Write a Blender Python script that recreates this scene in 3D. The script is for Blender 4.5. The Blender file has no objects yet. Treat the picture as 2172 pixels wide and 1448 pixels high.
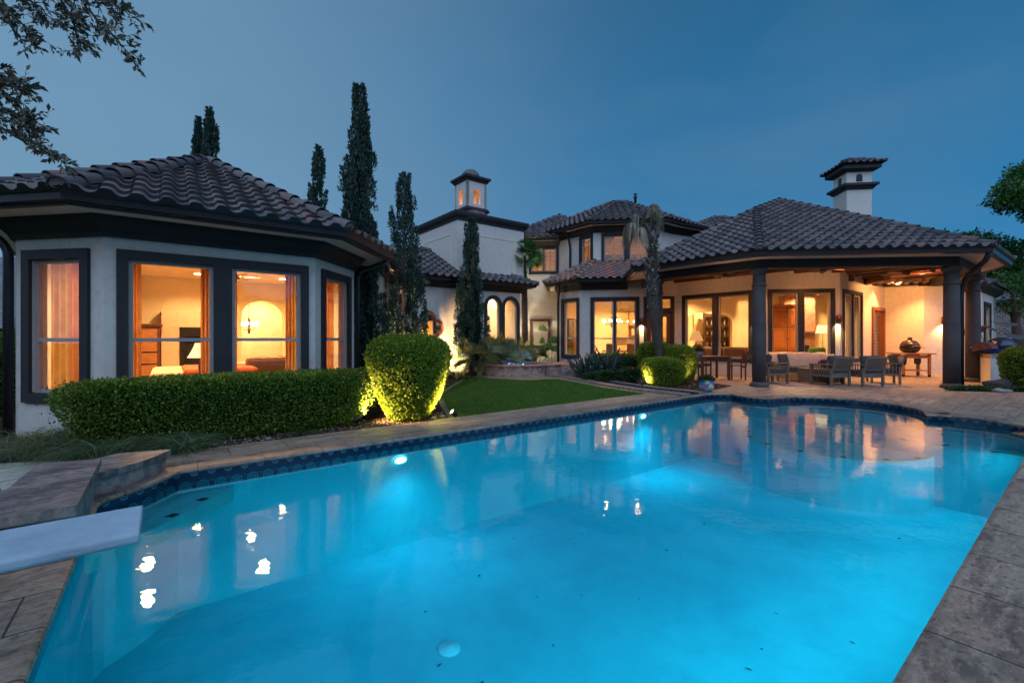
import bpy, bmesh, math, random
import numpy as np
from mathutils import Vector, Matrix
from mathutils.geometry import tessellate_polygon
R = math.radians
random.seed(7); rng = np.random.default_rng(7)
scene = bpy.context.scene
col = scene.collection

# ------------------------------------------------------------------ camera, sky, exposure
cam_d = bpy.data.cameras.new("camera"); cam = bpy.data.objects.new("camera", cam_d); col.objects.link(cam)
cam_d.sensor_width = 36; cam_d.lens = 955 / 2172 * 36; cam_d.shift_y = -8 / 2172
cam_d.clip_start = 0.05; cam_d.clip_end = 600
cam.location = (0, 0, 1.35); cam.rotation_euler = (R(90), 0, 0)
scene.camera = cam
scene.view_settings.view_transform = 'Standard'; scene.view_settings.look = 'None'
scene.view_settings.exposure = 0.30; scene.view_settings.gamma = 1.0
scene.render.engine = 'CYCLES'
scene.cycles.use_denoising = True
scene.cycles.max_bounces = 8; scene.cycles.diffuse_bounces = 3; scene.cycles.glossy_bounces = 4
scene.cycles.transmission_bounces = 4; scene.cycles.transparent_max_bounces = 14
scene.cycles.caustics_reflective = False; scene.cycles.caustics_refractive = False
scene.cycles.sample_clamp_indirect = 6.0

world = bpy.data.worlds.new("World"); scene.world = world; world.use_nodes = True
wn = world.node_tree.nodes; wl = world.node_tree.links
for n in list(wn): wn.remove(n)
wo = wn.new('ShaderNodeOutputWorld'); bg = wn.new('ShaderNodeBackground'); wl.new(bg.outputs[0], wo.inputs[0])
tc = wn.new('ShaderNodeTexCoord'); sx = wn.new('ShaderNodeSeparateXYZ'); wl.new(tc.outputs['Generated'], sx.inputs[0])
def wmath(op, a, b=None, clamp=False):
    m = wn.new('ShaderNodeMath'); m.operation = op; m.use_clamp = clamp
    for i, v in enumerate((a, b)):
        if v is None: continue
        if isinstance(v, (int, float)): m.inputs[i].default_value = v
        else: wl.new(v, m.inputs[i])
    return m.outputs[0]
def wmix(fac, a, b):
    m = wn.new('ShaderNodeMix'); m.data_type = 'RGBA'
    wl.new(fac, m.inputs[0])
    for i, v in ((6, a), (7, b)):
        if isinstance(v, tuple): m.inputs[i].default_value = (*v, 1)
        else: wl.new(v, m.inputs[i])
    return m.outputs[2]
# dusk sky: last light low on the left, deep blue on the right, bright twilight behind the viewer
elev = wmath('MULTIPLY', sx.outputs[2], 1.5, True)
right = wmix(elev, (0.026, 0.195, 0.42), (0.018, 0.088, 0.19))
left = wmix(elev, (0.15, 0.285, 0.42), (0.11, 0.225, 0.36))
mr = wn.new('ShaderNodeMapRange'); mr.interpolation_type = 'SMOOTHERSTEP'; wl.new(sx.outputs[0], mr.inputs[0])
for i_, v_ in ((1, 0.55), (2, -0.85), (3, 0.0), (4, 1.0)): mr.inputs[i_].default_value = v_
lf = mr.outputs[0]
skyc = wmix(lf, right, left)
nz = wn.new('ShaderNodeTexNoise'); nz.inputs['Scale'].default_value = 1.6; nz.inputs['Detail'].default_value = 3
mp = wn.new('ShaderNodeMapping'); mp.inputs['Scale'].default_value = (1, 1, 3.0)
wl.new(tc.outputs['Generated'], mp.inputs[0]); wl.new(mp.outputs[0], nz.inputs['Vector'])
cl = wmath('MULTIPLY', wmath('SUBTRACT', nz.outputs[0], 0.44), 1.3, True)
skyc = wmix(cl, skyc, (0.10, 0.19, 0.29))
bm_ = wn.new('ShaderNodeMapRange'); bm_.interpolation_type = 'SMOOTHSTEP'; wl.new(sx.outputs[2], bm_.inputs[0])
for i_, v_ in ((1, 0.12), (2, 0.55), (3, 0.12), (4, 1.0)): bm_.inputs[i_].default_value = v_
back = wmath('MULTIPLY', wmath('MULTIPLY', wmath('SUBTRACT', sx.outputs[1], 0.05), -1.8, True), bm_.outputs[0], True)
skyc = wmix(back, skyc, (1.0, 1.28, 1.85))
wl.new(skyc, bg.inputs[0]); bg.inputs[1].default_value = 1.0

# ------------------------------------------------------------------ helpers
TH = R(37.7); U = Vector((math.cos(TH), math.sin(TH))); V = Vector((-U.y, U.x))
D7 = Vector((math.cos(TH - R(45)), math.sin(TH - R(45))))     # the diagonal of the octagon plan
def AB(a, b): return Vector((a * U.x + b * V.x, a * U.y + b * V.y))
def v3(p, z=None): return Vector((p[0], p[1], z if z is not None else p[2]))
OFF = {}
def thing(name, label, cat, loc=(0, 0, 0), rotz=0, group=None, kind=None):
    o = bpy.data.objects.new(name, None); col.objects.link(o)
    o.location = loc; o.rotation_euler = (0, 0, rotz); o.empty_display_size = 0.2
    tag(o, label, cat, group, kind); return o
def tag(o, label=None, cat=None, group=None, kind=None):
    if label: o['label'] = label
    if cat: o['category'] = cat
    if group: o['group'] = group
    if kind: o['kind'] = kind
    return o
def copy_tree(o, parent=None):
    c = o.copy(); col.objects.link(c); c.parent = parent
    for ch in list(o.children): copy_tree(ch, c)
    return c
def again(src, loc, rotz, label=None):
    c = copy_tree(src); c.location = loc; c.rotation_euler = (0, 0, rotz)
    if label: c['label'] = label
    return c

class MB:
    def __init__(s): s.v = []; s.f = []; s.m = []; s.sm = []; s.r = []
    def add(s, vs, fs, m=0, smooth=False, r=None):
        o = len(s.v); s.v += [tuple(v) for v in vs]
        r = random.random() if r is None else r
        for f in fs:
            s.f.append([i + o for i in f]); s.m.append(m); s.sm.append(smooth); s.r.append(r)
        return s
    def box(s, c, d, rz=0, m=0, M=None, r=None):
        x, y, z = d[0] / 2, d[1] / 2, d[2] / 2
        vs = [Vector((i * x, j * y, k * z)) for i in (-1, 1) for j in (-1, 1) for k in (-1, 1)]
        Rm = Matrix.Rotation(rz, 3, 'Z') if M is None else M
        c = Vector(c)
        return s.add([Rm @ v + c for v in vs], [(0, 1, 3, 2), (4, 6, 7, 5), (0, 4, 5, 1), (2, 3, 7, 6), (0, 2, 6, 4), (1, 5, 7, 3)], m, r=r)
    def bar(s, p, q, w, h=None, m=0, up=(0, 0, 1)):
        p, q = Vector(p), Vector(q); h = h or w; d = (q - p); L = d.length; d.normalize()
        upv = Vector(up)
        if abs(d.dot(upv)) > 0.98: upv = Vector((1, 0, 0))
        sd = d.cross(upv).normalized(); up2 = sd.cross(d)
        M = Matrix((sd, d, up2)).transposed()
        return s.box((p + q) / 2, (w, L, h), M=M, m=m)
    def tube(s, pts, rad, n=8, m=0, caps=True, smooth=True, r=None):
        pts = [Vector(p) for p in pts]; rad = rad if isinstance(rad, (list, tuple)) else [rad] * len(pts)
        vs = []; ref = Vector((0, 0, 1))
        for i, p in enumerate(pts):
            d = (pts[min(i + 1, len(pts) - 1)] - pts[max(i - 1, 0)]).normalized()
            if abs(d.dot(ref)) > 0.95: ref = Vector((1, 0, 0)) if abs(d.x) < .9 else Vector((0, 1, 0))
            a = d.cross(ref).normalized(); b = d.cross(a)
            ref = a.cross(d) * -1 if False else ref
            for k in range(n):
                t = 2 * math.pi * k / n
                vs.append(p + rad[i] * (a * math.cos(t) + b * math.sin(t)))
        fs = [(i * n + k, i * n + (k + 1) % n, (i + 1) * n + (k + 1) % n, (i + 1) * n + k) for i in range(len(pts) - 1) for k in range(n)]
        if caps: fs += [tuple(range(n)), tuple(range((len(pts) - 1) * n, len(pts) * n))[::-1]]
        return s.add(vs, fs, m, smooth, r)
    def lathe(s, c, prof, n=20, m=0, smooth=True, sx=1, sy=1):
        c = Vector(c); vs = []
        for (r, z) in prof:
            for k in range(n):
                t = 2 * math.pi * k / n; vs.append(c + Vector((r * sx * math.cos(t), r * sy * math.sin(t), z)))
        fs = [(i * n + k, i * n + (k + 1) % n, (i + 1) * n + (k + 1) % n, (i + 1) * n + k) for i in range(len(prof) - 1) for k in range(n)]
        if prof[0][0] > 1e-4: fs.append(tuple(range(n))[::-1])
        if prof[-1][0] > 1e-4: fs.append(tuple(range((len(prof) - 1) * n, len(prof) * n)))
        return s.add(vs, fs, m, smooth)
    def sheet(s, loops, z=0.0, m=0, up=True, zf=None):
        L = [[Vector((p[0], p[1], 0)) for p in lp] for lp in loops]
        fl = [p for lp in L for p in lp]; t = tessellate_polygon(L)
        out = []
        for tr in t:
            a, b, c = [fl[i] for i in tr]
            nz_ = (b - a).cross(c - a).z
            out.append(tr if (nz_ > 0) == up else tr[::-1])
        return s.add([(p.x, p.y, zf(p) if zf else z) for p in fl], out, m)
    def slab(s, loops, z0, z1, m=0):
        s.sheet(loops, z1, m, True); s.sheet(loops, z0, m, False)
        for lp in loops:
            n = len(lp); vs = [(p[0], p[1], z0) for p in lp] + [(p[0], p[1], z1) for p in lp]
            s.add(vs, [(i, (i + 1) % n, n + (i + 1) % n, n + i) for i in range(n)], m)
        return s
    def wallp(s, p0, t, loops, d0, d1, m=0):
        """extrude (s,z) loops standing on the line p0+t*s from depth d0 to d1 along its outward normal"""
        p0 = Vector(p0[:2]); t = Vector(t[:2]).normalized(); n = Vector((t.y, -t.x))
        def pt(q, d): w = p0 + t * q[0] + n * d; return Vector((w.x, w.y, q[1]))
        L = [[Vector((q[0], q[1], 0)) for q in lp] for lp in loops]; fl = [q for lp in loops for q in lp]
        tr = tessellate_polygon(L)
        for d in (d0, d1): s.add([pt(q, d) for q in fl], tr, m)
        for lp in loops:
            k = len(lp); vs = [pt(q, d0) for q in lp] + [pt(q, d1) for q in lp]
            s.add(vs, [(i, (i + 1) % k, k + (i + 1) % k, k + i) for i in range(k)], m)
        return s
    def sweep(s, path, prof, closed=False, m=0, smooth=False, capends=True):
        """mitred sweep in plan; prof = [(outward offset, z)] as closed loop"""
        P = [Vector(p[:2]) for p in path]; n = len(P); rings = []
        for i in range(n):
            if closed: a, b = P[i - 1], P[(i + 1) % n]
            else: a, b = P[max(i - 1, 0)], P[min(i + 1, n - 1)]
            d1 = (P[i] - a).normalized() if (P[i] - a).length > 1e-6 else (b - P[i]).normalized()
            d2 = (b - P[i]).normalized() if (b - P[i]).length > 1e-6 else d1
            n1 = Vector((d1.y, -d1.x)); n2 = Vector((d2.y, -d2.x)); bis = (n1 + n2).normalized()
            k = 1 / max(0.35, bis.dot(n1))
            rings.append([(P[i].x + bis.x * o * k, P[i].y + bis.y * o * k, z) for o, z in prof])
        q = len(prof); vs = [v for r in rings for v in r]; fs = []
        for i in range(n if closed else n - 1):
            j = (i + 1) % n
            for k in range(q): fs.append((i * q + k, j * q + k, j * q + (k + 1) % q, i * q + (k + 1) % q))
        if not closed and capends: fs += [tuple(range(q)), tuple(range((n - 1) * q, n * q))[::-1]]
        return s.add(vs, fs, m, smooth)
    def build(s, name, mats, parent=None, off=None, bevel=0, fixn=True, loc=None):
        me = bpy.data.meshes.new(name)
        off = Vector(off) if off is not None else (Vector(OFF.get(parent.name, (0, 0, 0))) if parent else Vector((0, 0, 0)))
        if loc is not None: off = Vector(loc)
        me.from_pydata([tuple(Vector(v) - off) for v in s.v], [], s.f)
        mats = mats if isinstance(mats, (list, tuple)) else [mats]
        for m in mats: me.materials.append(m)
        me.polygons.foreach_set('material_index', s.m); me.polygons.foreach_set('use_smooth', s.sm)
        at = me.attributes.new('rnd', 'FLOAT', 'FACE'); at.data.foreach_set('value', s.r)
        if fixn:
            b = bmesh.new(); b.from_mesh(me); bmesh.ops.recalc_face_normals(b, faces=b.faces); b.to_mesh(me); b.free()
        me.validate(); me.update()
        o = bpy.data.objects.new(name, me); col.objects.link(o)
        if parent: o.parent = parent
        if loc is not None: o.location = loc
        if bevel:
            bm_ = o.modifiers.new('bevel', 'BEVEL'); bm_.width = bevel; bm_.segments = 2; bm_.limit_method = 'ANGLE'; bm_.angle_limit = R(40)
        return o
def wthing(name, label, cat, loc, group=None, kind=None):
    """thing whose parts are written in world coordinates"""
    o = thing(name, label, cat, loc, 0, group, kind); OFF[o.name] = tuple(loc); return o

def npmesh(name, verts, faces, rnd, mats, parent=None, off=(0, 0, 0), smooth=False, midx=None):
    """verts (N,3), faces (F,k) numpy"""
    me = bpy.data.meshes.new(name); n = len(verts); F, k = faces.shape
    me.vertices.add(n); me.vertices.foreach_set('co', (verts - np.array(off)).astype(np.float32).ravel())
    me.loops.add(F * k); me.loops.foreach_set('vertex_index', faces.astype(np.int32).ravel())
    me.polygons.add(F); me.polygons.foreach_set('loop_start', np.arange(F, dtype=np.int32) * k)
    try: me.polygons.foreach_set('loop_total', np.full(F, k, dtype=np.int32))
    except Exception: pass
    for m in (mats if isinstance(mats, (list, tuple)) else [mats]): me.materials.append(m)
    if midx is not None: me.polygons.foreach_set('material_index', midx.astype(np.int32))
    if smooth: me.polygons.foreach_set('use_smooth', np.ones(F, dtype=bool))
    me.update(calc_edges=True); me.validate()
    at = me.attributes.new('rnd', 'FLOAT', 'FACE'); at.data.foreach_set('value', rnd.astype(np.float32))
    o = bpy.data.objects.new(name, me); col.objects.link(o)
    if parent: o.parent = parent
    return o
def norm(a): return a / np.maximum(np.linalg.norm(a, axis=1, keepdims=True), 1e-9)
def leafmesh(name, pts, dirs, size, mat, parent=None, off=(0, 0, 0), aspect=0.5, jit=0.6, szj=0.5):
    """one folded leaf (two triangles) per point, pointing about dirs"""
    n = len(pts); d = norm(dirs + rng.normal(0, jit, (n, 3)))
    a = norm(np.cross(d, rng.normal(0, 1, (n, 3)))); up = np.cross(d, a)
    s = (size * (1 + rng.uniform(-szj, szj, n)))[:, None]
    b0 = pts; tip = pts + d * s; mid = pts + d * s * 0.5
    l = mid + a * s * aspect * .5 + up * s * .08; r = mid - a * s * aspect * .5 + up * s * .08
    v = np.stack([b0, l, tip, r], 1).reshape(-1, 3)
    i = np.arange(n)[:, None] * 4
    f = np.concatenate([i + [0, 1, 2], i + [0, 2, 3]], 1).reshape(-1, 3)
    return npmesh(name, v, f, np.repeat(rng.random(n), 2), mat, parent, off)
def blades(name, base, dirs, length, width, droop, mat, parent=None, off=(0, 0, 0), seg=3):
    """grass-like strips"""
    n = len(base); d = norm(dirs); hz = d.copy(); hz[:, 2] = 0; hz = norm(hz + 1e-6)
    a = norm(np.cross(d, np.array([0, 0, 1.0]) + rng.normal(0, .3, (n, 3))))
    L = (length * rng.uniform(.6, 1.15, n))[:, None]; W = width
    rows = []
    for k in range(seg + 1):
        t = k / seg; c = base + d * L * t + hz * L * droop * t * t * .6 - np.array([0, 0, 1.0]) * L * droop * t * t * .7
        w = W * (1 - t * .92); rows += [c + a * w, c - a * w]
    v = np.stack(rows, 1).reshape(-1, 3); q = 2 * (seg + 1); i = np.arange(n)[:, None] * q
    f = np.concatenate([i + [2 * k, 2 * k + 1, 2 * k + 3, 2 * k + 2] for k in range(seg)], 1).reshape(-1, 4)
    return npmesh(name, v, f, np.repeat(rng.random(n), seg), mat, parent, off)

# ------------------------------------------------------------------ materials
class NT:
    def __init__(s, name):
        s.m = bpy.data.materials.new(name); s.m.use_nodes = True; s.n = s.m.node_tree.nodes; s.l = s.m.node_tree.links
        for x in list(s.n): s.n.remove(x)
        s.out = s.n.new('ShaderNodeOutputMaterial')
    def new(s, t, **kw):
        x = s.n.new('ShaderNode' + t)
        for k, v in kw.items(): setattr(x, k, v)
        return x
    def lk(s, a, b): s.l.new(a, b)
    def math(s, op, a, b=None, clamp=False):
        m = s.new('Math', operation=op); m.use_clamp = clamp
        for i, v in enumerate((a, b)):
            if v is None: continue
            if isinstance(v, (int, float)): m.inputs[i].default_value = v
            else: s.lk(v, m.inputs[i])
        return m.outputs[0]
    def mix(s, fac, a, b, mode='MIX'):
        m = s.new('Mix', data_type='RGBA', blend_type=mode)
        if isinstance(fac, (int, float)): m.inputs[0].default_value = fac
        else: s.lk(fac, m.inputs[0])
        for i, v in ((6, a), (7, b)):
            if isinstance(v, tuple): m.inputs[i].default_value = (*v, 1)
            else: s.lk(v, m.inputs[i])
        return m.outputs[2]
    def ramp(s, fac, stops, interp='LINEAR'):
        r = s.new('ValToRGB'); r.color_ramp.interpolation = interp; e = r.color_ramp.elements
        while len(e) < len(stops): e.new(0.5)
        for i, (p, c) in enumerate(stops): e[i].position = p; e[i].color = (*c, 1)
        s.lk(fac, r.inputs[0]); return r.outputs[0]
    def coord(s, scale=(1, 1, 1), rotz=0, kind='Object'):
        t = s.new('TexCoord'); mp = s.new('Mapping'); mp.inputs['Scale'].default_value = scale; mp.inputs['Rotation'].default_value = (0, 0, rotz)
        s.lk(t.outputs[kind], mp.inputs[0]); return mp.outputs[0]
    def noise(s, vec, scale, detail=4, rough=.5, out=0):
        x = s.new('TexNoise'); x.inputs['Scale'].default_value = scale; x.inputs['Detail'].default_value = detail; x.inputs['Roughness'].default_value = rough
        s.lk(vec, x.inputs['Vector']); return x.outputs[out]
    def rnd(s): a = s.new('Attribute', attribute_name='rnd'); return a.outputs['Fac']
    def bsdf(s, colr, rough=.6, metal=0, spec=.5, bump=None, bs=.3, bd=.02, emit=None, es=0, alpha=None, trans=0):
        p = s.new('BsdfPrincipled')
        if isinstance(colr, tuple): p.inputs['Base Color'].default_value = (*colr, 1)
        else: s.lk(colr, p.inputs['Base Color'])
        if isinstance(rough, (int, float)): p.inputs['Roughness'].default_value = rough
        else: s.lk(rough, p.inputs['Roughness'])
        p.inputs['Metallic'].default_value = metal; p.inputs['Specular IOR Level'].default_value = spec
        if bump is not None:
            b = s.new('Bump'); b.inputs['Strength'].default_value = bs; b.inputs['Distance'].default_value = bd
            s.lk(bump, b.inputs['Height']); s.lk(b.outputs[0], p.inputs['Normal'])
        if emit: p.inputs['Emission Color'].default_value = (*emit, 1); p.inputs['Emission Strength'].default_value = es
        s.lk(p.outputs[0], s.out.inputs[0]); return p
def simple(name, c, rough=.6, var=.15, sc=6, metal=0, spec=.5, bump=.15, bd=.01):
    t = NT(name); co = t.coord(); n = t.noise(co, sc, 6, .6); lo = tuple(x * (1 - var) for x in c); hi = tuple(min(1, x * (1 + var)) for x in c)
    cc = t.ramp(n, [(.3, lo), (.7, hi)]); n2 = t.noise(co, sc * 6, 4)
    t.bsdf(cc, rough, metal, spec, n2, bump, bd); return t.m
def emissive(name, c, st):
    t = NT(name); e = t.new('Emission'); e.inputs[0].default_value = (*c, 1); e.inputs[1].default_value = st; t.lk(e.outputs[0], t.out.inputs[0]); return t.m
M = {}
def stucco(name, c, c2):
    t = NT(name); co = t.coord(); n = t.noise(co, 1.1, 5, .6); n2 = t.noise(co, 9, 6, .65); n3 = t.noise(co, 45, 3)
    cc = t.mix(t.math('MULTIPLY', n, 1.0), c, c2); cc = t.mix(t.math('MULTIPLY', t.math('SUBTRACT', n2, .45, True), 1.5, True), cc, tuple(x * .68 for x in c))
    w = t.new('TexVoronoi', feature='DISTANCE_TO_EDGE'); w.inputs['Scale'].default_value = 1.4
    dn = t.new('Mix', data_type='VECTOR'); dn.inputs[0].default_value = .18; t.lk(co, dn.inputs[4]); t.lk(t.noise(co, 3, 4, .6, 1), dn.inputs[5]); t.lk(dn.outputs[1], w.inputs['Vector'])
    crack = t.math('MULTIPLY', t.math('SUBTRACT', .006, w.outputs[0], True), 60, True)
    cc = t.mix(crack, cc, tuple(x * .55 for x in c))
    t.bsdf(cc, .85, 0, .25, t.math('ADD', t.math('MULTIPLY', n2, .8), t.math('MULTIPLY', n3, .4)), .5, .02); return t.m
M['stucco'] = stucco('stucco', (.50, .47, .43), (.59, .56, .51))
M['int_wall'] = simple('interior_plaster', (.80, .68, .46), .9, .06, 2, bump=.05)
M['int_ceil'] = simple('interior_ceiling', (.78, .66, .48), .9, .04, 2, bump=.02)
M['int_floor'] = simple('interior_floor', (.30, .17, .09), .4, .2, 3)
M['trim'] = simple('bronze_trim', (.013, .012, .016), .7, .25, 5, bump=.2)
M['gutter'] = simple('gutter_metal', (.024, .023, .028), .35, .2, 3, metal=.3, bump=.05)
M['soffit'] = simple('soffit', (.66, .58, .52), .8, .06, 4, bump=.05)
M['sash'] = simple('window_sash', (.30, .28, .27), .5, .06, 5, bump=.03)
def glassm(name, tint=(.95, .96, .96), refl=.12, rough=0.0, wav=.0):
    t = NT(name); tr = t.new('BsdfTransparent'); tr.inputs[0].default_value = (*tint, 1)
    g = t.new('BsdfGlossy'); g.inputs['Roughness'].default_value = rough; g.inputs[0].default_value = (1, 1, 1, 1)
    lw = t.new('LayerWeight'); lw.inputs['Blend'].default_value = .25
    if wav:
        b = t.new('Bump'); b.inputs['Strength'].default_value = wav; b.inputs['Distance'].default_value = .01
        t.lk(t.noise(t.coord((1, 1, 1)), 1.2, 2), b.inputs['Height']); t.lk(b.outputs[0], g.inputs['Normal'])
    fac = t.math('ADD', t.math('MULTIPLY', lw.outputs['Facing'], refl * 1.5), refl * .5, True)
    mx = t.new('MixShader'); t.lk(fac, mx.inputs[0]); t.lk(tr.outputs[0], mx.inputs[1]); t.lk(g.outputs[0], mx.inputs[2]); t.lk(mx.outputs[0], t.out.inputs[0]); return t.m
M['glass'] = glassm('window_glass', refl=.09, wav=.15)
def tilem():
    t = NT('roof_tile'); co = t.coord(); r = t.rnd(); c = t.ramp(r, [(0, (.050, .048, .055)), (.45, (.090, .080, .084)), (.8, (.135, .115, .112)), (1, (.17, .095, .082))])
    n = t.noise(co, 7, 6, .65); c = t.mix(t.math('MULTIPLY', t.math('SUBTRACT', n, .42, True), 1.6, True), c, (.05, .045, .05)); n7 = t.noise(co, 2.2, 6, .7); c = t.mix(t.math('MULTIPLY', t.math('SUBTRACT', n7, .52, True), 3.5, True), c, (.16, .15, .135))
    n2 = t.noise(co, 60, 3); t.bsdf(c, .62, 0, .4, n2, .25, .006); return t.m
M['tile'] = tilem()
t = NT('roof_tile_red'); c = t.ramp(t.rnd(), [(0, (.15, .11, .10)), (.5, (.20, .13, .11)), (1, (.36, .13, .09))]); t.bsdf(c, .6, 0, .4, t.noise(t.coord(), 50, 3), .25, .006); M['tile_red'] = t.m
def stone(name, base, alt, vein, bsx, bsy, rot, mortar=.006, scale=1, off=.5, veinamt=1.0, rough=.55):
    t = NT(name); co = t.coord(rotz=-rot)
    br = t.new('TexBrick'); br.offset = off; br.inputs['Scale'].default_value = 1; br.inputs['Brick Width'].default_value = bsx; br.inputs['Row Height'].default_value = bsy
    br.inputs['Mortar Size'].default_value = mortar; br.inputs['Mortar Smooth'].default_value = .3; br.inputs['Bias'].default_value = 0
    br.inputs['Color1'].default_value = (0, 0, 0, 1); br.inputs['Color2'].default_value = (1, 1, 1, 1); br.inputs['Mortar'].default_value = (.5, .5, .5, 1)
    t.lk(co, br.inputs['Vector'])
    c = t.ramp(br.outputs[0], [(0, tuple(x * .78 for x in base)), (.4, base), (.7, alt), (1, tuple(min(1, x * 1.25) for x in base))])
    st = t.new('Mapping'); st.inputs['Scale'].default_value = (1.6, 4, 1); t.lk(co, st.inputs[0])
    n = t.noise(st.outputs[0], 1.6, 8, .7); c = t.mix(t.math('MULTIPLY', t.math('SUBTRACT', n, .44, True), 5.5 * veinamt, True), c, vein)
    n4 = t.noise(co, 1.3, 5, .6); c = t.mix(t.math('MULTIPLY', t.math('SUBTRACT', n4, .5, True), 2.2, True), c, alt)
    n3 = t.noise(co, 22, 5, .7); c = t.mix(t.math('MULTIPLY', t.math('SUBTRACT', n3, .52, True), 5, True), c, tuple(x * .45 for x in vein)); n5 = t.noise(st.outputs[0], 6, 6, .7); c = t.mix(t.math('MULTIPLY', t.math('SUBTRACT', n5, .5, True), 3, True), c, tuple(min(1, x * 1.5) for x in base))
    c = t.mix(br.outputs['Fac'], c, (.05, .04, .035))
    h = t.math('SUBTRACT', t.math('MULTIPLY', n3, .35), t.math('MULTIPLY', br.outputs['Fac'], .8))
    t.bsdf(c, rough, 0, .5, h, .55, .012); return t.m
M['deck'] = stone('travertine_paving', (.37, .28, .20), (.30, .195, .135), (.14, .098, .07), .61, .405, TH)
M['coping'] = stone('travertine_coping', (.27, .205, .16), (.26, .15, .11), (.09, .068, .06), .62, 6.0, TH, off=0, veinamt=1.2)
M['coping_v'] = stone('travertine_coping_end', (.19, .145, .115), (.11, .08, .065), (.05, .038, .038), .62, 6.0, TH + R(90), off=0, veinamt=1.6)
M['plat'] = stone('platform_stone', (.27, .215, .185), (.23, .16, .13), (.07, .055, .06), 3.1, 3.3, TH + .03, off=0, veinamt=1.3)
M['flag'] = stone('pale_flagstone', (.40, .42, .33), (.38, .36, .28), (.26, .26, .21), 1.3, .9, TH + .3, mortar=.01)
def cladding(name, c0, c1, c2):
    t = NT(name); co = t.coord(); vo = t.new('TexVoronoi'); vo.inputs['Scale'].default_value = 1.6; t.lk(co, vo.inputs['Vector'])
    n = t.noise(co, 5, 8, .72); c = t.ramp(n, [(.36, c0), (.47, c1), (.56, c2), (.66, tuple(x * .6 for x in c1))]); sep = t.new('SeparateColor'); t.lk(vo.outputs['Color'], sep.inputs[0])
    c = t.mix(t.math('MULTIPLY', sep.outputs[0], .5), c, (.20, .12, .10)); n3 = t.noise(co, 40, 4)
    t.bsdf(c, .55, 0, .5, t.math('ADD', n, t.math('MULTIPLY', n3, .3)), .5, .02); return t.m
M['clad'] = cladding('stone_cladding', (.05, .045, .055), (.16, .14, .145), (.34, .27, .22))
M['clad_red'] = cladding('red_stone_cladding', (.20, .09, .07), (.34, .17, .12), (.42, .26, .20))
def band():
    """scalloped glazed tile: uv.x counts tiles, uv.y runs 0..1 up the band"""
    t = NT('glazed_tile_band'); uv = t.new('UVMap'); s = t.new('SeparateXYZ'); t.lk(uv.outputs[0], s.inputs[0])
    def arcs(off, y0):
        fx = t.math('SUBTRACT', t.math('FRACT', t.math('ADD', s.outputs[0], off)), .5); fy = t.math('SUBTRACT', s.outputs[1], y0)
        d = t.math('SQRT', t.math('ADD', t.math('MULTIPLY', fx, fx), t.math('MULTIPLY', fy, fy))); return d
    d = arcs(0, .12); navy = (.006, .014, .045); pale = (.16, .22, .28); mid = (.018, .045, .10)
    c = t.ramp(d, [(0, pale), (.06, mid), (.13, pale), (.2, mid), (.28, pale), (.345, navy), (.42, mid), (.45, navy)], 'CONSTANT')
    d2 = arcs(.5, 1.02); c = t.mix(t.math('LESS_THAN', d2, .26), c, t.ramp(d2, [(0, pale), (.12, navy), (.18, pale), (.24, navy)], 'CONSTANT'))
    ed = t.math('ABSOLUTE', t.math('SUBTRACT', t.math('FRACT', s.outputs[0]), .5)); c = t.mix(t.math('GREATER_THAN', ed, .488), c, (.02, .03, .06))
    t.bsdf(c, .15, 0, .6); return t.m
M['band'] = band()
def plaster():
    t = NT('pool_plaster'); co = t.coord(); n = t.noise(co, .55, 5, .6); n2 = t.noise(co, 25, 5, .7)
    nn = t.noise(co, 1.7, 6, .7); c = t.ramp(n, [(.3, (.13, .50, .58)), (.7, (.21, .68, .74))]); c = t.mix(t.math('MULTIPLY', t.math('SUBTRACT', nn, .48, True), 1.6, True), c, (.09, .38, .48)); c = t.mix(t.math('MULTIPLY', t.math('SUBTRACT', n2, .5, True), .5, True), c, (.08, .26, .36))  # mottled plaster tone; the soft patches also imitate caustic light
    t.bsdf(c, .7, 0, .2, n2, .2, .01); return t.m
M['plaster'] = plaster()
M['step_pl'] = simple('step_plaster', (.34, .52, .50), .7, .1, 3)
def waterm(name, tint, bs=.10, sc=1.6, refl=1.0):
    t = NT(name); tr = t.new('BsdfTransparent'); tr.inputs[0].default_value = (*tint, 1)
    g = t.new('BsdfGlossy'); g.inputs['Roughness'].default_value = .018; g.inputs[0].default_value = (.93, .97, 1, 1)
    co = t.coord((1, 1, 1)); b = t.new('Bump'); b.inputs['Strength'].default_value = bs; b.inputs['Distance'].default_value = .02
    h = t.math('ADD', t.noise(co, sc, 3, .5), t.math('MULTIPLY', t.noise(co, sc * 7, 3), .24)); t.lk(h, b.inputs['Height']); t.lk(b.outputs[0], g.inputs['Normal'])
    fr = t.new('Fresnel'); fr.inputs['IOR'].default_value = 1.333; t.lk(b.outputs[0], fr.inputs['Normal'])
    mx = t.new('MixShader'); t.lk(t.math('MULTIPLY', fr.outputs[0], refl, True), mx.inputs[0]); t.lk(tr.outputs[0], mx.inputs[1]); t.lk(g.outputs[0], mx.inputs[2]); t.lk(mx.outputs[0], t.out.inputs[0]); return t.m
M['water'] = waterm('pool_water', (.30, .86, .98), .14, 2.2)
M['water2'] = waterm('spa_water', (.5, .75, 1.0), .3, 4)
def soilm():
    t = NT('mulch'); co = t.coord(); n = t.noise(co, 18, 6, .7); v = t.new('TexVoronoi'); v.inputs['Scale'].default_value = 34; t.lk(co, v.inputs['Vector'])
    c = t.ramp(n, [(.3, (.018, .013, .010)), (.55, (.055, .036, .024)), (.75, (.12, .08, .05))]); t.bsdf(c, .95, 0, .1, t.math('ADD', n, v.outputs[0]), .9, .05); return t.m
M['soil'] = soilm()
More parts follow.
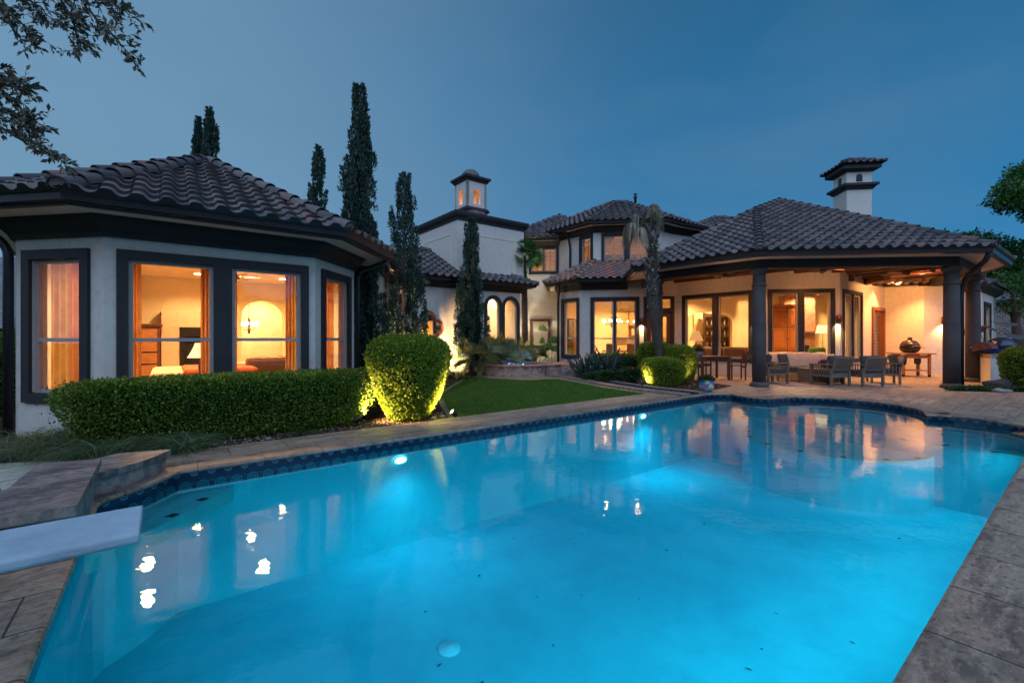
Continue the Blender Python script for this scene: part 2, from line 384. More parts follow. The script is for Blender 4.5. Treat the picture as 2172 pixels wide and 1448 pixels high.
t = NT('turf'); n = t.noise(t.coord(), 1.4, 7, .7); t.bsdf(t.ramp(n, [(.35, (.016, .055, .006)), (.6, (.06, .13, .016)), (.75, (.09, .13, .03))]), .95, 0, .1, t.noise(t.coord(), 90, 4), .8, .03); M['turf'] = t.m
def leafm(name, stops, trans=.25, rough=.5, big=None):
    t = NT(name); r = t.rnd(); c = t.ramp(r, stops)
    n = t.noise(t.coord(), 3.0, 3, .5); c = t.mix(t.math('MULTIPLY', n, .5), c, tuple(x * .55 for x in stops[0][1]))
    p = t.bsdf(c, rough, 0, .35); tl = t.new('BsdfTranslucent'); t.lk(c, tl.inputs[0])
    mx = t.new('MixShader'); mx.inputs[0].default_value = trans; t.lk(p.outputs[0], mx.inputs[1]); t.lk(tl.outputs[0], mx.inputs[2]); t.lk(mx.outputs[0], t.out.inputs[0]); return t.m
M['hedge'] = leafm('hedge_leaf', [(0, (.04, .085, .008)), (.5, (.11, .20, .016)), (.85, (.20, .31, .03)), (1, (.36, .44, .10))])
M['bush'] = leafm('bush_leaf', [(0, (.07, .13, .008)), (.5, (.18, .28, .018)), (1, (.36, .45, .05))], .3)
M['cyp'] = leafm('cypress_leaf', [(0, (.016, .040, .032)), (.6, (.038, .082, .062)), (1, (.085, .14, .10))], .1)
M['tree'] = leafm('tree_leaf', [(0, (.02, .07, .012)), (.6, (.05, .14, .02)), (1, (.10, .24, .04))])
M['oak'] = leafm('oak_leaf', [(0, (.06, .07, .05)), (.6, (.13, .13, .09)), (1, (.28, .26, .18))], .15)
M['palm'] = leafm('palm_leaf', [(0, (.05, .12, .03)), (.6, (.11, .24, .06)), (1, (.22, .34, .09))], .3)
M['palmg'] = leafm('palmetto_leaf', [(0, (.08, .10, .04)), (.6, (.17, .19, .07)), (1, (.34, .31, .11))], .3)
M['dead'] = leafm('dead_frond', [(0, (.14, .12, .08)), (.6, (.30, .26, .18)), (1, (.46, .42, .32))], .3, .8)
M['agave'] = leafm('agave_leaf', [(0, (.028, .060, .055)), (1, (.055, .105, .095))], .03, .45)
M['gcov'] = leafm('ground_cover_leaf', [(0, (.012, .035, .012)), (.6, (.03, .08, .02)), (1, (.06, .13, .03))], .15)
M['orn'] = leafm('ornamental_grass_blade', [(0, (.04, .08, .035)), (.6, (.09, .16, .06)), (1, (.26, .26, .13))], .2)
M['lawnb'] = leafm('lawn_blade', [(0, (.035, .10, .008)), (.6, (.09, .20, .018)), (1, (.20, .32, .04))], .2, .7)
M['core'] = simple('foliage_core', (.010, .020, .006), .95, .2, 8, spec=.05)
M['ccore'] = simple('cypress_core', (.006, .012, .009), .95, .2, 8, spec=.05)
M['bark'] = simple('bark', (.055, .040, .032), .9, .4, 14, bump=.9, bd=.03)
M['pbark'] = simple('palm_bark', (.10, .075, .06), .95, .45, 22, bump=1, bd=.04)
M['grayleaf'] = leafm('leaf_base_stub', [(0, (.13, .12, .11)), (1, (.42, .40, .36))], .05, .8)
def woodm(name, a, b, rough=.5, sc=(1.5, 14, 14)):
    t = NT(name); co = t.coord(sc); n = t.noise(co, 2.2, 6, .65); t.bsdf(t.ramp(n, [(.3, a), (.7, b)]), rough, 0, .45, n, .25, .01); return t.m
M['teak'] = woodm('weathered_wood', (.085, .07, .055), (.19, .15, .115), .7)
M['dwood'] = woodm('dark_red_wood', (.05, .016, .008), (.12, .038, .016), .45)
M['cartwood'] = woodm('cedar_wood', (.26, .09, .03), (.40, .16, .055), .5)
M['beamwood'] = woodm('ceiling_wood', (.06, .018, .010), (.11, .032, .017), .55)
M['armoire'] = woodm('armoire_pine', (.34, .10, .025), (.50, .17, .04), .45)
M['wframe'] = woodm('round_window_wood', (.20, .07, .035), (.32, .12, .06), .5)
M['cush'] = simple('charcoal_cushion', (.045, .048, .055), .9, .2, 30, bump=.3)
M['cushl'] = simple('linen_cushion', (.40, .31, .26), .9, .1, 30, bump=.3)
def clothm(name, c0, c1):
    t = NT(name); n = t.noise(t.coord(), 6, 5, .6); c = t.ramp(n, [(.3, c0), (.7, c1)]); p = t.bsdf(c, .85, 0, .2); tl = t.new('BsdfTranslucent'); t.lk(c, tl.inputs[0])
    mx = t.new('MixShader'); mx.inputs[0].default_value = .55; t.lk(p.outputs[0], mx.inputs[1]); t.lk(tl.outputs[0], mx.inputs[2]); t.lk(mx.outputs[0], t.out.inputs[0]); return t.m
M['drape'] = clothm('rust_curtain', (.44, .17, .06), (.60, .29, .12))
M['gold'] = clothm('gold_curtain', (.44, .26, .08), (.62, .40, .14))
M['red'] = simple('red_bedspread', (.55, .09, .03), .85, .15, 6)
M['linen'] = simple('pale_linen', (.62, .40, .28), .9, .08, 12)
M['leather'] = simple('brown_leather', (.12, .05, .022), .45, .25, 6)
M['ldark'] = simple('dark_furniture', (.07, .03, .015), .45, .2, 5)
M['green'] = simple('green_cushion', (.04, .12, .02), .8, .15, 6)
M['black'] = simple('black_metal', (.012, .012, .014), .4, .2, 8, metal=.4)
M['white'] = simple('white_plastic', (.75, .78, .80), .5, .05, 8)
M['board'] = simple('board_surface', (.28, .38, .45), .85, .16, 5, bump=1.0, bd=.006)
M['colm'] = simple('column_stucco', (.055, .048, .048), .75, .25, 2.5, bump=.4)
M['cap'] = simple('tile_mortar', (.16, .14, .13), .9, .3, 12, bump=.8, bd=.02)
M['shingle'] = stone('grey_shingle', (.15, .155, .17), (.19, .19, .20), (.10, .10, .115), .45, .16, 0, mortar=.012, veinamt=.4, rough=.9)
def brick(name, rotz, ax):
    t = NT(name); co = t.new('TexCoord'); s = t.new('SeparateXYZ'); t.lk(co.outputs['Object'], s.inputs[0]); cb = t.new('CombineXYZ')
    t.lk(s.outputs[ax], cb.inputs[0]); t.lk(s.outputs[2], cb.inputs[1])
    br = t.new('TexBrick'); br.inputs['Scale'].default_value = 1; br.inputs['Brick Width'].default_value = .3; br.inputs['Row Height'].default_value = .11; br.inputs['Mortar Size'].default_value = .014
    br.inputs['Color1'].default_value = (.06, .045, .045, 1); br.inputs['Color2'].default_value = (.22, .13, .11, 1); br.inputs['Mortar'].default_value = (.36, .34, .33, 1); t.lk(cb.outputs[0], br.inputs['Vector'])
    t.bsdf(br.outputs[0], .9, 0, .2, br.outputs['Fac'], .4, .01); return t.m
M['brick'] = brick('brick', 0, 0)
M['lamp'] = emissive('lamp_glow', (1, .62, .28), 14)
M['bulb'] = emissive('bulb_glow', (1, .70, .38), 30)
M['shade'] = emissive('lamp_shade_glow', (1, .66, .34), 1.5)
M['poolglow'] = emissive('pool_lamp_glow', (.55, 1, 1), 9)
M['lens'] = emissive('spot_lens_glow', (1, .72, .35), 25)
WARM = (1, .57, .22)
def light(name, kind, loc, power, c=WARM, size=.2, rot=(0, 0, 0), spot=None, parent=None, tgt=None, blend=.5):
    d = bpy.data.lights.new(name, kind); d.energy = power; d.color = c
    if kind == 'AREA': d.shape = 'DISK'; d.size = size
    else: d.shadow_soft_size = size
    if kind == 'SPOT': d.spot_size = R(spot); d.spot_blend = blend
    o = bpy.data.objects.new(name, d); col.objects.link(o)
    off = Vector(OFF.get(parent.name, (0, 0, 0))) if parent else Vector((0, 0, 0))
    o.location = Vector(loc) - off
    if tgt is not None: o.rotation_euler = (Vector(tgt) - Vector(loc)).to_track_quat('-Z', 'Y').to_euler()
    else: o.rotation_euler = rot
    if parent: o.parent = parent
    return o
# ------------------------------------------------------------------ pool outline in plan (house axes a,b)
def arc(cx, cy, r, a0, a1, n): return [(cx + r * math.cos(R(a0 + (a1 - a0) * i / n)), cy + r * math.sin(R(a0 + (a1 - a0) * i / n))) for i in range(n + 1)]
far = [(9.9, .455), (10.35, .56), (10.7, .82), (10.85, 1.1), (10.86, 1.5), (10.72, 1.80)] + arc(10.75, 3.13, 1.28, -84, 84, 22) + [(10.72, 4.46), (10.62, 4.75), (10.70, 5.05), (10.86, 5.35), (10.62, 5.62), (10.3, 5.72)]
leftc = [(.11, 5.72), (.02, 5.60), (-.10, 5.42), (-.26, 5.25), (-.40, 5.14), (-.46, 5.0)]
pool_ab = [(-.47, .455)] + [(x, .455) for x in (2.5, 5, 7.5)] + far + [(9.69, 5.72), (6.5, 5.72), (3.2, 5.72)] + leftc + [(-.47, 2.7)]
POOL = [AB(*p) for p in pool_ab]                                   # counter-clockwise
def offs(path, d, closed=True):
    n = len(path); out = []
    for i in range(n):
        a, b = path[i - 1], path[(i + 1) % n]; d1 = (path[i] - a).normalized(); d2 = (b - path[i]).normalized()
        n1 = Vector((d1.y, -d1.x)); n2 = Vector((d2.y, -d2.x)); bi = (n1 + n2).normalized(); out.append(path[i] + bi * d / max(.4, bi.dot(n1)))
    return out
WZ = -.112
# ------------------------------------------------------------------ ground, deck, beds, lawn
g = MB(); g.sheet([[(-160, -60), (160, -60), (160, 220), (-160, 220)], offs(POOL, .02)], -.05, up=True)
tag(g.build('ground', M['turf'], fixn=False), kind='structure')
WALLROW = [AB(3.7, 8.1)]
bed = [AB(*p) for p in [(-1.7, 6.62), (3.9, 6.6), (4.3, 7.6), (5.2, 9.5), (8.3, 13.2), (8.9, 15.3), (7, 18.5), (2, 14.5), (-3.5, 10), (-3.6, 7.4)]]
g = MB(); g.sheet([bed], -.012); tag(g.build('garden_bed', M['soil'], fixn=False), kind='structure')
bed2 = [AB(*p) for p in [(10.75, 5.95), (10.35, 6.6), (10.3, 7.8), (10.75, 9.1), (11.15, 10.5), (11.3, 12.0), (13.2, 12.3), (13.6, 8.2), (12.6, 6.2)]]
bed3 = [AB(*p) for p in [(8.6, 14), (9.2, 12.9), (11.5, 12.2), (14.5, 13.5), (15.5, 17.5), (10, 17.5)]]
bed4 = [(11.0, 11.45), (12.0, 11.25), (13.2, 11.1), (16.5, 10.6), (19, 12), (19, 16), (15.5, 13.9), (14.0, 13.1), (13.1, 12.3), (12.3, 12.35)]
lawn = [AB(*p) for p in [(9.25, 6.64), (9.28, 7.2), (9.45, 8.2), (9.85, 9.5), (10.15, 10.7), (9.9, 11.0), (9.45, 10.9), (9.0, 11.2), (8.8, 11.8), (8.55, 12.2), (8.65, 12.7), (8.3, 13.3), (5.1, 9.6), (4.2, 7.6), (3.8, 6.64)]]
deck_o = [(-14, 1.0), (-14, -8), (30, -8), (30, 12.5), (24, 16), (17.6, 16.9)] + [(15.35, 16.9), (14.64, 17.8), (13.3, 16.8), (10.7, 14.8), (8.3, 15.1), (6.5, 17.6)] + [(5.0, 18.4)] + [AB(11.2, 14.0), AB(8.95, 15.3), AB(8.3, 13.2), AB(5.2, 9.5), AB(4.3, 7.6), AB(3.9, 6.6), AB(-1.7, 6.62), AB(-1.75, 7.3), AB(-8, 7.3)]
g = MB(); g.sheet([[Vector(p) for p in deck_o], offs(POOL, .28), [Vector(p) for p in lawn], [Vector(p) for p in bed2], [Vector(p) for p in bed4]], 0.0)
tag(g.build('pool_deck', M['deck'], fixn=False), kind='structure')
for b_, nm in ((bed2, 'planting_bed'), (bed4, 'planting_bed'), (bed3, 'planting_bed')):
    g = MB(); g.sheet([b_], -.010 if b_ is not bed3 else .006); tag(g.build(nm, M['soil'], fixn=False), kind='structure')
g = MB(); g.sheet([lawn], -.012); tag(g.build('lawn', M['turf'], fixn=False), kind='structure')
def inpoly(x, y, P):
    c = np.zeros(len(x), bool); j = len(P) - 1
    for i in range(len(P)):
        xi, yi, xj, yj = P[i][0], P[i][1], P[j][0], P[j][1]
        k = ((yi > y) != (yj > y)) & (x < (xj - xi) * (y - yi) / (yj - yi + 1e-12) + xi); c ^= k; j = i
    return c
def scatter(poly, n):
    P = np.array([[p[0], p[1]] for p in poly]); lo, hi = P.min(0), P.max(0); out = np.zeros((0, 2))
    while len(out) < n:
        q = rng.uniform(lo, hi, (n * 2, 2)); out = np.concatenate([out, q[inpoly(q[:, 0], q[:, 1], P)]])
    return out[:n]
q = scatter(lawn, 90000); b = np.c_[q, np.full(len(q), -.015)]
tag(blades('lawn_grass', b, np.c_[rng.normal(0, .45, (len(q), 2)), np.ones(len(q))], .055, .0035, .35, M['lawnb'], seg=2), 'short mown green grass of the lawn between pool and house', 'grass', kind='stuff')
# mulch chips and pebbles along the bed edge
def pebbles(name, label, poly, n, s0, s1, mat, z=0):
    q = scatter(poly, n); vs = []; fs = []; rn = []
    base = np.array([(1, 0, 0), (-1, 0, 0), (0, 1, 0), (0, -1, 0), (0, 0, 1), (0, 0, -1)], float); F = np.array([(0, 2, 4), (2, 1, 4), (1, 3, 4), (3, 0, 4), (2, 0, 5), (1, 2, 5), (3, 1, 5), (0, 3, 5)])
    s = rng.uniform(s0, s1, (n, 1, 1)); sc = rng.uniform(.5, 1.3, (n, 1, 3)) * np.array([1, 1, .45]); an = rng.uniform(0, 6.28, n)
    v = base[None] * s * sc; c, sn = np.cos(an)[:, None], np.sin(an)[:, None]
    v = np.stack([v[..., 0] * c - v[..., 1] * sn, v[..., 0] * sn + v[..., 1] * c, v[..., 2]], -1) + np.c_[q, np.full(n, z)][:, None, :] + np.array([0, 0, .3]) * s
    f = (F[None] + np.arange(n)[:, None, None] * 6).reshape(-1, 3)
    tag(npmesh(name, v.reshape(-1, 3), f, np.repeat(rng.random(n), 8), mat, smooth=False), label, 'mulch', kind='stuff')
t = NT('chips'); c = t.ramp(t.rnd(), [(0, (.03, .02, .015)), (.6, (.10, .065, .045)), (.9, (.25, .20, .16)), (1, (.42, .38, .33))]); t.bsdf(c, .9, 0, .2); M['chips'] = t.m
pebbles('bark_mulch', 'bark chips and small stones strewn in front of the long hedge', [AB(-1.4, 6.63), AB(3.85, 6.61), AB(4.2, 7.4), AB(-1.4, 7.2)], 3500, .008, .022, M['chips'], -.01)
pebbles('bark_mulch', 'bark chips and leaf litter below the agaves beside the curved rill', bed2, 1500, .01, .035, M['chips'], -.01)

# ------------------------------------------------------------------ pool
pool = wthing('swimming_pool', 'large lit swimming pool with patterned tile band and rounded far end', 'swimming pool', v3(AB(4, 3), -1.5))
def bandmesh(path, z0, z1, name, parent, tile=.152, closed=True, d=0.0, flip=1):
    P = offs(path, d) if d else path; n = len(P); vs = []; uv = []; s = 0; fs = []
    for i in range(n + 1 if closed else n):
        p = P[i % n]
        if i: s += (p - P[(i - 1) % n]).length
        vs += [(p.x, p.y, z0), (p.x, p.y, z1)]; uv += [(s / tile, 0), (s / tile, 1)]
    k = len(vs) // 2
    fs = [(2 * i, 2 * i + 1, 2 * i + 3, 2 * i + 2) for i in range(k - 1)]
    off = Vector(OFF.get(parent.name, (0, 0, 0))); me = bpy.data.meshes.new(name); me.from_pydata([tuple(Vector(v) - off) for v in vs], [], fs)
    l = me.uv_layers.new(name='UVMap')
    for f in me.polygons:
        for li, vi in zip(f.loop_indices, f.vertices): l.data[li].uv = uv[vi]
    me.materials.append(M['band']); o = bpy.data.objects.new(name, me); col.objects.link(o); o.parent = parent; return o
bandmesh(POOL, -.215, -.045, 'tile_band', pool)
m = MB(); n = len(POOL); P2 = POOL
def depth(p):   # the floor slopes gently down to the near-left deep end
    a = p[0] * U.x + p[1] * U.y; return -1.45
vs = [(p.x, p.y, -.215) for p in P2] + [(p.x, p.y, depth(p)) for p in P2]
m.add(vs, [(i, (i + 1) % n, n + (i + 1) % n, n + i) for i in range(n)]); m.sheet([P2], -1.45, up=True); m.build('basin', M['plaster'], pool, fixn=False)
# coping: rounded lip all round
lip = [(.0, -.045), (-.028, -.04), (-.038, -.022), (-.03, -.004), (-.01, .004), (.30, .004), (.30, -.045)]
cp = [POOL[i] for i in range(n)]
def sub(path): return path
iL = [i for i, p in enumerate(pool_ab) if abs(p[0] + .47) < .02]
m = MB(); m.sweep(cp, [(o, z) for o, z in lip], closed=True, m=0)
for k_, f in enumerate(m.f):      # end walls get the darker end stone
    c_ = sum((Vector(m.v[i]) for i in f), Vector()) / len(f); a_ = c_.x * U.x + c_.y * U.y; b_ = c_.x * V.x + c_.y * V.y
    m.m[k_] = 1 if ((a_ < -.3 and b_ < 5.2) or b_ < .7) else 0
m.build('coping', [M['coping'], M['deck']], pool)
# second row of slabs behind the back coping
m = MB(); m.slab([[AB(-.2, 6.03), AB(9.9, 6.03), AB(9.9, 6.62), AB(-.2, 6.62)]], -.04, .002); tag(m.build('coping_path', M['deck']), kind='structure')
# benches and marker tiles
def inner(ab): return [AB(*p) for p in ab]
st1 = [(10.55, .64), (10.75, .9), (10.85, 1.1), (10.85, 1.5), (10.7, 1.81)] + arc(10.75, 3.13, 1.27, -84, 84, 18) + [(10.71, 4.46), (10.61, 4.75), (10.69, 5.05), (10.85, 5.35), (10.6, 5.62), (10.55, 5.7)]
st2 = [(10.15, .57)] + [(10.55, .65)] + [(10.55, 5.69), (10.15, 5.71)]
st3 = arc(10.15, 3.13, 1.5, 90, 270, 16)
m = MB(); m.slab([inner(st1)], -1.45, -.30, 0); m.slab([inner(st1)], -.298, -.27, 1); m.build('bench', [M['plaster'], M['step_pl']], pool)
m = MB(); m.slab([inner(st2)], -1.45, -.46, 0); m.slab([inner(st2)], -.458, -.43, 1); m.build('step', [M['plaster'], M['step_pl']], pool)
m = MB(); m.slab([inner(st3)], -1.45, -.65, 0); m.slab([inner(st3)], -.648, -.62, 1); m.build('step', [M['plaster'], M['step_pl']], pool)
cst = [(.09, 5.71), (.0, 5.59), (-.11, 5.41), (-.27, 5.24), (-.41, 5.13), (-.465, 5.0), (-.465, 4.55), (-.3, 4.64), (-.03, 4.85), (.25, 5.2), (.5, 5.55), (.60, 5.71)]
m = MB(); m.slab([inner(cst)], -.40, -.25); m.build('corner_seat', M['step_pl'], pool)
def dia(a, b, z, s=.055): m = MB(); m.slab([[AB(a - s, b), AB(a, b - s), AB(a + s, b), AB(a, b + s)]], z, z + .004); m.build('marker_tile', M['trim'], pool)
for a, b in ((-.22, 4.78), (.06, 5.08), (.30, 5.40)): dia(a, b, -.25)
for k in range(9): dia(10.66, 1.1 + k * .55, -.27)
for k in range(9): dia(10.24, .95 + k * .55, -.43)
for k in range(7): aa = R(105 + k * 25); dia(10.15 + 1.4 * math.cos(aa), 3.13 + 1.4 * math.sin(aa), -.62)

m = MB(); m.sheet([offs(POOL, .002)], WZ, up=True); m.build('water_surface', M['water'], pool, fixn=False)
# lamps in the long wall, returns, floor drain
nb = -V
def wall_lamp(a, z, power, lit=True, b=5.72, n=nb):
    c = v3(AB(a, b), z) + v3(n, 0) * .012; t_ = v3(U, 0); m = MB(); r = .085; vs = []
    for rr, d in ((r + .02, 0), (r + .015, .02), (r, .02)):
        for k in range(20): an = 2 * math.pi * k / 20; vs.append(c + t_ * rr * math.cos(an) + Vector((0, 0, .5 * rr * math.sin(an))) + v3(n, 0) * d)
    m.add(vs, [(j * 20 + k, j * 20 + (k + 1) % 20, (j + 1) * 20 + (k + 1) % 20, (j + 1) * 20 + k) for j in (0, 1) for k in range(20)]); m.build('lamp_ring', M['white'], pool)
    m = MB(); m.add([c + v3(n, 0) * .016 + t_ * r * math.cos(2 * math.pi * k / 20) + Vector((0, 0, .5 * r * math.sin(2 * math.pi * k / 20))) for k in range(20)], [tuple(range(20))]); m.build('pool_lamp', M['poolglow'] if lit else M['white'], pool)
    if lit: light('pool_light_and_fill', 'SPOT', c + v3(n, 0) * .30, power, (.04, .74, 1), .1, tgt=c + v3(n, 0) * .55 + Vector((0, 0, -1.0)), spot=150, parent=pool, blend=.9)
wall_lamp(2.51, -.29, 26)
wall_lamp(7.82, -.27, 52)
for a in (4.09, 5.02): wall_lamp(a, -.26, 0, False)
for a_, p_ in [(-.1 + 1.0 * k, 80 - 3.2 * k) for k in range(11)]: light('pool_light_and_fill', 'SPOT', v3(AB(a_, .56), -.35), p_, (.05, .80, 1), .3, tgt=v3(AB(a_, 2.6), -1.75), spot=125, parent=pool, blend=1)  # unseen near-wall row, added without fixtures to light the basin evenly
m = MB(); m.lathe(v3(AB(2.03, 3.55), -1.45), [(.0, .03), (.028, .032), (.032, .020), (.06, .03), (.066, .018), (.095, .018), (.105, .0)], 28); m.build('floor_drain', M['white'], pool)
# leaves and twigs lying on the pool floor
dd = np.array([[*(AB(rng.normal(3.6, 1.8), rng.normal(2.9, 1.1))), -1.44] for _ in range(38)])
ok = inpoly(dd[:, 0], dd[:, 1], [(p.x, p.y) for p in offs(POOL, -.2)]); dd = dd[ok]
tag(leafmesh('fallen_leaves', dd, np.c_[rng.normal(0, 1, (len(dd), 2)), np.zeros(len(dd))], .045, M['chips'], aspect=.4, jit=.1), 'small dark leaves and twigs sunk on the pool floor', 'leaves', kind='stuff')

# ------------------------------------------------------------------ rill: curved tiled channel with stone borders
rc = [(9.95, 5.8), (9.98, 6.4), (10.0, 7.0), (10.1, 7.7), (10.3, 8.5), (10.6, 9.4), (10.9, 10.3), (11.1, 11.0), (11.1, 11.6)]
def smooth_path(pts, k=4):
    P = [Vector(p) for p in pts]; out = []
    for i in range(len(P) - 1):
        p0, p1, p2, p3 = P[max(i - 1, 0)], P[i], P[i + 1], P[min(i + 2, len(P) - 1)]
        for j in range(k):
            t = j / k; out.append(.5 * ((2 * p1) + (-p0 + p2) * t + (2 * p0 - 5 * p1 + 4 * p2 - p3) * t * t + (-p0 + 3 * p1 - 3 * p2 + p3) * t ** 3))
    return out + [P[-1]]
RC = smooth_path([AB(*p) for p in rc])
rill = wthing('rill_channel', 'narrow curved water channel lined with dark patterned tile between lawn and planting', 'channel', v3(AB(10.2, 8), 0))
m = MB(); m.sweep(RC, [(-.16, .006), (.16, .006), (.16, .012), (-.16, .012)]); m.build('channel_water', M['water2'], rill)
m = MB(); m.sweep(RC, [(-.17, .002), (.17, .002), (.17, .008), (-.17, .008)]); m.build('channel_floor', M['trim'], rill)
for sd, o0, o1 in ((1, .17, .47), (-1, -.52, -.17)):
    m = MB(); m.sweep(RC, [(o0, -.03), (o1, -.03), (o1, .045), (o0, .045)]); m.build('stone_border', M['coping'], rill, bevel=.008)
n_ = len(RC)
def openband(path, d, z0, z1, name, parent):
    out = []
    for i in range(len(path)):
        a, b = path[max(i - 1, 0)], path[min(i + 1, len(path) - 1)]; t_ = (b - a).normalized(); out.append(path[i] + Vector((t_.y, -t_.x)) * d)
    return bandmesh(out, z0, z1, name, parent, closed=False)
openband(RC, .165, .008, .045, 'tile_edge', rill); openband(RC, -.165, .008, .045, 'tile_edge', rill)

# ------------------------------------------------------------------ raised spa with fountain
SC = Vector((.25, 16.75))
def foil(r, k=56):
    out = []
    for i in range(k):
        an = 2 * math.pi * i / k + TH; q_ = abs(math.sin(2 * (an - TH))); rr = r * (1 + .10 * q_ - .10 * math.exp(-((math.sin(2 * (an - TH))) / .18) ** 2))
        out.append(SC + Vector((rr * 1.22 * math.cos(an), rr * .86 * math.sin(an))))
    return out
spa = wthing('raised_spa', 'raised stone-clad spa of lobed outline with a small fountain jet', 'spa', v3(SC, 0))
o1, o2 = foil(1.42), foil(1.04)
m = MB(); m.slab([o1, o2], -.03, .36); m.build('wall', M['clad'], spa)
m = MB(); m.slab([offs(o1, .05), offs(o2, -.04)], .36, .41); m.build('rim', M['clad_red'], spa, bevel=.012)
bandmesh(o2, .18, .36, 'tile_band', spa, d=-.012)
m = MB(); m.sheet([o2], .2, up=True); m.build('spa_floor', M['plaster'], spa, fixn=False)
m = MB(); m.sheet([offs(o2, -.015)], .30, up=True); m.build('water_surface', M['water2'], spa, fixn=False)
light('spa_light', 'POINT', v3(SC + Vector((.15, .1)), .26), 9, (.45, .62, 1), .05, parent=spa)
m = MB(); jet = []
F0 = SC + Vector((.17, .15))
for k in range(26):
    an = rng.uniform(0, 6.28); sp = rng.uniform(.0, .09); h = rng.uniform(.25, .6); p = []
    for j in range(6): t_ = j / 5; p.append((F0.x + math.cos(an) * sp * t_, F0.y + math.sin(an) * sp * t_, .30 + h * (1 - (1 - t_) ** 2) * (1 if t_ < .7 else .97)))
    m.tube(p, [.008 * (1 - j / 7) for j in range(6)], 5)
m.build('fountain_jet', glassm('jet_water', (.80, .88, 1), .8, .2), spa)
m = MB(); m.slab([[SC + Vector(p) for p in ((1.05, -1.15), (1.42, -1.25), (1.5, -.75), (1.2, -.6))]], -.03, .30); m.build('spillway', M['clad'], spa)
m = MB(); m.slab([[SC + Vector(p) for p in ((1.5, -.8), (2.25, -1.0), (2.6, -.2), (1.7, .5), (1.3, .2))]], -.03, .40); m.build('planter_wall', M['clad_red'], spa, bevel=.02)
for k in range(3):
    m = MB(); m.slab([[SC + Vector(p) for p in ((1.38, -1.28 + k * .13), (1.95, -1.38 + k * .13), (2.0, -.75), (1.45, -.7))]], -.03, .09 + k * .09); m.build('step', M['clad'], spa, bevel=.01)
m = MB(); m.slab([foil(1.42 + .33), offs(foil(1.42), .005)], -.04, .012); tag(m.build('stone_path', M['deck']), kind='structure')

# ------------------------------------------------------------------ diving platform and board
plat = wthing('diving_platform', 'two-level rough stone platform at the near left corner of the pool', 'platform', v3(AB(-1.2, 4.4), 0))
lo = [AB(*p) for p in [(-.45, 3.82), (-.45, 5.02), (-.81, 5.28), (-.81, 4.46), (-3.4, 4.40), (-3.4, 3.82)]][::-1]
m = MB(); m.slab([lo], -.02, .27, 0); m.build('block', M['clad'], plat)
m = MB(); m.slab([offs(lo[::-1], .03) if False else [AB(*p) for p in [(-3.4, 3.79), (-.42, 3.79), (-.42, 5.16), (-.81, 5.2), (-.84, 4.48), (-3.4, 4.43)]]], .27, .33); m.build('slab_top', M['plat'], plat, bevel=.014)
crv = [(-.52, 4.98), (-.50, 5.06), (-.42, 5.20), (-.28, 5.31), (-.13, 5.47), (-.02, 5.66), (.06, 5.83), (-.36, 5.95), (-.62, 5.75), (-.75, 5.3)]
# the lower curved step stands on the corner of the pool wall
m = MB(); m.slab([offs([AB(a, b) for a, b in crv], -.03)], -.02, .145); m.build('step_riser', M['clad'], plat)
m = MB(); m.slab([[AB(*p) for p in crv]], .145, .20); m.build('step_top', M['plat'], plat, bevel=.014)
g = MB(); g.slab([[AB(-4, 4.45), AB(-.84, 4.5), AB(-.84, 5.3), AB(-.6, 5.6), AB(-.35, 5.8), AB(-.25, 6.6), AB(-1.6, 7.25), AB(-4, 7.3)]], -.03, .012); tag(g.build('flagstone_path', M['flag'], fixn=True), kind='structure')
db = wthing('diving_board', 'pale blue-white diving board reaching over the near left of the pool', 'diving board', v3(AB(-1.6, 2.6), 0))
m = MB(); pts_ = []
sec = []
for a in (-2.9, -2, -1, -.5, -.2, -.08): sec.append((a, .495 + .02 * (a + 2.9) / 2.8))
vs = []; fs = []
pr = [(0, 0), (.012, .012), (.012, .04), (0, .052), (-.37, .052), (-.382, .04), (-.382, .012), (-.37, 0)]
for a, z in sec:
    for pb, pz in pr: vs.append(v3(AB(a, 2.80 + pb), z + pz - .02))
k_ = len(pr); fs = [(i * k_ + j, i * k_ + (j + 1) % k_, (i + 1) * k_ + (j + 1) % k_, (i + 1) * k_ + j) for i in range(len(sec) - 1) for j in range(k_)] + [tuple(range(k_)), tuple(range((len(sec) - 1) * k_, len(sec) * k_))]
m.add(vs, fs); m.build('plank', M['board'], db, bevel=.006)
m = MB(); m.box(v3(AB(-1.75, 2.61), .24), (.5, .34, .46), TH); m.build('pedestal', M['clad'], db, bevel=.03)
# ------------------------------------------------------------------ the house
house = wthing('house', 'pale stucco house with dark trim, tiled roofs, glowing bay windows and columned porch', 'house', (4, 19, 0))
def pv(*p): return Vector(p)
B0, B1, B2, B3, B4 = pv(-6.89, 6.25), pv(-5.46, 6.02), pv(-3.34, 7.64), pv(-3.22, 9.18), pv(-4.45, 10.77)
Bm = B0 + V * 6; B5 = pv(-3.5, 11.45)
HL, HR = pv(-4.06, 14.76), pv(.335, 18.16); HB = HR + V * 3.2
W0, W1 = pv(.05, 21.07), pv(2.2, 20.8)
K0, K1, P0, P1, P2_, P3, P4, P5, P6, P7 = pv(1.99, 18.89), pv(2.78, 17.86), pv(6.36, 17.4), pv(8.24, 14.96), pv(10.68, 14.65), pv(13.3, 16.67), pv(14.64, 17.7), pv(15.35, 16.78), pv(16.54, 16.63), pv(17.25, 16.54)
P8 = P7 + U * 4
U0, U1, U2, U3 = pv(2.18, 20.8), pv(3.45, 19.1), pv(6.165, 18.75), pv(6.8, 19.24)
T1 = pv(-2.01, 16.58)
TW = .18
def rect(s0, s1, z0, z1): return [(s0, z0), (s1, z0), (s1, z1), (s0, z1)]
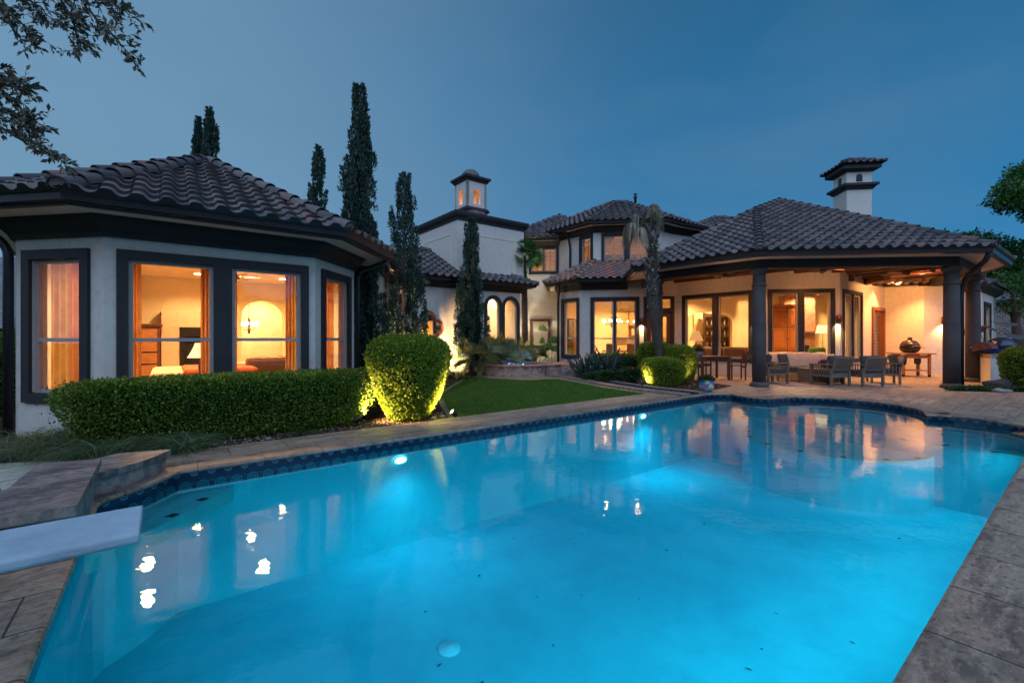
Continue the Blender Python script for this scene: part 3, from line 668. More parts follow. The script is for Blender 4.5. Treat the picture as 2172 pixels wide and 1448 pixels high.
def wall(a, b, z0, z1, holes=(), th=TW, mat='stucco', name='wall'):
    L = (b - a).length; m = MB(); m.wallp(a, b - a, [rect(0, L, z0, z1)] + list(holes), 0, -th); return m.build(name, M[mat], house)
def window(a, b, s0, s1, z0, z1, panes, trim=.16, rail=None, name='window', sash='sash', proud=.045, mull=.14, inset=.07, shutter=False, bar=.035):
    """outer rect of the dark surround s0..s1 x z0..z1; panes = number of side-by-side units; returns the hole"""
    t_ = (b - a).normalized(); w = wthing(name, None, None, v3(a + t_ * (s0 + s1) / 2, z0)); w.parent = house; w.location = Vector(w.location) - Vector(OFF[house.name])
    hole = rect(s0 + trim, s1 - trim, z0 + trim, z1 - trim); inn = []
    W_ = (s1 - s0 - 2 * trim - mull * (panes - 1)) / panes
    for k in range(panes): x = s0 + trim + k * (W_ + mull); inn.append(rect(x, x + W_, z0 + trim, z1 - trim))
    m = MB(); m.wallp(a, t_, [rect(s0, s1, z0, z1)] + inn, proud, -.03); m.build('surround', M['trim'], w, bevel=.008)
    for lp in inn:
        x0, x1, y0, y1 = lp[0][0], lp[1][0], lp[0][1], lp[2][1]; m = MB(); f = .05; hs = []
        if rail: hs = [rect(x0 + f, x1 - f, y0 + f, rail - .025), rect(x0 + f, x1 - f, rail + .025, y1 - f)]
        else: hs = [rect(x0 + f, x1 - f, y0 + f, y1 - f)]
        m.wallp(a, t_, [rect(x0 + .002, x1 - .002, y0 + .002, y1 - .002)] + hs, -inset + .035, -inset - .02); m.build('sash', M[sash], w)
        m = MB(); m.wallp(a, t_, [rect(x0 + f, x1 - f, y0 + f, y1 - f)], -inset + .004, -inset + .008); m.build('pane', M['glass'], w)
        if shutter:
            m = MB(); n_ = Vector((t_.y, -t_.x)); zz = y0 + f + .03; xm = (x0 + x1) / 2
            while zz < y1 - f - .03:
                for xa, xb in ((x0 + f + .02, xm - .02), (xm + .02, x1 - f - .02)):
                    p = a + t_ * xa - n_ * (inset + .06); q_ = a + t_ * xb - n_ * (inset + .06)
                    d = v3(q_ - p, 0); c = v3((p + q_) / 2, zz); Mx = Matrix((v3(t_, 0), (v3(n_, 0) * math.cos(R(48)) + Vector((0, 0, -math.sin(R(48))))), (v3(n_, 0) * math.sin(R(48)) + Vector((0, 0, math.cos(R(48))))))).transposed()
                    m.box(c, (d.length, .062, .008), M=Mx)
                zz += .062
            for xx in (x0 + f, xm, x1 - f): m.wallp(a, t_, [rect(xx - .022, xx + .022, y0 + f, y1 - f)], -inset - .04, -inset - .075)
            m.build('shutter', M['louver'], w)
    return hole
M['louver'] = leafm('louver_blind', [(0, (.62, .38, .16)), (1, (.70, .46, .22))], .45, .6)

M['armoire2'] = woodm('stained_door_wood', (.10, .035, .015), (.18, .06, .025), .5)
# --- bedroom wing (left)
def sp(a, b, px):     # distance along a->b where the sight line through photo column px crosses
    r = (px - 1086) / 955; d = (b - a).normalized(); return (r * a.y - a.x) / (d.x - r * d.y)
h = window(B0, B1, .15, 1.24, .46, 2.55, 1, .13, rail=1.32); wall(B0, B1, -.05, 2.85, [h])
def winholes(s0, s1, z0, z1, panes, trim, mull):
    W_ = (s1 - s0 - 2 * trim - mull * (panes - 1)) / panes; return [rect(s0 + trim + k * (W_ + mull), s0 + trim + k * (W_ + mull) + W_, z0 + trim, z1 - trim) for k in range(panes)]
window(B1, B2, .13, 2.56, .46, 2.55, 2, .12, rail=1.32, mull=.235); wall(B1, B2, -.05, 2.85, winholes(.13, 2.56, .46, 2.55, 2, .12, .235))
window(B2, B3, .19, 1.34, .46, 2.55, 1, .12, rail=1.32); wall(B2, B3, -.05, 2.85, winholes(.19, 1.34, .46, 2.55, 1, .12, 0))
wall(Bm, B0, -.05, 2.85); wall(B3, B4, -.05, 2.85); wall(B4, B5, -.05, 3.3); wall(B5, HL, -.05, 3.36)
# --- hall wall with round-headed pair and four-lobed window
def archloop(c, hw, z0, zt, n=12): zc = zt - hw; return [(c - hw, z0), (c + hw, z0)] + [(c + hw * math.cos(math.pi * i / n), zc + hw * math.sin(math.pi * i / n)) for i in range(n + 1)]
def foilloop(c, z, r, n=9):     # four lobes of radius r about a square
    out = []; d = r * .95
    for k in range(4):
        cx, cz = c + d * math.cos(k * math.pi / 2), z + d * math.sin(k * math.pi / 2)
        for i in range(n + 1):
            an = k * math.pi / 2 - R(82) + R(164) * i / n; out.append((cx + r * math.cos(an), cz + r * math.sin(an)))
        an = k * math.pi / 2 + math.pi / 4; out.append((c + r * 1.28 * math.cos(an), z + r * 1.28 * math.sin(an)))
    return out
th_ = (HR - HL).normalized()
ar = [(4.215, .385), (5.06, .40)]
holes = [archloop(c, hw - .09, .72, 2.86) for c, hw in ar]; q1 = foilloop(1.43, 1.69, .235)
wall(HL, HR, -.05, 3.42, holes + [q1])
wall(HR, HB, -.05, 3.42)
w = wthing('arched_window', None, None, v3(HL + th_ * 4.64, .7)); w.parent = house; w.location = Vector(w.location) - Vector(OFF[house.name])
for c, hw in ar:
    m = MB(); m.wallp(HL, th_, [archloop(c, hw + .035, .62, 2.985), archloop(c, hw - .09, .72, 2.86)], .05, -.02); m.build('surround', M['trim'], w)
    m = MB(); m.wallp(HL, th_, [archloop(c, hw - .09, .72, 2.86), archloop(c, hw - .125, .76, 2.825)], -.03, -.08); m.build('sash', M['sash'], w)
    m = MB(); m.wallp(HL, th_, [archloop(c, hw - .10, .73, 2.85)], -.05, -.054); m.build('pane', M['glass'], w)
w = wthing('quatrefoil_window', None, None, v3(HL + th_ * 1.43, 1.2)); w.parent = house; w.location = Vector(w.location) - Vector(OFF[house.name])
m = MB(); m.wallp(HL, th_, [foilloop(1.43, 1.69, .285), q1], .09, -.03); m.wallp(HL, th_, [foilloop(1.43, 1.69, .315), foilloop(1.43, 1.69, .265)], .05, -.03); m.build('surround', M['wframe'], w)
M['blueglass'] = glassm('blue_leaded_glass', (.03, .06, .22), .5)
m = MB(); m.wallp(HL, th_, [q1, rect(1.43 - .22, 1.43 + .22, 1.69 - .235, 1.69 + .235)], -.05, -.055); m.build('lead_light', M['blueglass'], w)
m = MB()
for k in range(-5, 6):
    if abs(k) > 2 or True:
        m.wallp(HL, th_, [rect(1.43 + k * .085 - .006, 1.43 + k * .085 + .006, 1.69 - (.44 if abs(k) < 3 else .2), 1.69 - .235)], -.045, -.06); m.wallp(HL, th_, [rect(1.43 + k * .085 - .006, 1.43 + k * .085 + .006, 1.69 + .235, 1.69 + (.44 if abs(k) < 3 else .2) + .001)], -.045, -.06)
for k in range(-5, 6):
    for sg in (-1, 1):
        x0, x1 = sorted((1.43 + sg * .22, 1.43 + sg * (.44 if abs(k) < 3 else .24))); m.wallp(HL, th_, [rect(x0, x1, 1.69 + k * .085 - .006, 1.69 + k * .085 + .006)], -.045, -.06)
m.wallp(HL, th_, [rect(1.43 - .24, 1.43 + .24, 1.69 - .255, 1.69 + .255), rect(1.43 - .22, 1.43 + .22, 1.69 - .235, 1.69 + .235)], -.035, -.065); m.build('lead_bars', M['sash'], w)
t = NT('etched_pane'); vo = t.coord(); x = t.new('TexWave', wave_type='RINGS', rings_direction='SPHERICAL'); x.inputs['Scale'].default_value = 6; t.lk(vo, x.inputs['Vector']); tr = t.new('BsdfTranslucent'); t.lk(t.ramp(x.outputs[0], [(.3, (.75, .62, .42)), (.8, (.92, .80, .56))]), tr.inputs[0]); t.lk(tr.outputs[0], t.out.inputs[0]); M['etched'] = t.m
m = MB(); m.wallp(HL, th_, [rect(1.43 - .22, 1.43 + .22, 1.69 - .235, 1.69 + .235)], -.05, -.055); m.build('etched_pane', M['etched'], w, loc=v3(HL + th_ * 1.43, 1.69)).location = Vector(v3(HL + th_ * 1.43, 1.69)) - Vector(OFF[w.name])
# --- recess wall, two storeys, framed niche below and shuttered window above
wall(W0, W1 + (W1 - W0).normalized() * .4, -.05, 5.8, winholes(.73, 2.13, 4.29, 5.58, 1, .12, 0))
window(W0, W1, .73, 2.13, 4.29, 5.58, 2, .12, shutter=True, mull=.02)
w = wthing('wall_niche', None, None, v3(W0.lerp(W1, .58), .9)); w.parent = house; w.location = Vector(w.location) - Vector(OFF[house.name])
m = MB(); m.wallp(W0, W1 - W0, [rect(.84, 1.83, .84, 2.36), rect(.86, 1.71, .84 + .02, 2.22)], .02, -.01); m.build('plaster_margin', simple('grey_margin', (.36, .34, .33), .9), w)
m = MB(); m.wallp(W0, W1 - W0, [rect(.80, 1.74, .90, 2.22), rect(.92, 1.62, 1.0, 2.10)], .09, -.01); m.wallp(W0, W1 - W0, [rect(.76, 1.80, .84, .92)], .14, -.01); m.build('frame', M['wframe'] if False else M['ldark'], w, bevel=.01)
wall(pv(2.3, 20.85), K0, -.05, 3.6)
wall(K0, K1, -.05, 3.6, winholes(.14, 1.15, .51, 2.95, 1, .13, 0)); window(K0, K1, .14, 1.15, .51, 2.95, 1, .13, rail=1.32)
dz = 2.5
wall(K1, P0, -.05, 3.6, winholes(.32, 2.21, .51, 2.95, 2, .13, .07) + [rect(2.50, 3.43, .0, 2.85)]); window(K1, P0, .32, 2.21, .51, 2.95, 2, .13, rail=1.32, mull=.07)
wall(P0, P1, -.05, 3.6, winholes(.25, 2.85, .51, 2.95, 2, .12, .2)); window(P0, P1, .25, 2.85, .51, 2.95, 2, .12, mull=.2)
wall(P1, P2_, -.05, 3.6, winholes(.25, 2.29, .51, 2.95, 2, .12, .17)); window(P1, P2_, .25, 2.29, .51, 2.95, 2, .12, mull=.17)
wall(P2_, P3, -.05, 3.6, winholes(.2, 2.21, .51, 2.95, 2, .12, .12)); window(P2_, P3, .2, 2.21, .51, 2.95, 2, .12, mull=.12)
wall(P3, P4, -.05, 3.6, [rect(.12, 1.5, 0, 2.42)])
wall(P4, P5, -.05, 3.6); wall(P5, P6, -.05, 3.6); wall(P6, P7, -.05, 3.3); wall(P7, P8, -.05, 3.3, winholes(.5, 2.2, .9, 2.7, 1, .12, 0)); window(P7, P8, .5, 2.2, .9, 2.7, 1, .12, shutter=True)
# doors
def door(a, b, s0, s1, z1, transom=None, louver=True, solid=False):
    t_ = (b - a).normalized(); d = wthing('door', None, None, v3(a + t_ * (s0 + s1) / 2, 0)); d.parent = house; d.location = Vector(d.location) - Vector(OFF[house.name])
    zt = transom or z1
    hs = [rect(s0 + .12, s1 - .12, .02, zt - .12)] + ([rect(s0 + .14, s1 - .14, zt + .04, z1 - .1)] if transom else [])
    m = MB(); m.wallp(a, t_, [rect(s0, s1, .0, z1)] + hs, .06, -.10); m.build('door_frame', M['trim'] if not solid else M['armoire2'], d, bevel=.006)
    m = MB(); hh = [rect(s0 + .28, s1 - .28, .35, zt - .3)]; m.wallp(a, t_, [rect(s0 + .125, s1 - .125, .025, zt - .125)] + hh, -.03, -.08); m.build('door_leaf', M['dwood'] if not solid else M['armoire2'], d, bevel=.006)
    m = MB(); m.wallp(a, t_, hh, -.05, -.055)
    if transom: m.wallp(a, t_, [hs[1]], -.05, -.055)
    m.build('pane', M['glass'], d)
    if louver:
        m = MB(); z = .38; n_ = Vector((t_.y, -t_.x))
        while z < zt - .32: m.wallp(a, t_, [rect(s0 + .28, s1 - .28, z, z + .012), ], -.06, -.09); z += .05
        m.build('louver', M['louver'], d)
    m = MB(); p = v3(a + t_ * (s0 + .2) + Vector((t_.y, -t_.x)) * 0.0, 1.0); m.lathe(p + Vector((0, -.0, 0)), [(0, -.03), (.03, -.02), (.03, .02), (0, .03)], 10); m.build('door_knob', M['black'], d)
door(K1, P0, 2.37, 3.52, 2.95, transom=2.45)
door(P3, P4, .04, 1.58, 2.5, solid=True)

# --- upper storey walls
wall(U0, U1, 3.6, 6.0, winholes(1.31, 2.11, 4.49, 5.77, 1, .12, 0)); window(U0, U1, 1.31, 2.11, 4.49, 5.77, 1, .12, shutter=True)
wall(U1, U2, 3.6, 6.0, winholes(.33, 2.45, 4.49, 5.77, 2, .12, .22)); window(U1, U2, .33, 2.45, 4.49, 5.77, 2, .12, shutter=True, mull=.22)
wall(U2, U3, 3.6, 6.0); wall(U3, pv(9.8, 20.9), 3.6, 5.95)

# --- tower with belfry
def tower():
    t_ = wthing('tower', None, None, v3(T1 + (U + V) * 1.57, 3)); t_.parent = house; t_.location = Vector(t_.location) - Vector(OFF[house.name]); s = 3.15
    C = [T1 + V * s, T1, T1 + U * s, T1 + U * s + V * s]
    m = MB(); m.slab([C], 3.45, 5.74); m.build('tower_wall', M['stucco'], t_)
    for a, b in ((C[0], C[1]), (C[1], C[2])):
        L = (b - a).length; m = MB(); m.wallp(a, b - a, [rect(.45, L - .45, 3.2, 5.25), rect(.47, L - .47, 3.22, 5.23)], .018, -.002); m.build('panel_line', M['int_wall'], t_)
    cor = [(0, 5.70), (.03, 5.70), (.05, 5.78), (.13, 5.86), (.16, 5.93), (.16, 6.02), (0, 6.04)]
    m = MB(); m.sweep(C, cor, closed=True); m.build('cornice', M['trim'], t_)
    m = MB(); m.sheet([offs(C, .1)], 6.02); m.build('tower_roof', M['gutter'], t_, fixn=False)
    ctr = T1 + (U + V) * 1.575
    m = MB(); m.lathe(v3(ctr, 6.0), [(1.5, 0), (1.38, .03), (1.15, .11), (.92, .24), (.75, .38), (.66, .5)], 12, smooth=False); m.build('flared_roof', M['tile'], t_)
    b = .95; cc = ctr - (U + V) * b / 2; Q = [cc + V * b, cc, cc + U * b, cc + (U + V) * b]
    m = MB(); m.sweep(Q, [(0, 6.5), (.08, 6.5), (.1, 6.56), (.04, 6.66), (.0, 6.68)], closed=True); m.build('belfry_base', M['trim'], t_)
    for i in range(4):
        a, e = Q[i], Q[(i + 1) % 4]; m = MB(); m.wallp(a, e - a, [rect(0, b, 6.62, 7.75), archloop(b / 2, .17, 6.80, 7.42)], 0, -.11); m.build('belfry_wall', M['stucco'], t_)
    m = MB(); m.slab([Q], 7.68, 7.75); m.build('belfry_ceiling', M['int_ceil'], t_)
    m = MB(); m.sweep(Q, [(-.02, 7.72), (.04, 7.72), (.08, 7.80), (.14, 7.83), (.14, 7.92), (-.02, 7.93)], closed=True); m.slab([Q], 7.86, 7.93); m.build('belfry_cornice', M['trim'], t_)
    m = MB(); m.lathe(v3(ctr, 7.93), [(.42 * math.cos(R(k * 10)), .42 * math.sin(R(k * 10))) for k in range(10)], 16, smooth=False); m.build('dome', M['tile'], t_)
    light('belfry_lamp', 'POINT', v3(ctr, 6.85), 14, (1, .36, .10), .08, parent=t_)
tower()

# --- chimney
def chimney():
    t_ = wthing('chimney', None, None, (15.2, 20.5, 5)); t_.parent = house; t_.location = Vector(t_.location) - Vector(OFF[house.name])
    c = pv(14.87, 20.0); d1 = D7; d2 = Vector((-D7.y, D7.x)); s = 1.02; C = [c + d2 * s, c, c + d1 * s, c + (d1 + d2) * s]
    m = MB(); m.slab([C], 3.5, 8.9); 
    for i in range(4):
        a, e = C[i], C[(i + 1) % 4]; m.wallp(a, e - a, [rect(0, s, 8.9, 9.0)], 0, -.1) if False else None
    m.build('chimney_shaft', M['stucco'], t_)
    for i in range(4):
        a, e = C[i], C[(i + 1) % 4]; m = MB(); m.wallp(a, e - a, [rect(0, s, 8.0, 8.74), archloop(s / 2, .12, 8.26, 8.55)], .012, -.02) if False else m.wallp(a, e - a, [archloop(s / 2, .13, 8.25, 8.60)], .006, -.01); m.build('vent_opening', M['black'], t_)
    m = MB(); m.sweep(C, [(0, 7.90), (.06, 7.92), (.10, 8.0), (.2, 8.06), (.2, 8.16), (0, 8.2)], closed=True); m.build('chimney_cornice', M['trim'], t_)
    m = MB(); m.sweep(C, [(0, 8.68), (.10, 8.7), (.25, 8.78), (.25, 8.98), (0, 8.99)], closed=True); m.build('chimney_eave', M['trim'], t_)
    return C
CH = chimney()

# --- roofs: hipped, tiled; each slope is cut out of a field of S-tiles
def clip_poly(P, n, c):     # keep n.p <= c
    out = []
    for i in range(len(P)):
        a, b = P[i - 1], P[i]; da, db = n.dot(a) - c, n.dot(b) - c
        if (da <= 0) != (db <= 0): t = da / (da - db); out.append(a + (b - a) * t)
        if db <= 0: out.append(b)
    return out
def roof(poly, z, pitch, skip=(), mat='tile', sx=.30, ex=.33, base=None, capr=.105, caps=True, name='roof', zlim=None):
    n = len(poly); pitch = pitch if isinstance(pitch, (list, tuple)) else [pitch] * n
    E = []
    for i in range(n):
        a, b = poly[i], poly[(i + 1) % n]; t_ = (b - a).normalized(); inn = Vector((-t_.y, t_.x)); E.append((a, t_, inn, (b - a).length, pitch[i]))
    def H(i, p): return E[i][4] * (p - E[i][0]).dot(E[i][2])
    rmb = MB(); bmz = bmesh.new(); lay = bmz.faces.layers.float.new('rnd'); hips = {}
    for i in range(n):
        P = [p.copy() for p in poly]
        for j in range(n):
            if j == i: continue
            nn = E[i][2] * E[i][4] - E[j][2] * E[j][4]; c = E[i][4] * E[i][0].dot(E[i][2]) - E[j][4] * E[j][0].dot(E[j][2]); P = clip_poly(P, nn, c)
            if len(P) < 3: break
        if len(P) < 3: continue
        for k in range(len(P)):
            a, b = P[k - 1], P[k]
            if (b - a).length < .1: continue
            if H(i, a) < .02 and H(i, b) < .02: continue
            key = tuple(sorted(((round(a.x, 1), round(a.y, 1)), (round(b.x, 1), round(b.y, 1))))); hips[key] = ((a, z + H(i, a)), (b, z + H(i, b)))
        # underlay
        rmb.add([(p.x, p.y, z + H(i, p) - .03) for p in P], [tuple(range(len(P)))], 0)
        if i in skip: continue
        a0, t_, inn, L, pt = E[i]; cs = 1 / math.sqrt(1 + pt * pt); run = ex * cs
        ss = [(p - a0).dot(t_) for p in P]; ds = [(p - a0).dot(inn) for p in P]
        s0, s1, dmax = min(ss), max(ss), max(ds)
        up = Vector((-inn.x * pt * cs, -inn.y * pt * cs, cs)); bm = bmesh.new(); ly = bm.faces.layers.float.new('rnd')
        NS = 8; prof = [(k / NS, (.054 * (1 - ((k / NS - .3) / .3) ** 2) ** .5 if abs(k / NS - .3) < .3 else -.022 * math.sin(math.pi * (k / NS - .6) / .4))) for k in range(NS + 1)]
        c0 = int(math.floor(s0 / sx)) - 1; c1 = int(math.ceil(s1 / sx)) + 1; r1 = int(math.ceil(dmax / run)) + 1
        edges = [(P[k - 1], P[k]) for k in range(len(P)) if (P[k] - P[k - 1]).length > 1e-4]
        def inside(p, mg):
            for a, b in edges:
                d = (b - a).normalized()
                if d.x * (p.y - a.y) - d.y * (p.x - a.x) < -mg: return False
            return True
        for r_ in range(r1):
            d0 = r_ * run - .05; d1 = d0 + run
            for c_ in range(c0, c1):
                ctr = a0 + t_ * ((c_ + .5) * sx) + inn * ((d0 + d1) / 2)
                if not inside(ctr, .32): continue
                rv = random.random(); jz = random.uniform(-.006, .007)
                lo_, hi_, fr_ = [], [], []
                for x_, h_ in prof:
                    p = a0 + t_ * ((c_ + x_) * sx)
                    pl = p + inn * d0; ph = p + inn * (d1 + .01)
                    lo_.append(bm.verts.new(Vector((pl.x, pl.y, z + pt * d0)) + up * (h_ + .042 + jz))); hi_.append(bm.verts.new(Vector((ph.x, ph.y, z + pt * d1)) + up * (h_ + .0)))
                    fr_.append(bm.verts.new(Vector((pl.x, pl.y, z + pt * d0)) + up * (h_ * (.9 if r_ else .2) - .008)))
                for k in range(NS):
                    f = bm.faces.new((lo_[k], lo_[k + 1], hi_[k + 1], hi_[k])); f.smooth = True; f[ly] = rv
                    f = bm.faces.new((fr_[k], fr_[k + 1], lo_[k + 1], lo_[k])); f[ly] = 0.0; f.material_index = 0 if r_ else 1  # risers take the darkest tone, black at the eave: painted shadow lines
        for a, b in edges:
            if H(i, a) < .02 and H(i, b) < .02: continue
            d = (b - a).normalized(); nrm = Vector((d.y, -d.x, 0))
            bmesh.ops.bisect_plane(bm, geom=bm.verts[:] + bm.edges[:] + bm.faces[:], plane_co=(a.x, a.y, 0), plane_no=nrm, clear_outer=True)
        bm.normal_update(); tmp = bpy.data.meshes.new('t'); bm.to_mesh(tmp); bm.free(); bmz.from_mesh(tmp); bpy.data.meshes.remove(tmp)
    off = Vector(OFF[house.name]); 
    me = bpy.data.meshes.new(name); bmesh.ops.translate(bmz, verts=bmz.verts, vec=-off); bmz.to_mesh(me); bmz.free(); me.materials.append(M[mat]); me.materials.append(M['black'])
    o = bpy.data.objects.new(name, me); col.objects.link(o); o.parent = house
    u_ = MB(); u_.v, u_.f, u_.m, u_.sm, u_.r = rmb.v, rmb.f, rmb.m, rmb.sm, rmb.r
    us = u_.build('underlay', M['trim'], None, off=off, fixn=False); us.parent = o
    if caps:
        for k_, ((a, za), (b, zb)) in hips.items():
            if za > zb: a, za, b, zb = b, zb, a, za
            A = v3(a, za); B = v3(b, zb); d = B - A; L = d.length; d.normalize(); sd = d.cross(Vector((0, 0, 1))).normalized(); up = sd.cross(d); nC = max(1, int(L / .36)); st = L / nC; mb = MB()
            for q in range(nC):
                p0 = A + d * (q * st - .04) + up * .045; p1 = A + d * ((q + 1) * st + .03) + up * .012
                vs = []
                for p, r_ in ((p0, capr * 1.1), (p1, capr * .9)):
                    for kk in range(9): an = R(-12) + R(204) * kk / 8; vs.append(p + sd * r_ * math.cos(an) + up * r_ * math.sin(an) * .95)
                mb.add(vs, [(kk, kk + 1, 10 + kk, 9 + kk) for kk in range(8)], 0, True)
                vs2 = [p0 + sd * capr * 1.1 * math.cos(R(-12) + R(204) * kk / 8) * s_ + up * capr * 1.1 * math.sin(R(-12) + R(204) * kk / 8) * .95 * s_ for s_ in (1, .86) for kk in range(9)]
                mb.add(vs2, [(kk, kk + 1, 10 + kk, 9 + kk) for kk in range(8)], 0, False, 0.0)
                if q == 0 and za < z + .4: mb.add([p0 + d * .02] + [p0 + d * .02 + sd * capr * .92 * math.cos(R(204) * kk / 8 - R(12)) + up * capr * .9 * math.sin(R(204) * kk / 8 - R(12)) for kk in range(9)], [(0, kk + 1, kk + 2) for kk in range(8)], 1)
            c_ = mb.build('ridge_cap', [M[mat], M['cap']], None, off=off, fixn=False); c_.parent = o
    return o
def eaves(chain, z, ov, zs=None, closed=False, frieze=True, fz=.24, gut=True, wallchain=None):
    """z = gutter top; soffit, fascia, gutter and cove frieze round a wall chain"""
    m = MB(); m.sweep(chain, [(-.05, z - .10), (ov - .10, z - .10), (ov - .10, z - .125), (-.05, z - .125)], closed); m.build('soffit', M['soffit'], house)
    m = MB(); m.sweep(chain, [(ov - .14, z - .02), (ov - .10, z - .02), (ov - .10, z - .155), (ov - .14, z - .155)], closed); m.build('fascia', M['gutter'], house)
    m = MB(); m.sweep(chain, [(ov - .097, z), (ov - .09, z), (ov - .085, z - .10), (ov - .02, z - .10), (ov - .005, z - .03), (ov + .02, z - .015), (ov + .02, z), (ov + .03, z), (ov + .03, z - .02), (ov + .012, z - .04), (ov, z - .115), (ov - .097, z - .118)], closed); m.build('gutter', M['gutter'], house)
    if frieze:
        f1 = z - .127; pr = [(0, f1)] + [(.005 + (.20) * (1 - math.cos(R(90 * k / 5))), f1 - fz + fz * .85 * math.sin(R(90 * k / 5))) for k in range(5, -1, -1)][::1]
        pr = [(-.02, f1), (.21, f1), (.21, f1 - .04), (.17, f1 - .06), (.13, f1 - fz * .55), (.07, f1 - fz * .8), (.05, f1 - fz), (-.02, f1 - fz)]
        m = MB(); m.sweep(chain, pr, closed); m.build('frieze', M['trim'], house)
def off_open(path, d):
    out = []
    for i in range(len(path)):
        a, b = path[max(i - 1, 0)], path[min(i + 1, len(path) - 1)]; d1 = (path[i] - a).normalized() if i else (b - path[i]).normalized(); d2 = (b - path[i]).normalized() if i < len(path) - 1 else d1
        n1 = Vector((d1.y, -d1.x)); n2 = Vector((d2.y, -d2.x)); bi = (n1 + n2).normalized(); out.append(path[i] + bi * d / max(.4, bi.dot(n1)))
    return out
bch = [B0 + V * 5, B0, B1, B2, B3, B3 + V * 2.6]
bch[0] = B0 + V * 6
eaves(bch, 3.09, .72, fz=.26)
be = off_open(bch, .72)
roof([be[0], be[1], be[2], be[3], be[4], B3 + V * 6.5 + U * .72][0:6], 3.09, [.66, .5, .5, .5, .66, .5], skip=(5,))
wch = [B5 + Vector((.05, -.1)), HL]
eaves([B5, HL, HR, HR + V * 2.5], 3.46, .46, fz=.2)
he = off_open([B5, HL, HR], .46)
G_ = pv(1.02, 18.07); GL = G_ - U * 6.5
roof([GL, G_, G_ + V * 5.6, GL + V * 5.6], 3.46, [.5, .5, .5, .5], skip=(2,))
roof([pv(-3.06, 11.3), pv(-3.75, 15.2), pv(-8.3, 14.4), pv(-7.4, 10.2)], 3.46, .5, skip=(2,))
# kitchen bay roof
kch = [K0 + V * 2.4, K0, K1, P0]
kch = [pv(1.99, 18.89) + Vector((.25, 2.0)), K0, K1, K1 + (P0 - K1).normalized() * 1.75]
eaves(kch, 3.62, .60, fz=.26)
ke = off_open(kch, .60)
roof([ke[0], ke[1], ke[2], ke[2] + D7 * 5.0, ke[2] + D7 * 5.0 + Vector((.7, 5.2)), ke[0] + Vector((.6, 1.2))], 3.62, [.5] * 6, mat='tile_red', skip=(3, 4, 5))
# porch roof
C0, C1, C2, C3 = pv(3.98, 14.7), pv(6.47, 11.75), pv(12.03, 11.26), pv(14.85, 13.36)
pe = [pv(4.9, 21.6), C0, C1, C2, C3, pv(17.5, 18.5), pv(14, 24.5), pv(8, 25)]
roof(pe, 3.64, .5, skip=(5, 6, 7))
pin = off_open(pe[:6], -.62)
pgut = [pv(4.30, 17.1), C0, C1, C2, C3, pv(16.2, 15.95)]
m = MB(); m.sweep(pgut, [(-.13, 3.63), (-.097, 3.63), (-.09, 3.53), (-.03, 3.53), (-.015, 3.59), (.02, 3.61), (.02, 3.64), (.032, 3.64), (.032, 3.61), (.012, 3.58), (0, 3.49), (-.13, 3.48)]); m.build('gutter', M['gutter'], house)
m = MB(); m.sweep(off_open(pgut, -.1), [(-.60, 3.505), (0, 3.505), (0, 3.53), (-.60, 3.53)]); m.build('soffit', M['soffit'], house)
colc = off_open([pv(4.4, 17.5), C0, C1, C2, C3, pv(16.4, 16.5)], -.80)
COLS = [colc[1], colc[2], colc[3], colc[4]]
m = MB(); m.sweep(colc, [(-.17, 3.26), (.17, 3.26), (.17, 3.50), (-.17, 3.50)]); m.build('porch_beam', M['trim'], house, bevel=.01)
m = MB(); ceil = [pv(4.6, 17.4)] + colc[1:5] + [pv(16.2, 16.4), P5, P4, P3, P2_, P1, P0, K1 + (P0 - K1) * .5]
m.sheet([ceil], 3.58, up=False); m.build('porch_ceiling', M['beamwood'], house, fixn=False)
m = MB()
for k in range(8):
    p = pv(5.2, 16.2) + (D7 * 1.15) * k
    m.bar(v3(p + V * (-2.0, -1.6, -2.6, -3.2, -3.2, -3.0, -1.9, -.8)[k], 3.52), v3(p + V * 2.2, 3.52), .10, .12)
m.build('ceiling_joists', M['beamwood'], house)
m = MB(); m.bar(v3(P4 + (P4 - P5).normalized() * .1, 3.47), v3(P5 + (P5 - P4).normalized() * 1.6, 3.47), .22, .24); m.bar(v3(P5 - D7 * .1, 3.42), v3(P6 + D7 * .3, 3.42), .24, .3); m.build('wall_beam', M['beamwood'], house)
# upper roofs
uch = [U0 + V * .6, U1, U2, U3, pv(9.8, 20.9)]
eaves([U0, U1, U2, U3 , pv(8.6, 20.3)], 6.17, .60, fz=.25)
ue = off_open([U0 + V * 2, U1, U2, U2 + U * 3.2], .60)
roof([ue[0], ue[1], ue[2], ue[3], pv(7.6, 25.2), pv(2.2, 25.4)], 6.17, .5, skip=(3, 4))
eaves([W0, W1], 5.92, .55, fz=.2)
roof([pv(-.3, 20.5), pv(4.5, 19.9), pv(5.3, 27), pv(.5, 27.6)], 5.92, [.62] * 4, skip=(2,))
roof([pv(7.2, 21.4), pv(14.6, 20.6), pv(15.4, 28), pv(8, 28.8)], 6.1, .5, skip=(2,), caps=True)
# wing at far right
eaves([P6, P7, P8], 3.32, .28, fz=.16)
roof([pv(12.5, 16.9), pv(17.42, 16.27), pv(17.42, 16.27) + U * 5, pv(14.5, 23)], 3.32, .45, skip=(2, 3))
# chimney cap
CE = offs(CH, .32)
roof(CE, 9.0, .5, sx=.28, capr=.09)
# vent pipe on the upper ridge
m = MB(); m.lathe((6.0, 21.9, 7.4), [(.06, 0), (.06, .72), (.10, .74), (.10, .80), (.05, .82), (.05, .9), (.11, .92), (.0, .97)], 10); m.build('vent_pipe', M['gutter'], house)
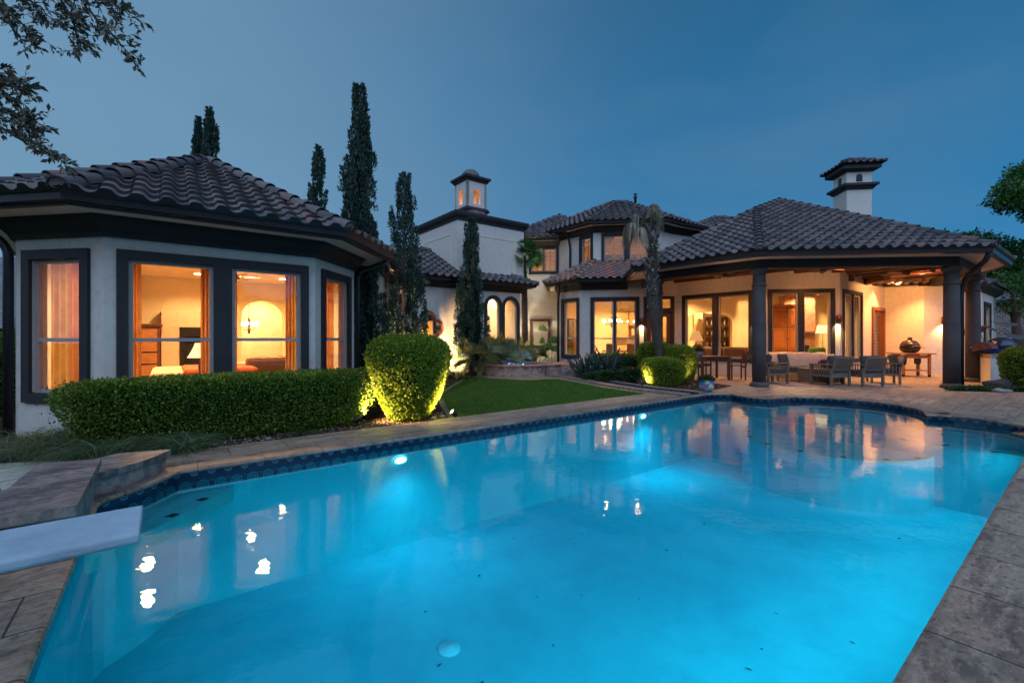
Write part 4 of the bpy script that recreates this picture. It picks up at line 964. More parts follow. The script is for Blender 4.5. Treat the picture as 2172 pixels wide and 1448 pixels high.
# --- columns
def column(p):
    c = wthing('column', None, None, v3(p, 0)); c.parent = house; c.location = Vector(c.location) - Vector(OFF[house.name])
    m = MB(); m.lathe(v3(p, 0), [(.235, 0), (.245, .03), (.235, .085), (.20, .10), (.178, .13)], 32); m.build('base', M['colm'], c)
    m = MB(); m.lathe(v3(p, 0), [(.176, .12), (.178, 1.2), (.170, 2.2), (.160, 3.14)], 32); m.build('shaft', M['colm'], c)
    m = MB(); m.lathe(v3(p, 0), [(.162, 2.76), (.185, 2.775), (.19, 2.80), (.185, 2.825), (.162, 2.84)], 32); m.build('collar', M['colm'], c)
    m = MB(); m.lathe(v3(p, 0), [(.16, 3.10), (.185, 3.12), (.215, 3.17), (.222, 3.22), (.21, 3.255), (.17, 3.262)], 32); m.build('capital', M['colm'], c)
for p in COLS: column(p)
# --- downspouts
def spout(pts, r=.038):
    m = MB(); m.tube(smooth3(pts), r, 8); return m.build('downspout', M['gutter'], house)
def smooth3(pts, k=5, rr=.12):
    P = [Vector(p) for p in pts]; out = [P[0]]
    for i in range(1, len(P) - 1):
        d0 = (P[i - 1] - P[i]); d1 = (P[i + 1] - P[i]); a = P[i] + d0.normalized() * min(rr, d0.length / 2); b = P[i] + d1.normalized() * min(rr, d1.length / 2)
        for j in range(k + 1): t = j / k; out.append(a * (1 - t) ** 2 + P[i] * 2 * t * (1 - t) + b * t * t)
    return out + [P[-1]]
spout([v3(be[4] - V * -.1 - U * .1, 3.02), v3(be[4] - U * .16, 2.86), v3(B3 + Vector((.07, .02)), 2.68), v3(B3 + Vector((.07, .02)), 0)], .045)
spout([v3(be[1] + Vector((.1, .12)), 3.0), v3(B0 + Vector((-.02, -.12)) + Vector((-.3, 0)), 2.86), v3(B0 + Vector((-.08, -.02)), 2.6), v3(B0 + Vector((-.08, -.02)), 0)], .055)
spout([v3(C2 + Vector((.02, .1)), 3.52), v3(C2 + Vector((.0, .16)), 3.32), v3(COLS[2] + Vector((.42, .02)), 3.0), v3(COLS[2] + Vector((.36, .1)), 2.6), v3(COLS[2] + Vector((.36, .1)), 0)], .06)
spout([v3(ke[1] + Vector((.5, -.5)), 3.5), v3(ke[1] + Vector((.55, -.4)), 3.35), v3(K0 + Vector((-.06, -.07)), 2.95), v3(K0 + Vector((-.06, -.07)), 0)], .05)
spout([v3(U0 + (U1 - U0) * .35 + Vector((-.3, -.25)), 6.05), v3(U0 + (U1 - U0) * .36 + Vector((-.1, -.1)), 5.7), v3(U0 + (U1 - U0) * .37 + Vector((-.05, -.04)), 5.3), v3(U0 + (U1 - U0) * .37 + Vector((-.05, -.04)), 4.1)], .045)
# --- wall lamps
def sconce(a, b, s, z, power=110):
    t_ = (b - a).normalized(); n_ = Vector((t_.y, -t_.x)); p = a + t_ * s; c = wthing('wall_lamp', None, None, v3(p, z)); c.parent = house; c.location = Vector(c.location) - Vector(OFF[house.name])
    m = MB(); q = p + n_ * .075; m.lathe(v3(q, z), [(.07, -.13), (.075, -.13), (.075, .10), (.0, .12)], 16); m.build('lamp_shade', simple('copper_sconce', (.18, .07, .035), .45, .3, 8, metal=.6) if 'sc' not in M else M['sc'], c)
    m = MB(); m.lathe(v3(q, z), [(.0, -.02), (.035, -.02), (.045, -.07), (.03, -.11), (0, -.12)], 12); m.build('bulb', M['bulb'], c)
    m = MB(); m.bar(v3(p, z), v3(q, z), .05, .12); m.build('bracket', M['black'], c)
    light('lamp_light', 'SPOT', v3(q + n_ * .02, z - .14), power, WARM, .05, tgt=v3(q + n_ * .05, 0), spot=130, blend=.7, parent=c)
M['sc'] = simple('copper_sconce', (.18, .07, .035), .45, .3, 8, metal=.6)
sconce(K1, P0, 2.29, 2.02); sconce(P1, P2_, 2.385, 1.98); sconce(P0, P1, 2.98, 1.98); sconce(P5, P6, .62, 2.02); light('porch_light_and_fill', 'SPOT', v3(pv(14.2, 16.5), 3.5), 420, (1, .40, .11), .06, rot=(0, 0, 0), spot=130, blend=.5, parent=house)
# --- interior shells
def ipoly(poly, z, mat, nm, up=True): m = MB(); m.sheet([poly], z, up=up); m.build(nm, M[mat], house, fixn=False)
def iwall(a, b, z0, z1, holes=(), mat='int_wall', nm='interior_wall', th=.1): m = MB(); m.wallp(a, b - a, [rect(0, (b - a).length, z0, z1)] + list(holes), -.02, -th); return m.build(nm, M[mat], house)
bi = off_open([B0 + V * 4.6, B0, B1, B2, B3, B4], -.2)
bb0, bb1 = AB(-1.9, 14.0), AB(3.4, 14.0)
ipoly(bi + [bb1 + V * .0, bb0], .06, 'int_floor', 'room_floor'); ipoly(bi[:-1] + [AB(2.95, 11.6), bb1, bb0], 2.84, 'int_ceil', 'room_ceiling', False)
Lb = (bb1 - bb0).length
iwall(bb0, bb1, 0, 2.9, [[(3.55, .06), (4.55, .06), (4.55, 1.95)] + [(4.05 + .5 * math.cos(R(k * 18)), 1.95 + .42 * math.sin(R(k * 18))) for k in range(1, 10)] + [(3.55, 1.95)]])
iwall(AB(2.95, 14.1), AB(2.9, 11.2) , 0, 2.9); iwall(AB(-1.9, 11.5), AB(-1.9, 14.1), 0, 2.9)
# arched alcove beyond the bedroom
iwall(bb0 + V * 1.8 + U * 2.6, bb0 + V * 1.8 + U * 5.6, 0, 2.9); ipoly([bb0 + U * 2.6 + V * .1, bb0 + U * 5.6 + V * .1, bb0 + U * 5.6 + V * 1.9, bb0 + U * 2.6 + V * 1.9], 2.85, 'int_ceil', 'room_ceiling', False); ipoly([bb0 + U * 2.6 + V * .05, bb0 + U * 5.6 + V * .05, bb0 + U * 5.6 + V * 1.9, bb0 + U * 2.6 + V * 1.9], .055, 'int_floor', 'room_floor')
# hall
hb0, hb1 = HL + V * 3.2, HR + V * 3.2
iwall(hb0, hb1, 0, 3.4); iwall(HL + U * .3 + V * 3.2, HL + U * .3 + V * .2, 0, 3.4) if False else None
ipoly([HL + V * .1, HR + V * .1 - U * .1, hb1, hb0], 3.38, 'int_ceil', 'room_ceiling', False); ipoly([HL + V * .1, HR + V * .1 - U * .1, hb1, hb0], .06, 'int_floor', 'room_floor')
# kitchen and living room
kb0, kb1, lb1 = pv(2.5, 22.9), pv(8.6, 22.1), pv(15.2, 21.2)
iwall(kb0, kb1, 0, 3.6); iwall(kb1, lb1, 0, 3.9); iwall(K0 + Vector((.3, .3)), kb0, 0, 3.6) if False else None
m = MB(); m.wallp(kb0, pv(2.15, 18.95) - kb0, [rect(0, (pv(2.15, 18.95) - kb0).length, 0, 3.6)], .05, .15) if False else m.wallp(pv(2.25, 19.2), kb0 - pv(2.25, 19.2), [rect(0, 3.7, 0, 3.6)], 0, .02); m.build('interior_wall', M['int_wall'], house)
inner_ = [K0 + Vector((.15, .1)), K1 + Vector((.05, .15)), P0 + Vector((-.02, .16)), P1 + Vector((.06, .16)), P2_ + Vector((-.03, .18)), P3 + Vector((-.1, .14)), lb1, kb1, kb0]
ipoly(inner_, .06, 'int_floor', 'room_floor'); ipoly([inner_[0], inner_[1], inner_[2], kb1, kb0], 3.2, 'int_ceil', 'room_ceiling', False); ipoly([inner_[2], inner_[3], inner_[4], inner_[5], lb1, kb1], 3.5, 'int_ceil', 'room_ceiling', False)
iwall(pv(8.2, 20.2), pv(8.6, 22.2), 0, 3.6); iwall(P3 + Vector((.1, .2)), lb1, 0, 3.7) if False else None
m = MB(); m.wallp(P3 + Vector((.0, .2)), lb1 - P3, [rect(0, 4.9, 0, 3.7)], 0, .04); m.build('interior_wall', M['int_wall'], house)
# soffit header with shallow arch between living room and the bar
a_, b_ = pv(7.0, 19.6), pv(10.6, 19.15); La = (b_ - a_).length
iwall(a_, b_, 0, 3.5, [[(.5, .06), (2.5, .06), (2.5, 2.0)] + [(1.5 + 1.0 * math.cos(R(k * 18)), 2.0 + .45 * math.sin(R(k * 18))) for k in range(1, 10)] + [(.5, 2.0)]])
for k in range(4): m = MB(); m.bar(v3(pv(9.2, 15.4) + D7 * 1.1 * k, 3.36), v3(pv(9.8, 20.6) + D7 * 1.3 * k, 3.36), .2, .22); m.build('interior_beam', M['beamwood'], house)
# upper rooms
def upper(poly, z0, z1): 
    n = len(poly); m = MB(); m.sheet([poly], z1, up=False); m.sheet([poly], z0, up=True); m.wallp(poly[-1], poly[-2] - poly[-1], [rect(0, (poly[-2] - poly[-1]).length, z0, z1)], 0, .02); m.build('upper_room', M['int_wall'], house, fixn=False)
upper([W0 + Vector((.1, .25)), W1 + Vector((0, .25)), W1 + Vector((.3, 2.6)), W0 + Vector((.3, 2.8))], 4.0, 5.8)
upper([U0 + Vector((.2, .2)), U1 + Vector((.12, .2)), U2 + Vector((0, .2)), U3 + Vector((.2, .2)), pv(7, 21.6), pv(2.9, 22.2)], 4.2, 6.05)
# lights inside (ceiling cans that can be seen, and their light)
def can(p, z, power, size=.16, glow=True):
    if True: m = MB(); m.lathe(v3(p, z), [(.0, -.012), (.075, -.012), (.09, -.004), (.09, 0)], 16); m.build('recessed_light', M['lamp'] if glow else M['shade'], house)
    if glow: light('room_light', 'SPOT', v3(p, z - .03), power * 12, WARM, .08, rot=(0, 0, 0), spot=152, blend=.6, parent=house)
    else: light('room_light', 'SPOT', v3(p, z - .03), power * 20, WARM, .08, rot=(0, 0, 0), spot=138, blend=.3, parent=house)
for a, b in ((-.25, 9.65), (-.25, 11.2), (1.5, 9.65), (1.5, 11.2), (.64, 12.8), (2.4, 12.6)): can(AB(a, b), 2.835, 26)
can(AB(2.3, 15.0), 2.84, 30)
for s in (1.4, 3.2, 4.9): can(HL + U * s + V * 1.6, 3.37, 42)
for p in (pv(3.6, 19.6), pv(5.4, 19.2), pv(4.4, 21.2), pv(6.8, 20.8), pv(7.2, 18.6)): can(p, 3.19, 38)
for p in (pv(9.6, 16.6), pv(11.6, 16.4), pv(9.6, 18.2), pv(12.2, 18.6), pv(13.2, 19.8), pv(9.4, 20.6)): can(p, 3.49, 34, glow=False)
can(W0.lerp(W1, .6) + Vector((0, 1.2)), 5.78, 30); can(U1.lerp(U2, .3) + Vector((0, 1.3)), 6.03, 34); can(U1.lerp(U2, .8) + Vector((0, 1.3)), 6.03, 34); can(P7 + U * 1.2 + V * 1.2, 3.0, 20)
# porch: added wall-wash fill areas without fixtures, then recessed ceiling lights
for p_, w_, q_ in ((pv(7.0, 15.5), 9, pv(-1.3, -1.0)), (pv(10.0, 14.1), 12, pv(-.5, -1.4)), (pv(13.9, 16.0), 80, pv(-.4, -1.5))): light('porch_light_and_fill', 'AREA', v3(p_ + q_, 3.22), w_ * 1.6, (1, .40, .12), .3, parent=house, tgt=v3(p_, 1.9) - v3(q_, 0) * 1.2)
for p in (pv(6.2, 15.6), pv(7.4, 14.2), pv(9.3, 13.9), pv(11.2, 13.7), pv(12.9, 15.0), pv(14.3, 15.7)):
    m = MB(); m.lathe(v3(p, 3.57), [(.0, -.012), (.06, -.012), (.075, -.004), (.075, 0)], 14); m.build('recessed_light', M['shade'], house)
    light('porch_light_and_fill', 'SPOT', v3(p, 3.5), 85, (1, .38, .12), .06, rot=(0, 0, 0), spot=128, blend=.45, parent=house)
# ------------------------------------------------------------------ vegetation
def cypress(label, loc, H, Rr, n=70, per=150, gap=0.0, lean=0, h0=.15, size=.075):
    t_ = thing('cypress_tree', label, 'cypress', (loc[0], loc[1], 0), 0, 'tall narrow cypresses round the house')
    P = []; D = []
    for k in range(n):
        f = (k + rng.random()) / n; h = h0 + (H - h0) * f ** 1.05 * .96; an = rng.uniform(0, 6.28)
        env = Rr * min(1, (f * 7 + .35)) * (1 - f) ** .62 * (1 + .22 * math.sin(3 * an + 7 * f) * (1 + gap)) + .03
        rad = env * math.sqrt(rng.uniform(.15, 1)) * (1 + (rng.uniform(-.1, .25) if gap else 0)); L = rng.uniform(.35, .8) * (1 + .3 * (1 - f)); w = .055 + .10 * env / Rr * (1 - .35 * gap)
        m_ = int(per * (.5 + .8 * (1 - f))); tt = rng.random(m_) ** .8; ph = rng.uniform(0, 6.28, m_); rr = w * np.sqrt(rng.random(m_)) * (1 - .75 * tt)
        r2 = np.minimum(rad * (1 + .12 * tt), Rr * 1.1 * max(.06, 1 - (h / H)) ** .5 + .02)
        P.append(np.stack([math.cos(an) * r2 + rr * np.cos(ph), math.sin(an) * r2 + rr * np.sin(ph), np.minimum(h + L * tt, H)], 1)); D.append(np.stack([math.cos(an) * .35 + .5 * np.cos(ph), math.sin(an) * .35 + .5 * np.sin(ph), np.full(m_, 1.3)], 1))
    P = np.concatenate(P); D = np.concatenate(D); leafmesh('foliage', P, D, size, M['cyp'], t_, aspect=.5, jit=.35)
    m = MB(); m.tube([(0, 0, 0), (0, 0, H * .5), (0, 0, H * .93)], [.10, .05, .012], 8); 
    for k in range(12): an = rng.uniform(0, 6.28); z = H * rng.uniform(.05, .6); m.tube([(0, 0, z), (Rr * .5 * math.cos(an), Rr * .5 * math.sin(an), z + .35)], [.03, .01], 5)
    m.build('trunk', M['bark'], t_)
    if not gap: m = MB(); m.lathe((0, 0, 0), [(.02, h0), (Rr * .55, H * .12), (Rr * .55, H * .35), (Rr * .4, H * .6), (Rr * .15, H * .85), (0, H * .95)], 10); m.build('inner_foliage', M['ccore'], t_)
    return t_
cypress('tallest dense cypress standing between the left bay wing and the hall', (-3.52, 10.4), 7.12, .56, 190, 190)
cypress('ragged see-through cypress in front of the four-lobed round window', (-3.34, 13.9), 6.35, .68, 170, 150, .8)
cypress('slim pointed cypress left of the twin arched windows', (-1.42, 15.7), 5.45, .56, 140, 160)
cypress('distant cypress with two stems rising behind the peak of the left roof', (-13.42, 20), 11.5, .72, 260, 200, size=.11)
c = cypress('shorter left stem of the distant cypress pair behind the left roof', (-14.0, 20.1), 11.1, .58, 200, 180, size=.11)
cypress('small thin cypress behind the right slope of the left roof', (-8.65, 20), 9.8, .74, 170, 160, .5, size=.11)

def box_surface(n, r):
    A = np.array([r[1] * r[2], r[0] * r[2], r[0] * r[1]]); ax = rng.choice(3, n, p=A / A.sum()); q = rng.uniform(-1, 1, (n, 3)); q[np.arange(n), ax] = rng.choice([-1, 1], n); return q * np.array(r)
def wob(p, s, a, k=0): return a * (np.sin(p[:, 0] * s + 1.3 + k) * np.sin(p[:, 1] * s * 1.1 + 2.1 + k) + .6 * np.sin(p[:, 2] * s * 1.7 + p[:, 0] * s * .9 + k))
def shrub(name, label, cat, loc, r, n, size, mat, e=3.5, taper=.25, rotz=0, group=None, thick=.09, z0=.0, wa=.035, topflat=0):
    """clipped shrub: leaf shell over a dark core; r = half sizes, resting on the ground"""
    t_ = thing(name, label, cat, (loc[0], loc[1], loc[2] if len(loc) > 2 else 0), rotz, group); r = np.array(r, float)
    def shape(q, sc):
        k = (np.abs(q / r) ** e).sum(1) ** (-1 / e); p = q * k[:, None] * sc; h = (p[:, 2] / r[2] + 1) / 2; tp = 1 - taper * (1 - np.clip(h, 0, 1)) ** 1.5; p[:, 0] *= tp; p[:, 1] *= tp
        w = 1 + wob(p, 3.2 / r.min() * .5, wa) + wob(p, 9, wa * .5, 2); return p * w[:, None] + np.array([0, 0, r[2] + z0])
    q = box_surface(n, r); nr = norm(q / r ** 2); dep = 1 - thick * rng.random(n) ** 1.5 / r.min(); st = rng.random(n) < .022; dep[st] = 1 + rng.random(st.sum()) * .032 / r.min(); p = shape(q, 1) ; p = np.array([0, 0, r[2] + z0]) + (p - np.array([0, 0, r[2] + z0])) * dep[:, None]
    k = p[:, 2] > .01; p, nr = p[k], nr[k]; leafmesh('foliage', p, nr * .9 + np.array([0, 0, .5]), size, mat, t_, aspect=.62, jit=.75)
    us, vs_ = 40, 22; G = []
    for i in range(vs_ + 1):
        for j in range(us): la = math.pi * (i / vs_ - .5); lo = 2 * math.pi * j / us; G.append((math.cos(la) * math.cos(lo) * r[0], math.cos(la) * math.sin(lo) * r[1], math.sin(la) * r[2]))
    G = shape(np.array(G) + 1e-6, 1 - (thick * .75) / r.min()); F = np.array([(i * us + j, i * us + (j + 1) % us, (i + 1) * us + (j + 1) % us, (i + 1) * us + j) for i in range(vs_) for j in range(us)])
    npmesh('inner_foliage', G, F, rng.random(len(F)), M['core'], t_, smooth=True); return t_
hc = AB(.88, 7.42)
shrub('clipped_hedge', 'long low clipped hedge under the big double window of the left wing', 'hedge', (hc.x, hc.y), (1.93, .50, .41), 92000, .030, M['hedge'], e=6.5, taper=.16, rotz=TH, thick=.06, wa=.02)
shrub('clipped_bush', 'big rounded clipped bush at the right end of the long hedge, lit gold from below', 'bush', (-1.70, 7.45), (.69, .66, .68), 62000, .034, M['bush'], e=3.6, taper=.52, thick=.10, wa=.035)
shrub('clipped_hedge', 'small clipped shrub seen behind the hedge at the foot of the dark cypress', 'hedge', (-2.75, 9.3), (.5, .5, .37), 9000, .035, M['hedge'], e=4)
shrub('clipped_bush', 'low front bush of the lit group beside the rill, brightest at its foot', 'bush', (4.22, 12.65), (.58, .5, .39), 24000, .035, M['bush'], e=3.4, taper=.18, group=None)
shrub('clipped_bush', 'round lit bush behind the low one, nearest the patio table', 'bush', (4.95, 13.35), (.48, .48, .56), 20000, .036, M['bush'], e=2.8, taper=.2)
shrub('clipped_bush', 'darker bush behind the leaning palm trunk', 'bush', (4.5, 14.15), (.54, .5, .60), 18000, .038, M['bush'], e=3.2, taper=.15)
shrub('clipped_bush', 'bright bush at the far right edge beside the outdoor counter', 'bush', (13.35, 11.5), (.62, .6, .55), 16000, .04, M['bush'], e=3, taper=.2)
shrub('clipped_hedge', 'low green hedge below the breakfast bay window behind the agaves', 'hedge', (3.9, 16.7), (1.1, .35, .38), 14000, .04, M['hedge'], e=4.5, rotz=R(-8))
shrub('clipped_bush', 'dark shrub at the left picture edge beside the downspout', 'bush', (-9.3, 8.1), (.7, .6, .65), 9000, .045, M['hedge'], e=2.6)
shrub('clipped_hedge', 'garden hedge in front of the neighbouring house at far left', 'hedge', (-16.5, 13.5), (2.6, .6, .75), 9000, .07, M['hedge'], e=4)

def fanleaf(mb, base, d, pet, rad, nb=22, droop=.3, w=.018, arcd=150, m=0):
    base = Vector(base); d = Vector(d).normalized(); sd = d.cross(Vector((0, 0, 1))); sd = sd.normalized() if sd.length > .1 else Vector((1, 0, 0)); sd = Matrix.Rotation(random.uniform(-1.2, 1.2), 3, d) @ sd; up = sd.cross(d); tip = base + d * pet + Vector((0, 0, -1)) * droop * pet * .25
    mb.tube([base, base + d * pet * .5, tip], [.012, .009, .006], 4, m=m)
    for k in range(nb):
        a = R(-arcd / 2 + arcd * k / (nb - 1)); L = rad * (.72 + .28 * math.cos(a * .8)) * random.uniform(.9, 1.05); dd = (d * math.cos(a) + sd * math.sin(a) + up * .10).normalized(); pr = dd.cross(up).normalized()
        vs = []
        for j, ww in enumerate((.25, 1, .75, .05)):
            t = j / 3; c = tip + dd * L * t + Vector((0, 0, -1)) * droop * L * t * t * random.uniform(.6, 1.2); vs += [c + pr * w * ww, c - pr * w * ww]
        mb.add(vs, [(0, 1, 3, 2), (2, 3, 5, 4), (4, 5, 7, 6)], m)
# fountain palm
p1 = thing('fan_palm', 'slender fan palm with shaggy trunk growing behind the spa', 'palm tree', (.52, 18.9, 0))
m = MB(); m.tube([(0, 0, 0), (.02, 0, 1.5), (.0, 0, 3), (-.03, 0, 4.75)], [.15, .13, .125, .11], 12)
for k in range(700):
    z = rng.uniform(.4, 4.7); an = rng.uniform(0, 6.28); L = rng.uniform(.05, .13); c_ = Vector((math.cos(an), math.sin(an), 0)); s_ = Vector((-c_.y, c_.x, 0)) * .016; b_ = Vector((0, 0, z)) + c_ * .11; m.add([b_ + s_, b_ - s_, b_ + c_ * L * .8 + Vector((0, 0, L * .9))], [(0, 1, 2)])
m.build('trunk', M['pbark'], p1)
m = MB()
for k in range(34):
    an = k * 2.4; el = R(58 - 82 * (k / 34)); fanleaf(m, (-.03, 0, 4.75), (math.cos(an) * math.cos(el), math.sin(an) * math.cos(el), math.sin(el)), rng.uniform(.38, .52), rng.uniform(.46, .60), 22, .3, .026)
m.build('crown', M['palm'], p1, fixn=False)
# leaning palm by the porch
p2 = thing('fan_palm', 'leaning palm with bare lower trunk, ragged leaf stubs and dead drooping fronds', 'palm tree', (4.44, 13.3, 0))
m = MB(); tp = [(0, 0, 0), (-.05, 0, .5), (-.12, 0, 1.1), (-.22, 0, 1.9), (-.31, 0, 2.7)]
m.tube(tp, [.155, .125, .125, .145, .165], 14)
for k in range(700):
    t_ = rng.uniform(0, 1); z = 2.7 * t_; x = np.interp(z, [0, .5, 1.1, 1.9, 2.7], [0, -.05, -.12, -.22, -.31]); rr = np.interp(z, [0, .5, 1.1, 1.9, 2.7], [.155, .125, .125, .145, .165]); an = rng.uniform(0, 6.28); c_ = Vector((math.cos(an), math.sin(an), 0)); s_ = Vector((-c_.y, c_.x, 0)) * .03; b_ = Vector((x, 0, z)) + c_ * rr; m.add([b_ + s_, b_ - s_, b_ + c_ * .02 + Vector((0, 0, .05))], [(0, 1, 2)])
m.build('trunk', M['pbark'], p2)
m = MB(); m.tube([(-.31, 0, 2.65), (-.3, 0, 3.5), (-.26, 0, 4.3), (-.24, 0, 4.75)], [.15, .145, .12, .06], 12); 
for k in range(330):
    f = k / 330; z = 2.55 + 1.95 * f; an = k * 2.39996; c_ = Vector((math.cos(an), math.sin(an), 0)); s_ = Vector((-c_.y, c_.x, 0)); L = rng.uniform(.08, .19); w = rng.uniform(.022, .045); b_ = Vector((-.31 + .03 * f, 0, z)) + c_ * .11; dn = rng.uniform(-.5, 1.3) if f < .85 else 1.2
    mid = b_ + c_ * L * .6 + Vector((0, 0, dn * L * .35)); tip = b_ + c_ * L * 1.0 + Vector((0, 0, dn * L)); m.add([b_ + s_ * w, b_ - s_ * w, mid - s_ * w * .9, tip - s_ * w * .5, tip + s_ * w * .5, mid + s_ * w * .9], [(0, 1, 2, 5), (5, 2, 3, 4)], 1)
m.build('leaf_stubs', [M['pbark'], M['grayleaf']], p2, fixn=False)
m = MB()
for (dx, dy, dz, pt, rd, n_) in [(-.9, -.2, .35, .55, .62, 26), (-.75, .1, .9, .55, .6, 26), (-.35, -.3, 1.5, .5, .5, 22), (.1, -.1, 1.6, .55, .5, 18), (-.8, -.5, .15, .45, .6, 24), (.4, -.3, 1.2, .35, .45, 16), (-.5, .4, .6, .5, .55, 20), (-.15, -.5, 1.0, .6, .55, 22)]:
    d = Vector((dx, dy, dz)).normalized(); b_ = Vector((-.26, 0, 4.45)); tip = b_ + d * pt * 1.25; m.tube([b_, b_ + d * pt * .7 + Vector((0, 0, .04)), tip], [.014, .011, .008], 5)
    for k in range(n_ * 3):
        a = R(rng.uniform(-80, 80)); sd = d.cross(Vector((0, 0, 1))).normalized(); dd = (d * math.cos(a) * .6 + sd * math.sin(a)).normalized(); L = rd * rng.uniform(.7, 1.1); pts = [tip + dd * L * t * (1 - .35 * t) + Vector((0, 0, -1)) * L * 1.15 * t * t for t in (0, .3, .6, 1)]; pr = Vector((0, 0, 1)).cross(dd).normalized() * .022
        vs = [];
        for j, p in enumerate(pts): vs += [p + pr * (1 - j * .28), p - pr * (1 - j * .28)]
        m.add(vs, [(0, 1, 3, 2), (2, 3, 5, 4), (4, 5, 7, 6)])
for k in range(10):
    an = k * .63; m.tube([(-.25, 0, 4.5), (-.25 + .3 * math.cos(an), .3 * math.sin(an), 4.75 + .1 * (k % 3))], [.012, .003], 4)
m.build('crown', M['dead'], p2, fixn=False)

def palmetto(label, loc, n, hmin, hmax, rad, seed, mat='palmg', lean=(0, 0), group='palmettos along the hall wall', nm='palmetto'):
    t_ = thing(nm, label, 'palmetto', (*loc, 0), 0, group); m = MB()
    for k in range(n):
        an = seed + k * 2.39996; el = R(rng.uniform(30, 84)); d = (math.cos(an) * math.cos(el) + lean[0], math.sin(an) * math.cos(el) + lean[1], math.sin(el)); fanleaf(m, (math.cos(an) * .05, math.sin(an) * .05, .05), d, rng.uniform(hmin, hmax) * 1.25, rad * rng.uniform(.85, 1.15), 24, .22, .021)
    m.build('fronds', M[mat], t_, fixn=False); return t_
palmetto('lit palmetto at the left of the slim cypress, against the glowing wall', (-1.95, 15.6), 13, .35, .75, .55, .3)
palmetto('palmetto just right of the slim cypress', (-.9, 16.2), 12, .4, .8, .55, 1.3)
palmetto('palmetto below the left arched window', (-.45, 16.9), 12, .45, .9, .6, 2.1)
palmetto('palmetto below the right arched window', (.05, 17.9), 12, .45, .95, .55, .9)
palmetto('brightly lit palmetto at the foot of the slender palm', (.42, 18.45), 12, .35, .7, .45, 2.9)
palmetto('spiky palmetto at the foot of the ragged cypress', (-3.3, 13.6), 12, .5, 1.05, .55, 1.9)
palmetto('tall open palmetto before the framed wall niche', (1.15, 19.7), 10, .8, 1.45, .45, .5, mat='palm')
palmetto('palmetto right of the niche beside the downspout', (1.55, 19.0), 9, .5, .95, .42, 2.2, mat='palm')

def agave(label, loc, n, L, rot=0, s=1.0):
    t_ = thing('agave', label, 'agave', (*loc, 0), rot, 'agaves in the bed right of the spa'); m = MB()
    for k in range(n):
        an = k * 2.39996; f = k / n; el = R(78 - 62 * f + rng.uniform(-5, 5)); LL = L * rng.uniform(.85, 1.08) * (1 - .15 * f); w = .062 * s; d = Vector((math.cos(an), math.sin(an), 0)); sd = Vector((-d.y, d.x, 0)); vs = []
        for j in range(7):
            t = j / 6; e2 = el - R(10) * t + (R(35) * t * t if f > .6 else 0); c = d * (.04 + LL * t * math.cos(e2)) + Vector((0, 0, .03 + LL * t * math.sin(e2))); ww = w * (.8 + .9 * t - 1.7 * t ** 2.2) if t < 1 else .002; up = Vector((-d.x * math.sin(e2), -d.y * math.sin(e2), math.cos(e2))); vs += [c + sd * ww + up * ww * .55, c - up * .006, c - sd * ww + up * ww * .55, c - up * .02]
        m.add(vs, [(j * 4 + q, j * 4 + (q + 1) % 4, (j + 1) * 4 + (q + 1) % 4, (j + 1) * 4 + q) for j in range(6) for q in range(4)], 0, True)
    m.build('leaves', M['agave'], t_); return t_
agave('left spiky blue-green agave beside the red stone planter', (2.45, 14.95), 24, 1.0)
agave('largest agave in front of the breakfast bay window', (3.22, 15.0), 30, 1.18, .5)
agave('smaller agave between the two big ones', (2.85, 15.35), 16, .85, 1.1)

def clump(name, label, cat, pts, n, L, w, mat, droop=.6, spread=.55, seg=3, kind=None, group=None):
    P = np.concatenate([np.c_[rng.normal(p[0], p[2], n), rng.normal(p[1], p[2], n), np.full(n, .0)] for p in pts]); D = np.c_[rng.normal(0, spread, (len(P), 2)), np.ones(len(P))]
    c = pts[0]; o = blades(name, P, D, L, w, droop, M[mat], None, (c[0], c[1], 0), seg); o.location = (c[0], c[1], 0); return tag(o, label, cat, group, kind)
for i, (x, y, s, nn, lb) in enumerate([(-5.35, 5.25, .16, 420, 'leftmost tuft of drooping ornamental grass by the flagstone path'), (-4.95, 5.45, .16, 460, 'ornamental grass tuft against the left end of the bay wall'), (-4.62, 5.1, .15, 420, 'ornamental grass tuft nearest the stone platform'), (-4.35, 5.6, .14, 380, 'ornamental grass tuft at the left end of the hedge'), (-5.8, 5.6, .16, 380, 'ornamental grass tuft in front of the downspout'), (-3.95, 5.35, .10, 240, 'low dry grass tuft beside the round spotlight')]):
    clump('ornamental_grass', lb, 'grass tuft', [(x, y, s)], nn * 2, .58, .0042, 'orn', 1.0, .5, 5, group='ornamental grass tufts')
clump('groundcover', 'small feathery ground cover patch at the foot of the hedge', 'ground cover', [(-2.95, 6.45, .14)], 500, .10, .004, 'gcov', .8, .9, kind=None)
clump('strap_leaf_lily', 'dark strap-leaved clump at the left foot of the spa wall', 'lily clump', [(-1.35, 16.0, .18)], 130, .42, .018, 'gcov', .9, .5)
clump('strap_leaf_lily', 'dark strap-leaved clump between the big bush and the palmettos', 'lily clump', [(-1.85, 15.2, .16)], 110, .40, .018, 'gcov', .9, .5)
clump('strap_leaf_lily', 'dark strap-leaved clump under the lit palmetto', 'lily clump', [(-1.62, 14.7, .12)], 80, .30, .016, 'gcov', .9, .5)
clump('dry_grass', 'glowing dry grass tuft lit by the spotlight beside the small bushes', 'grass tuft', [(3.72, 12.7, .07)], 110, .32, .005, 'dead', .3, .45)
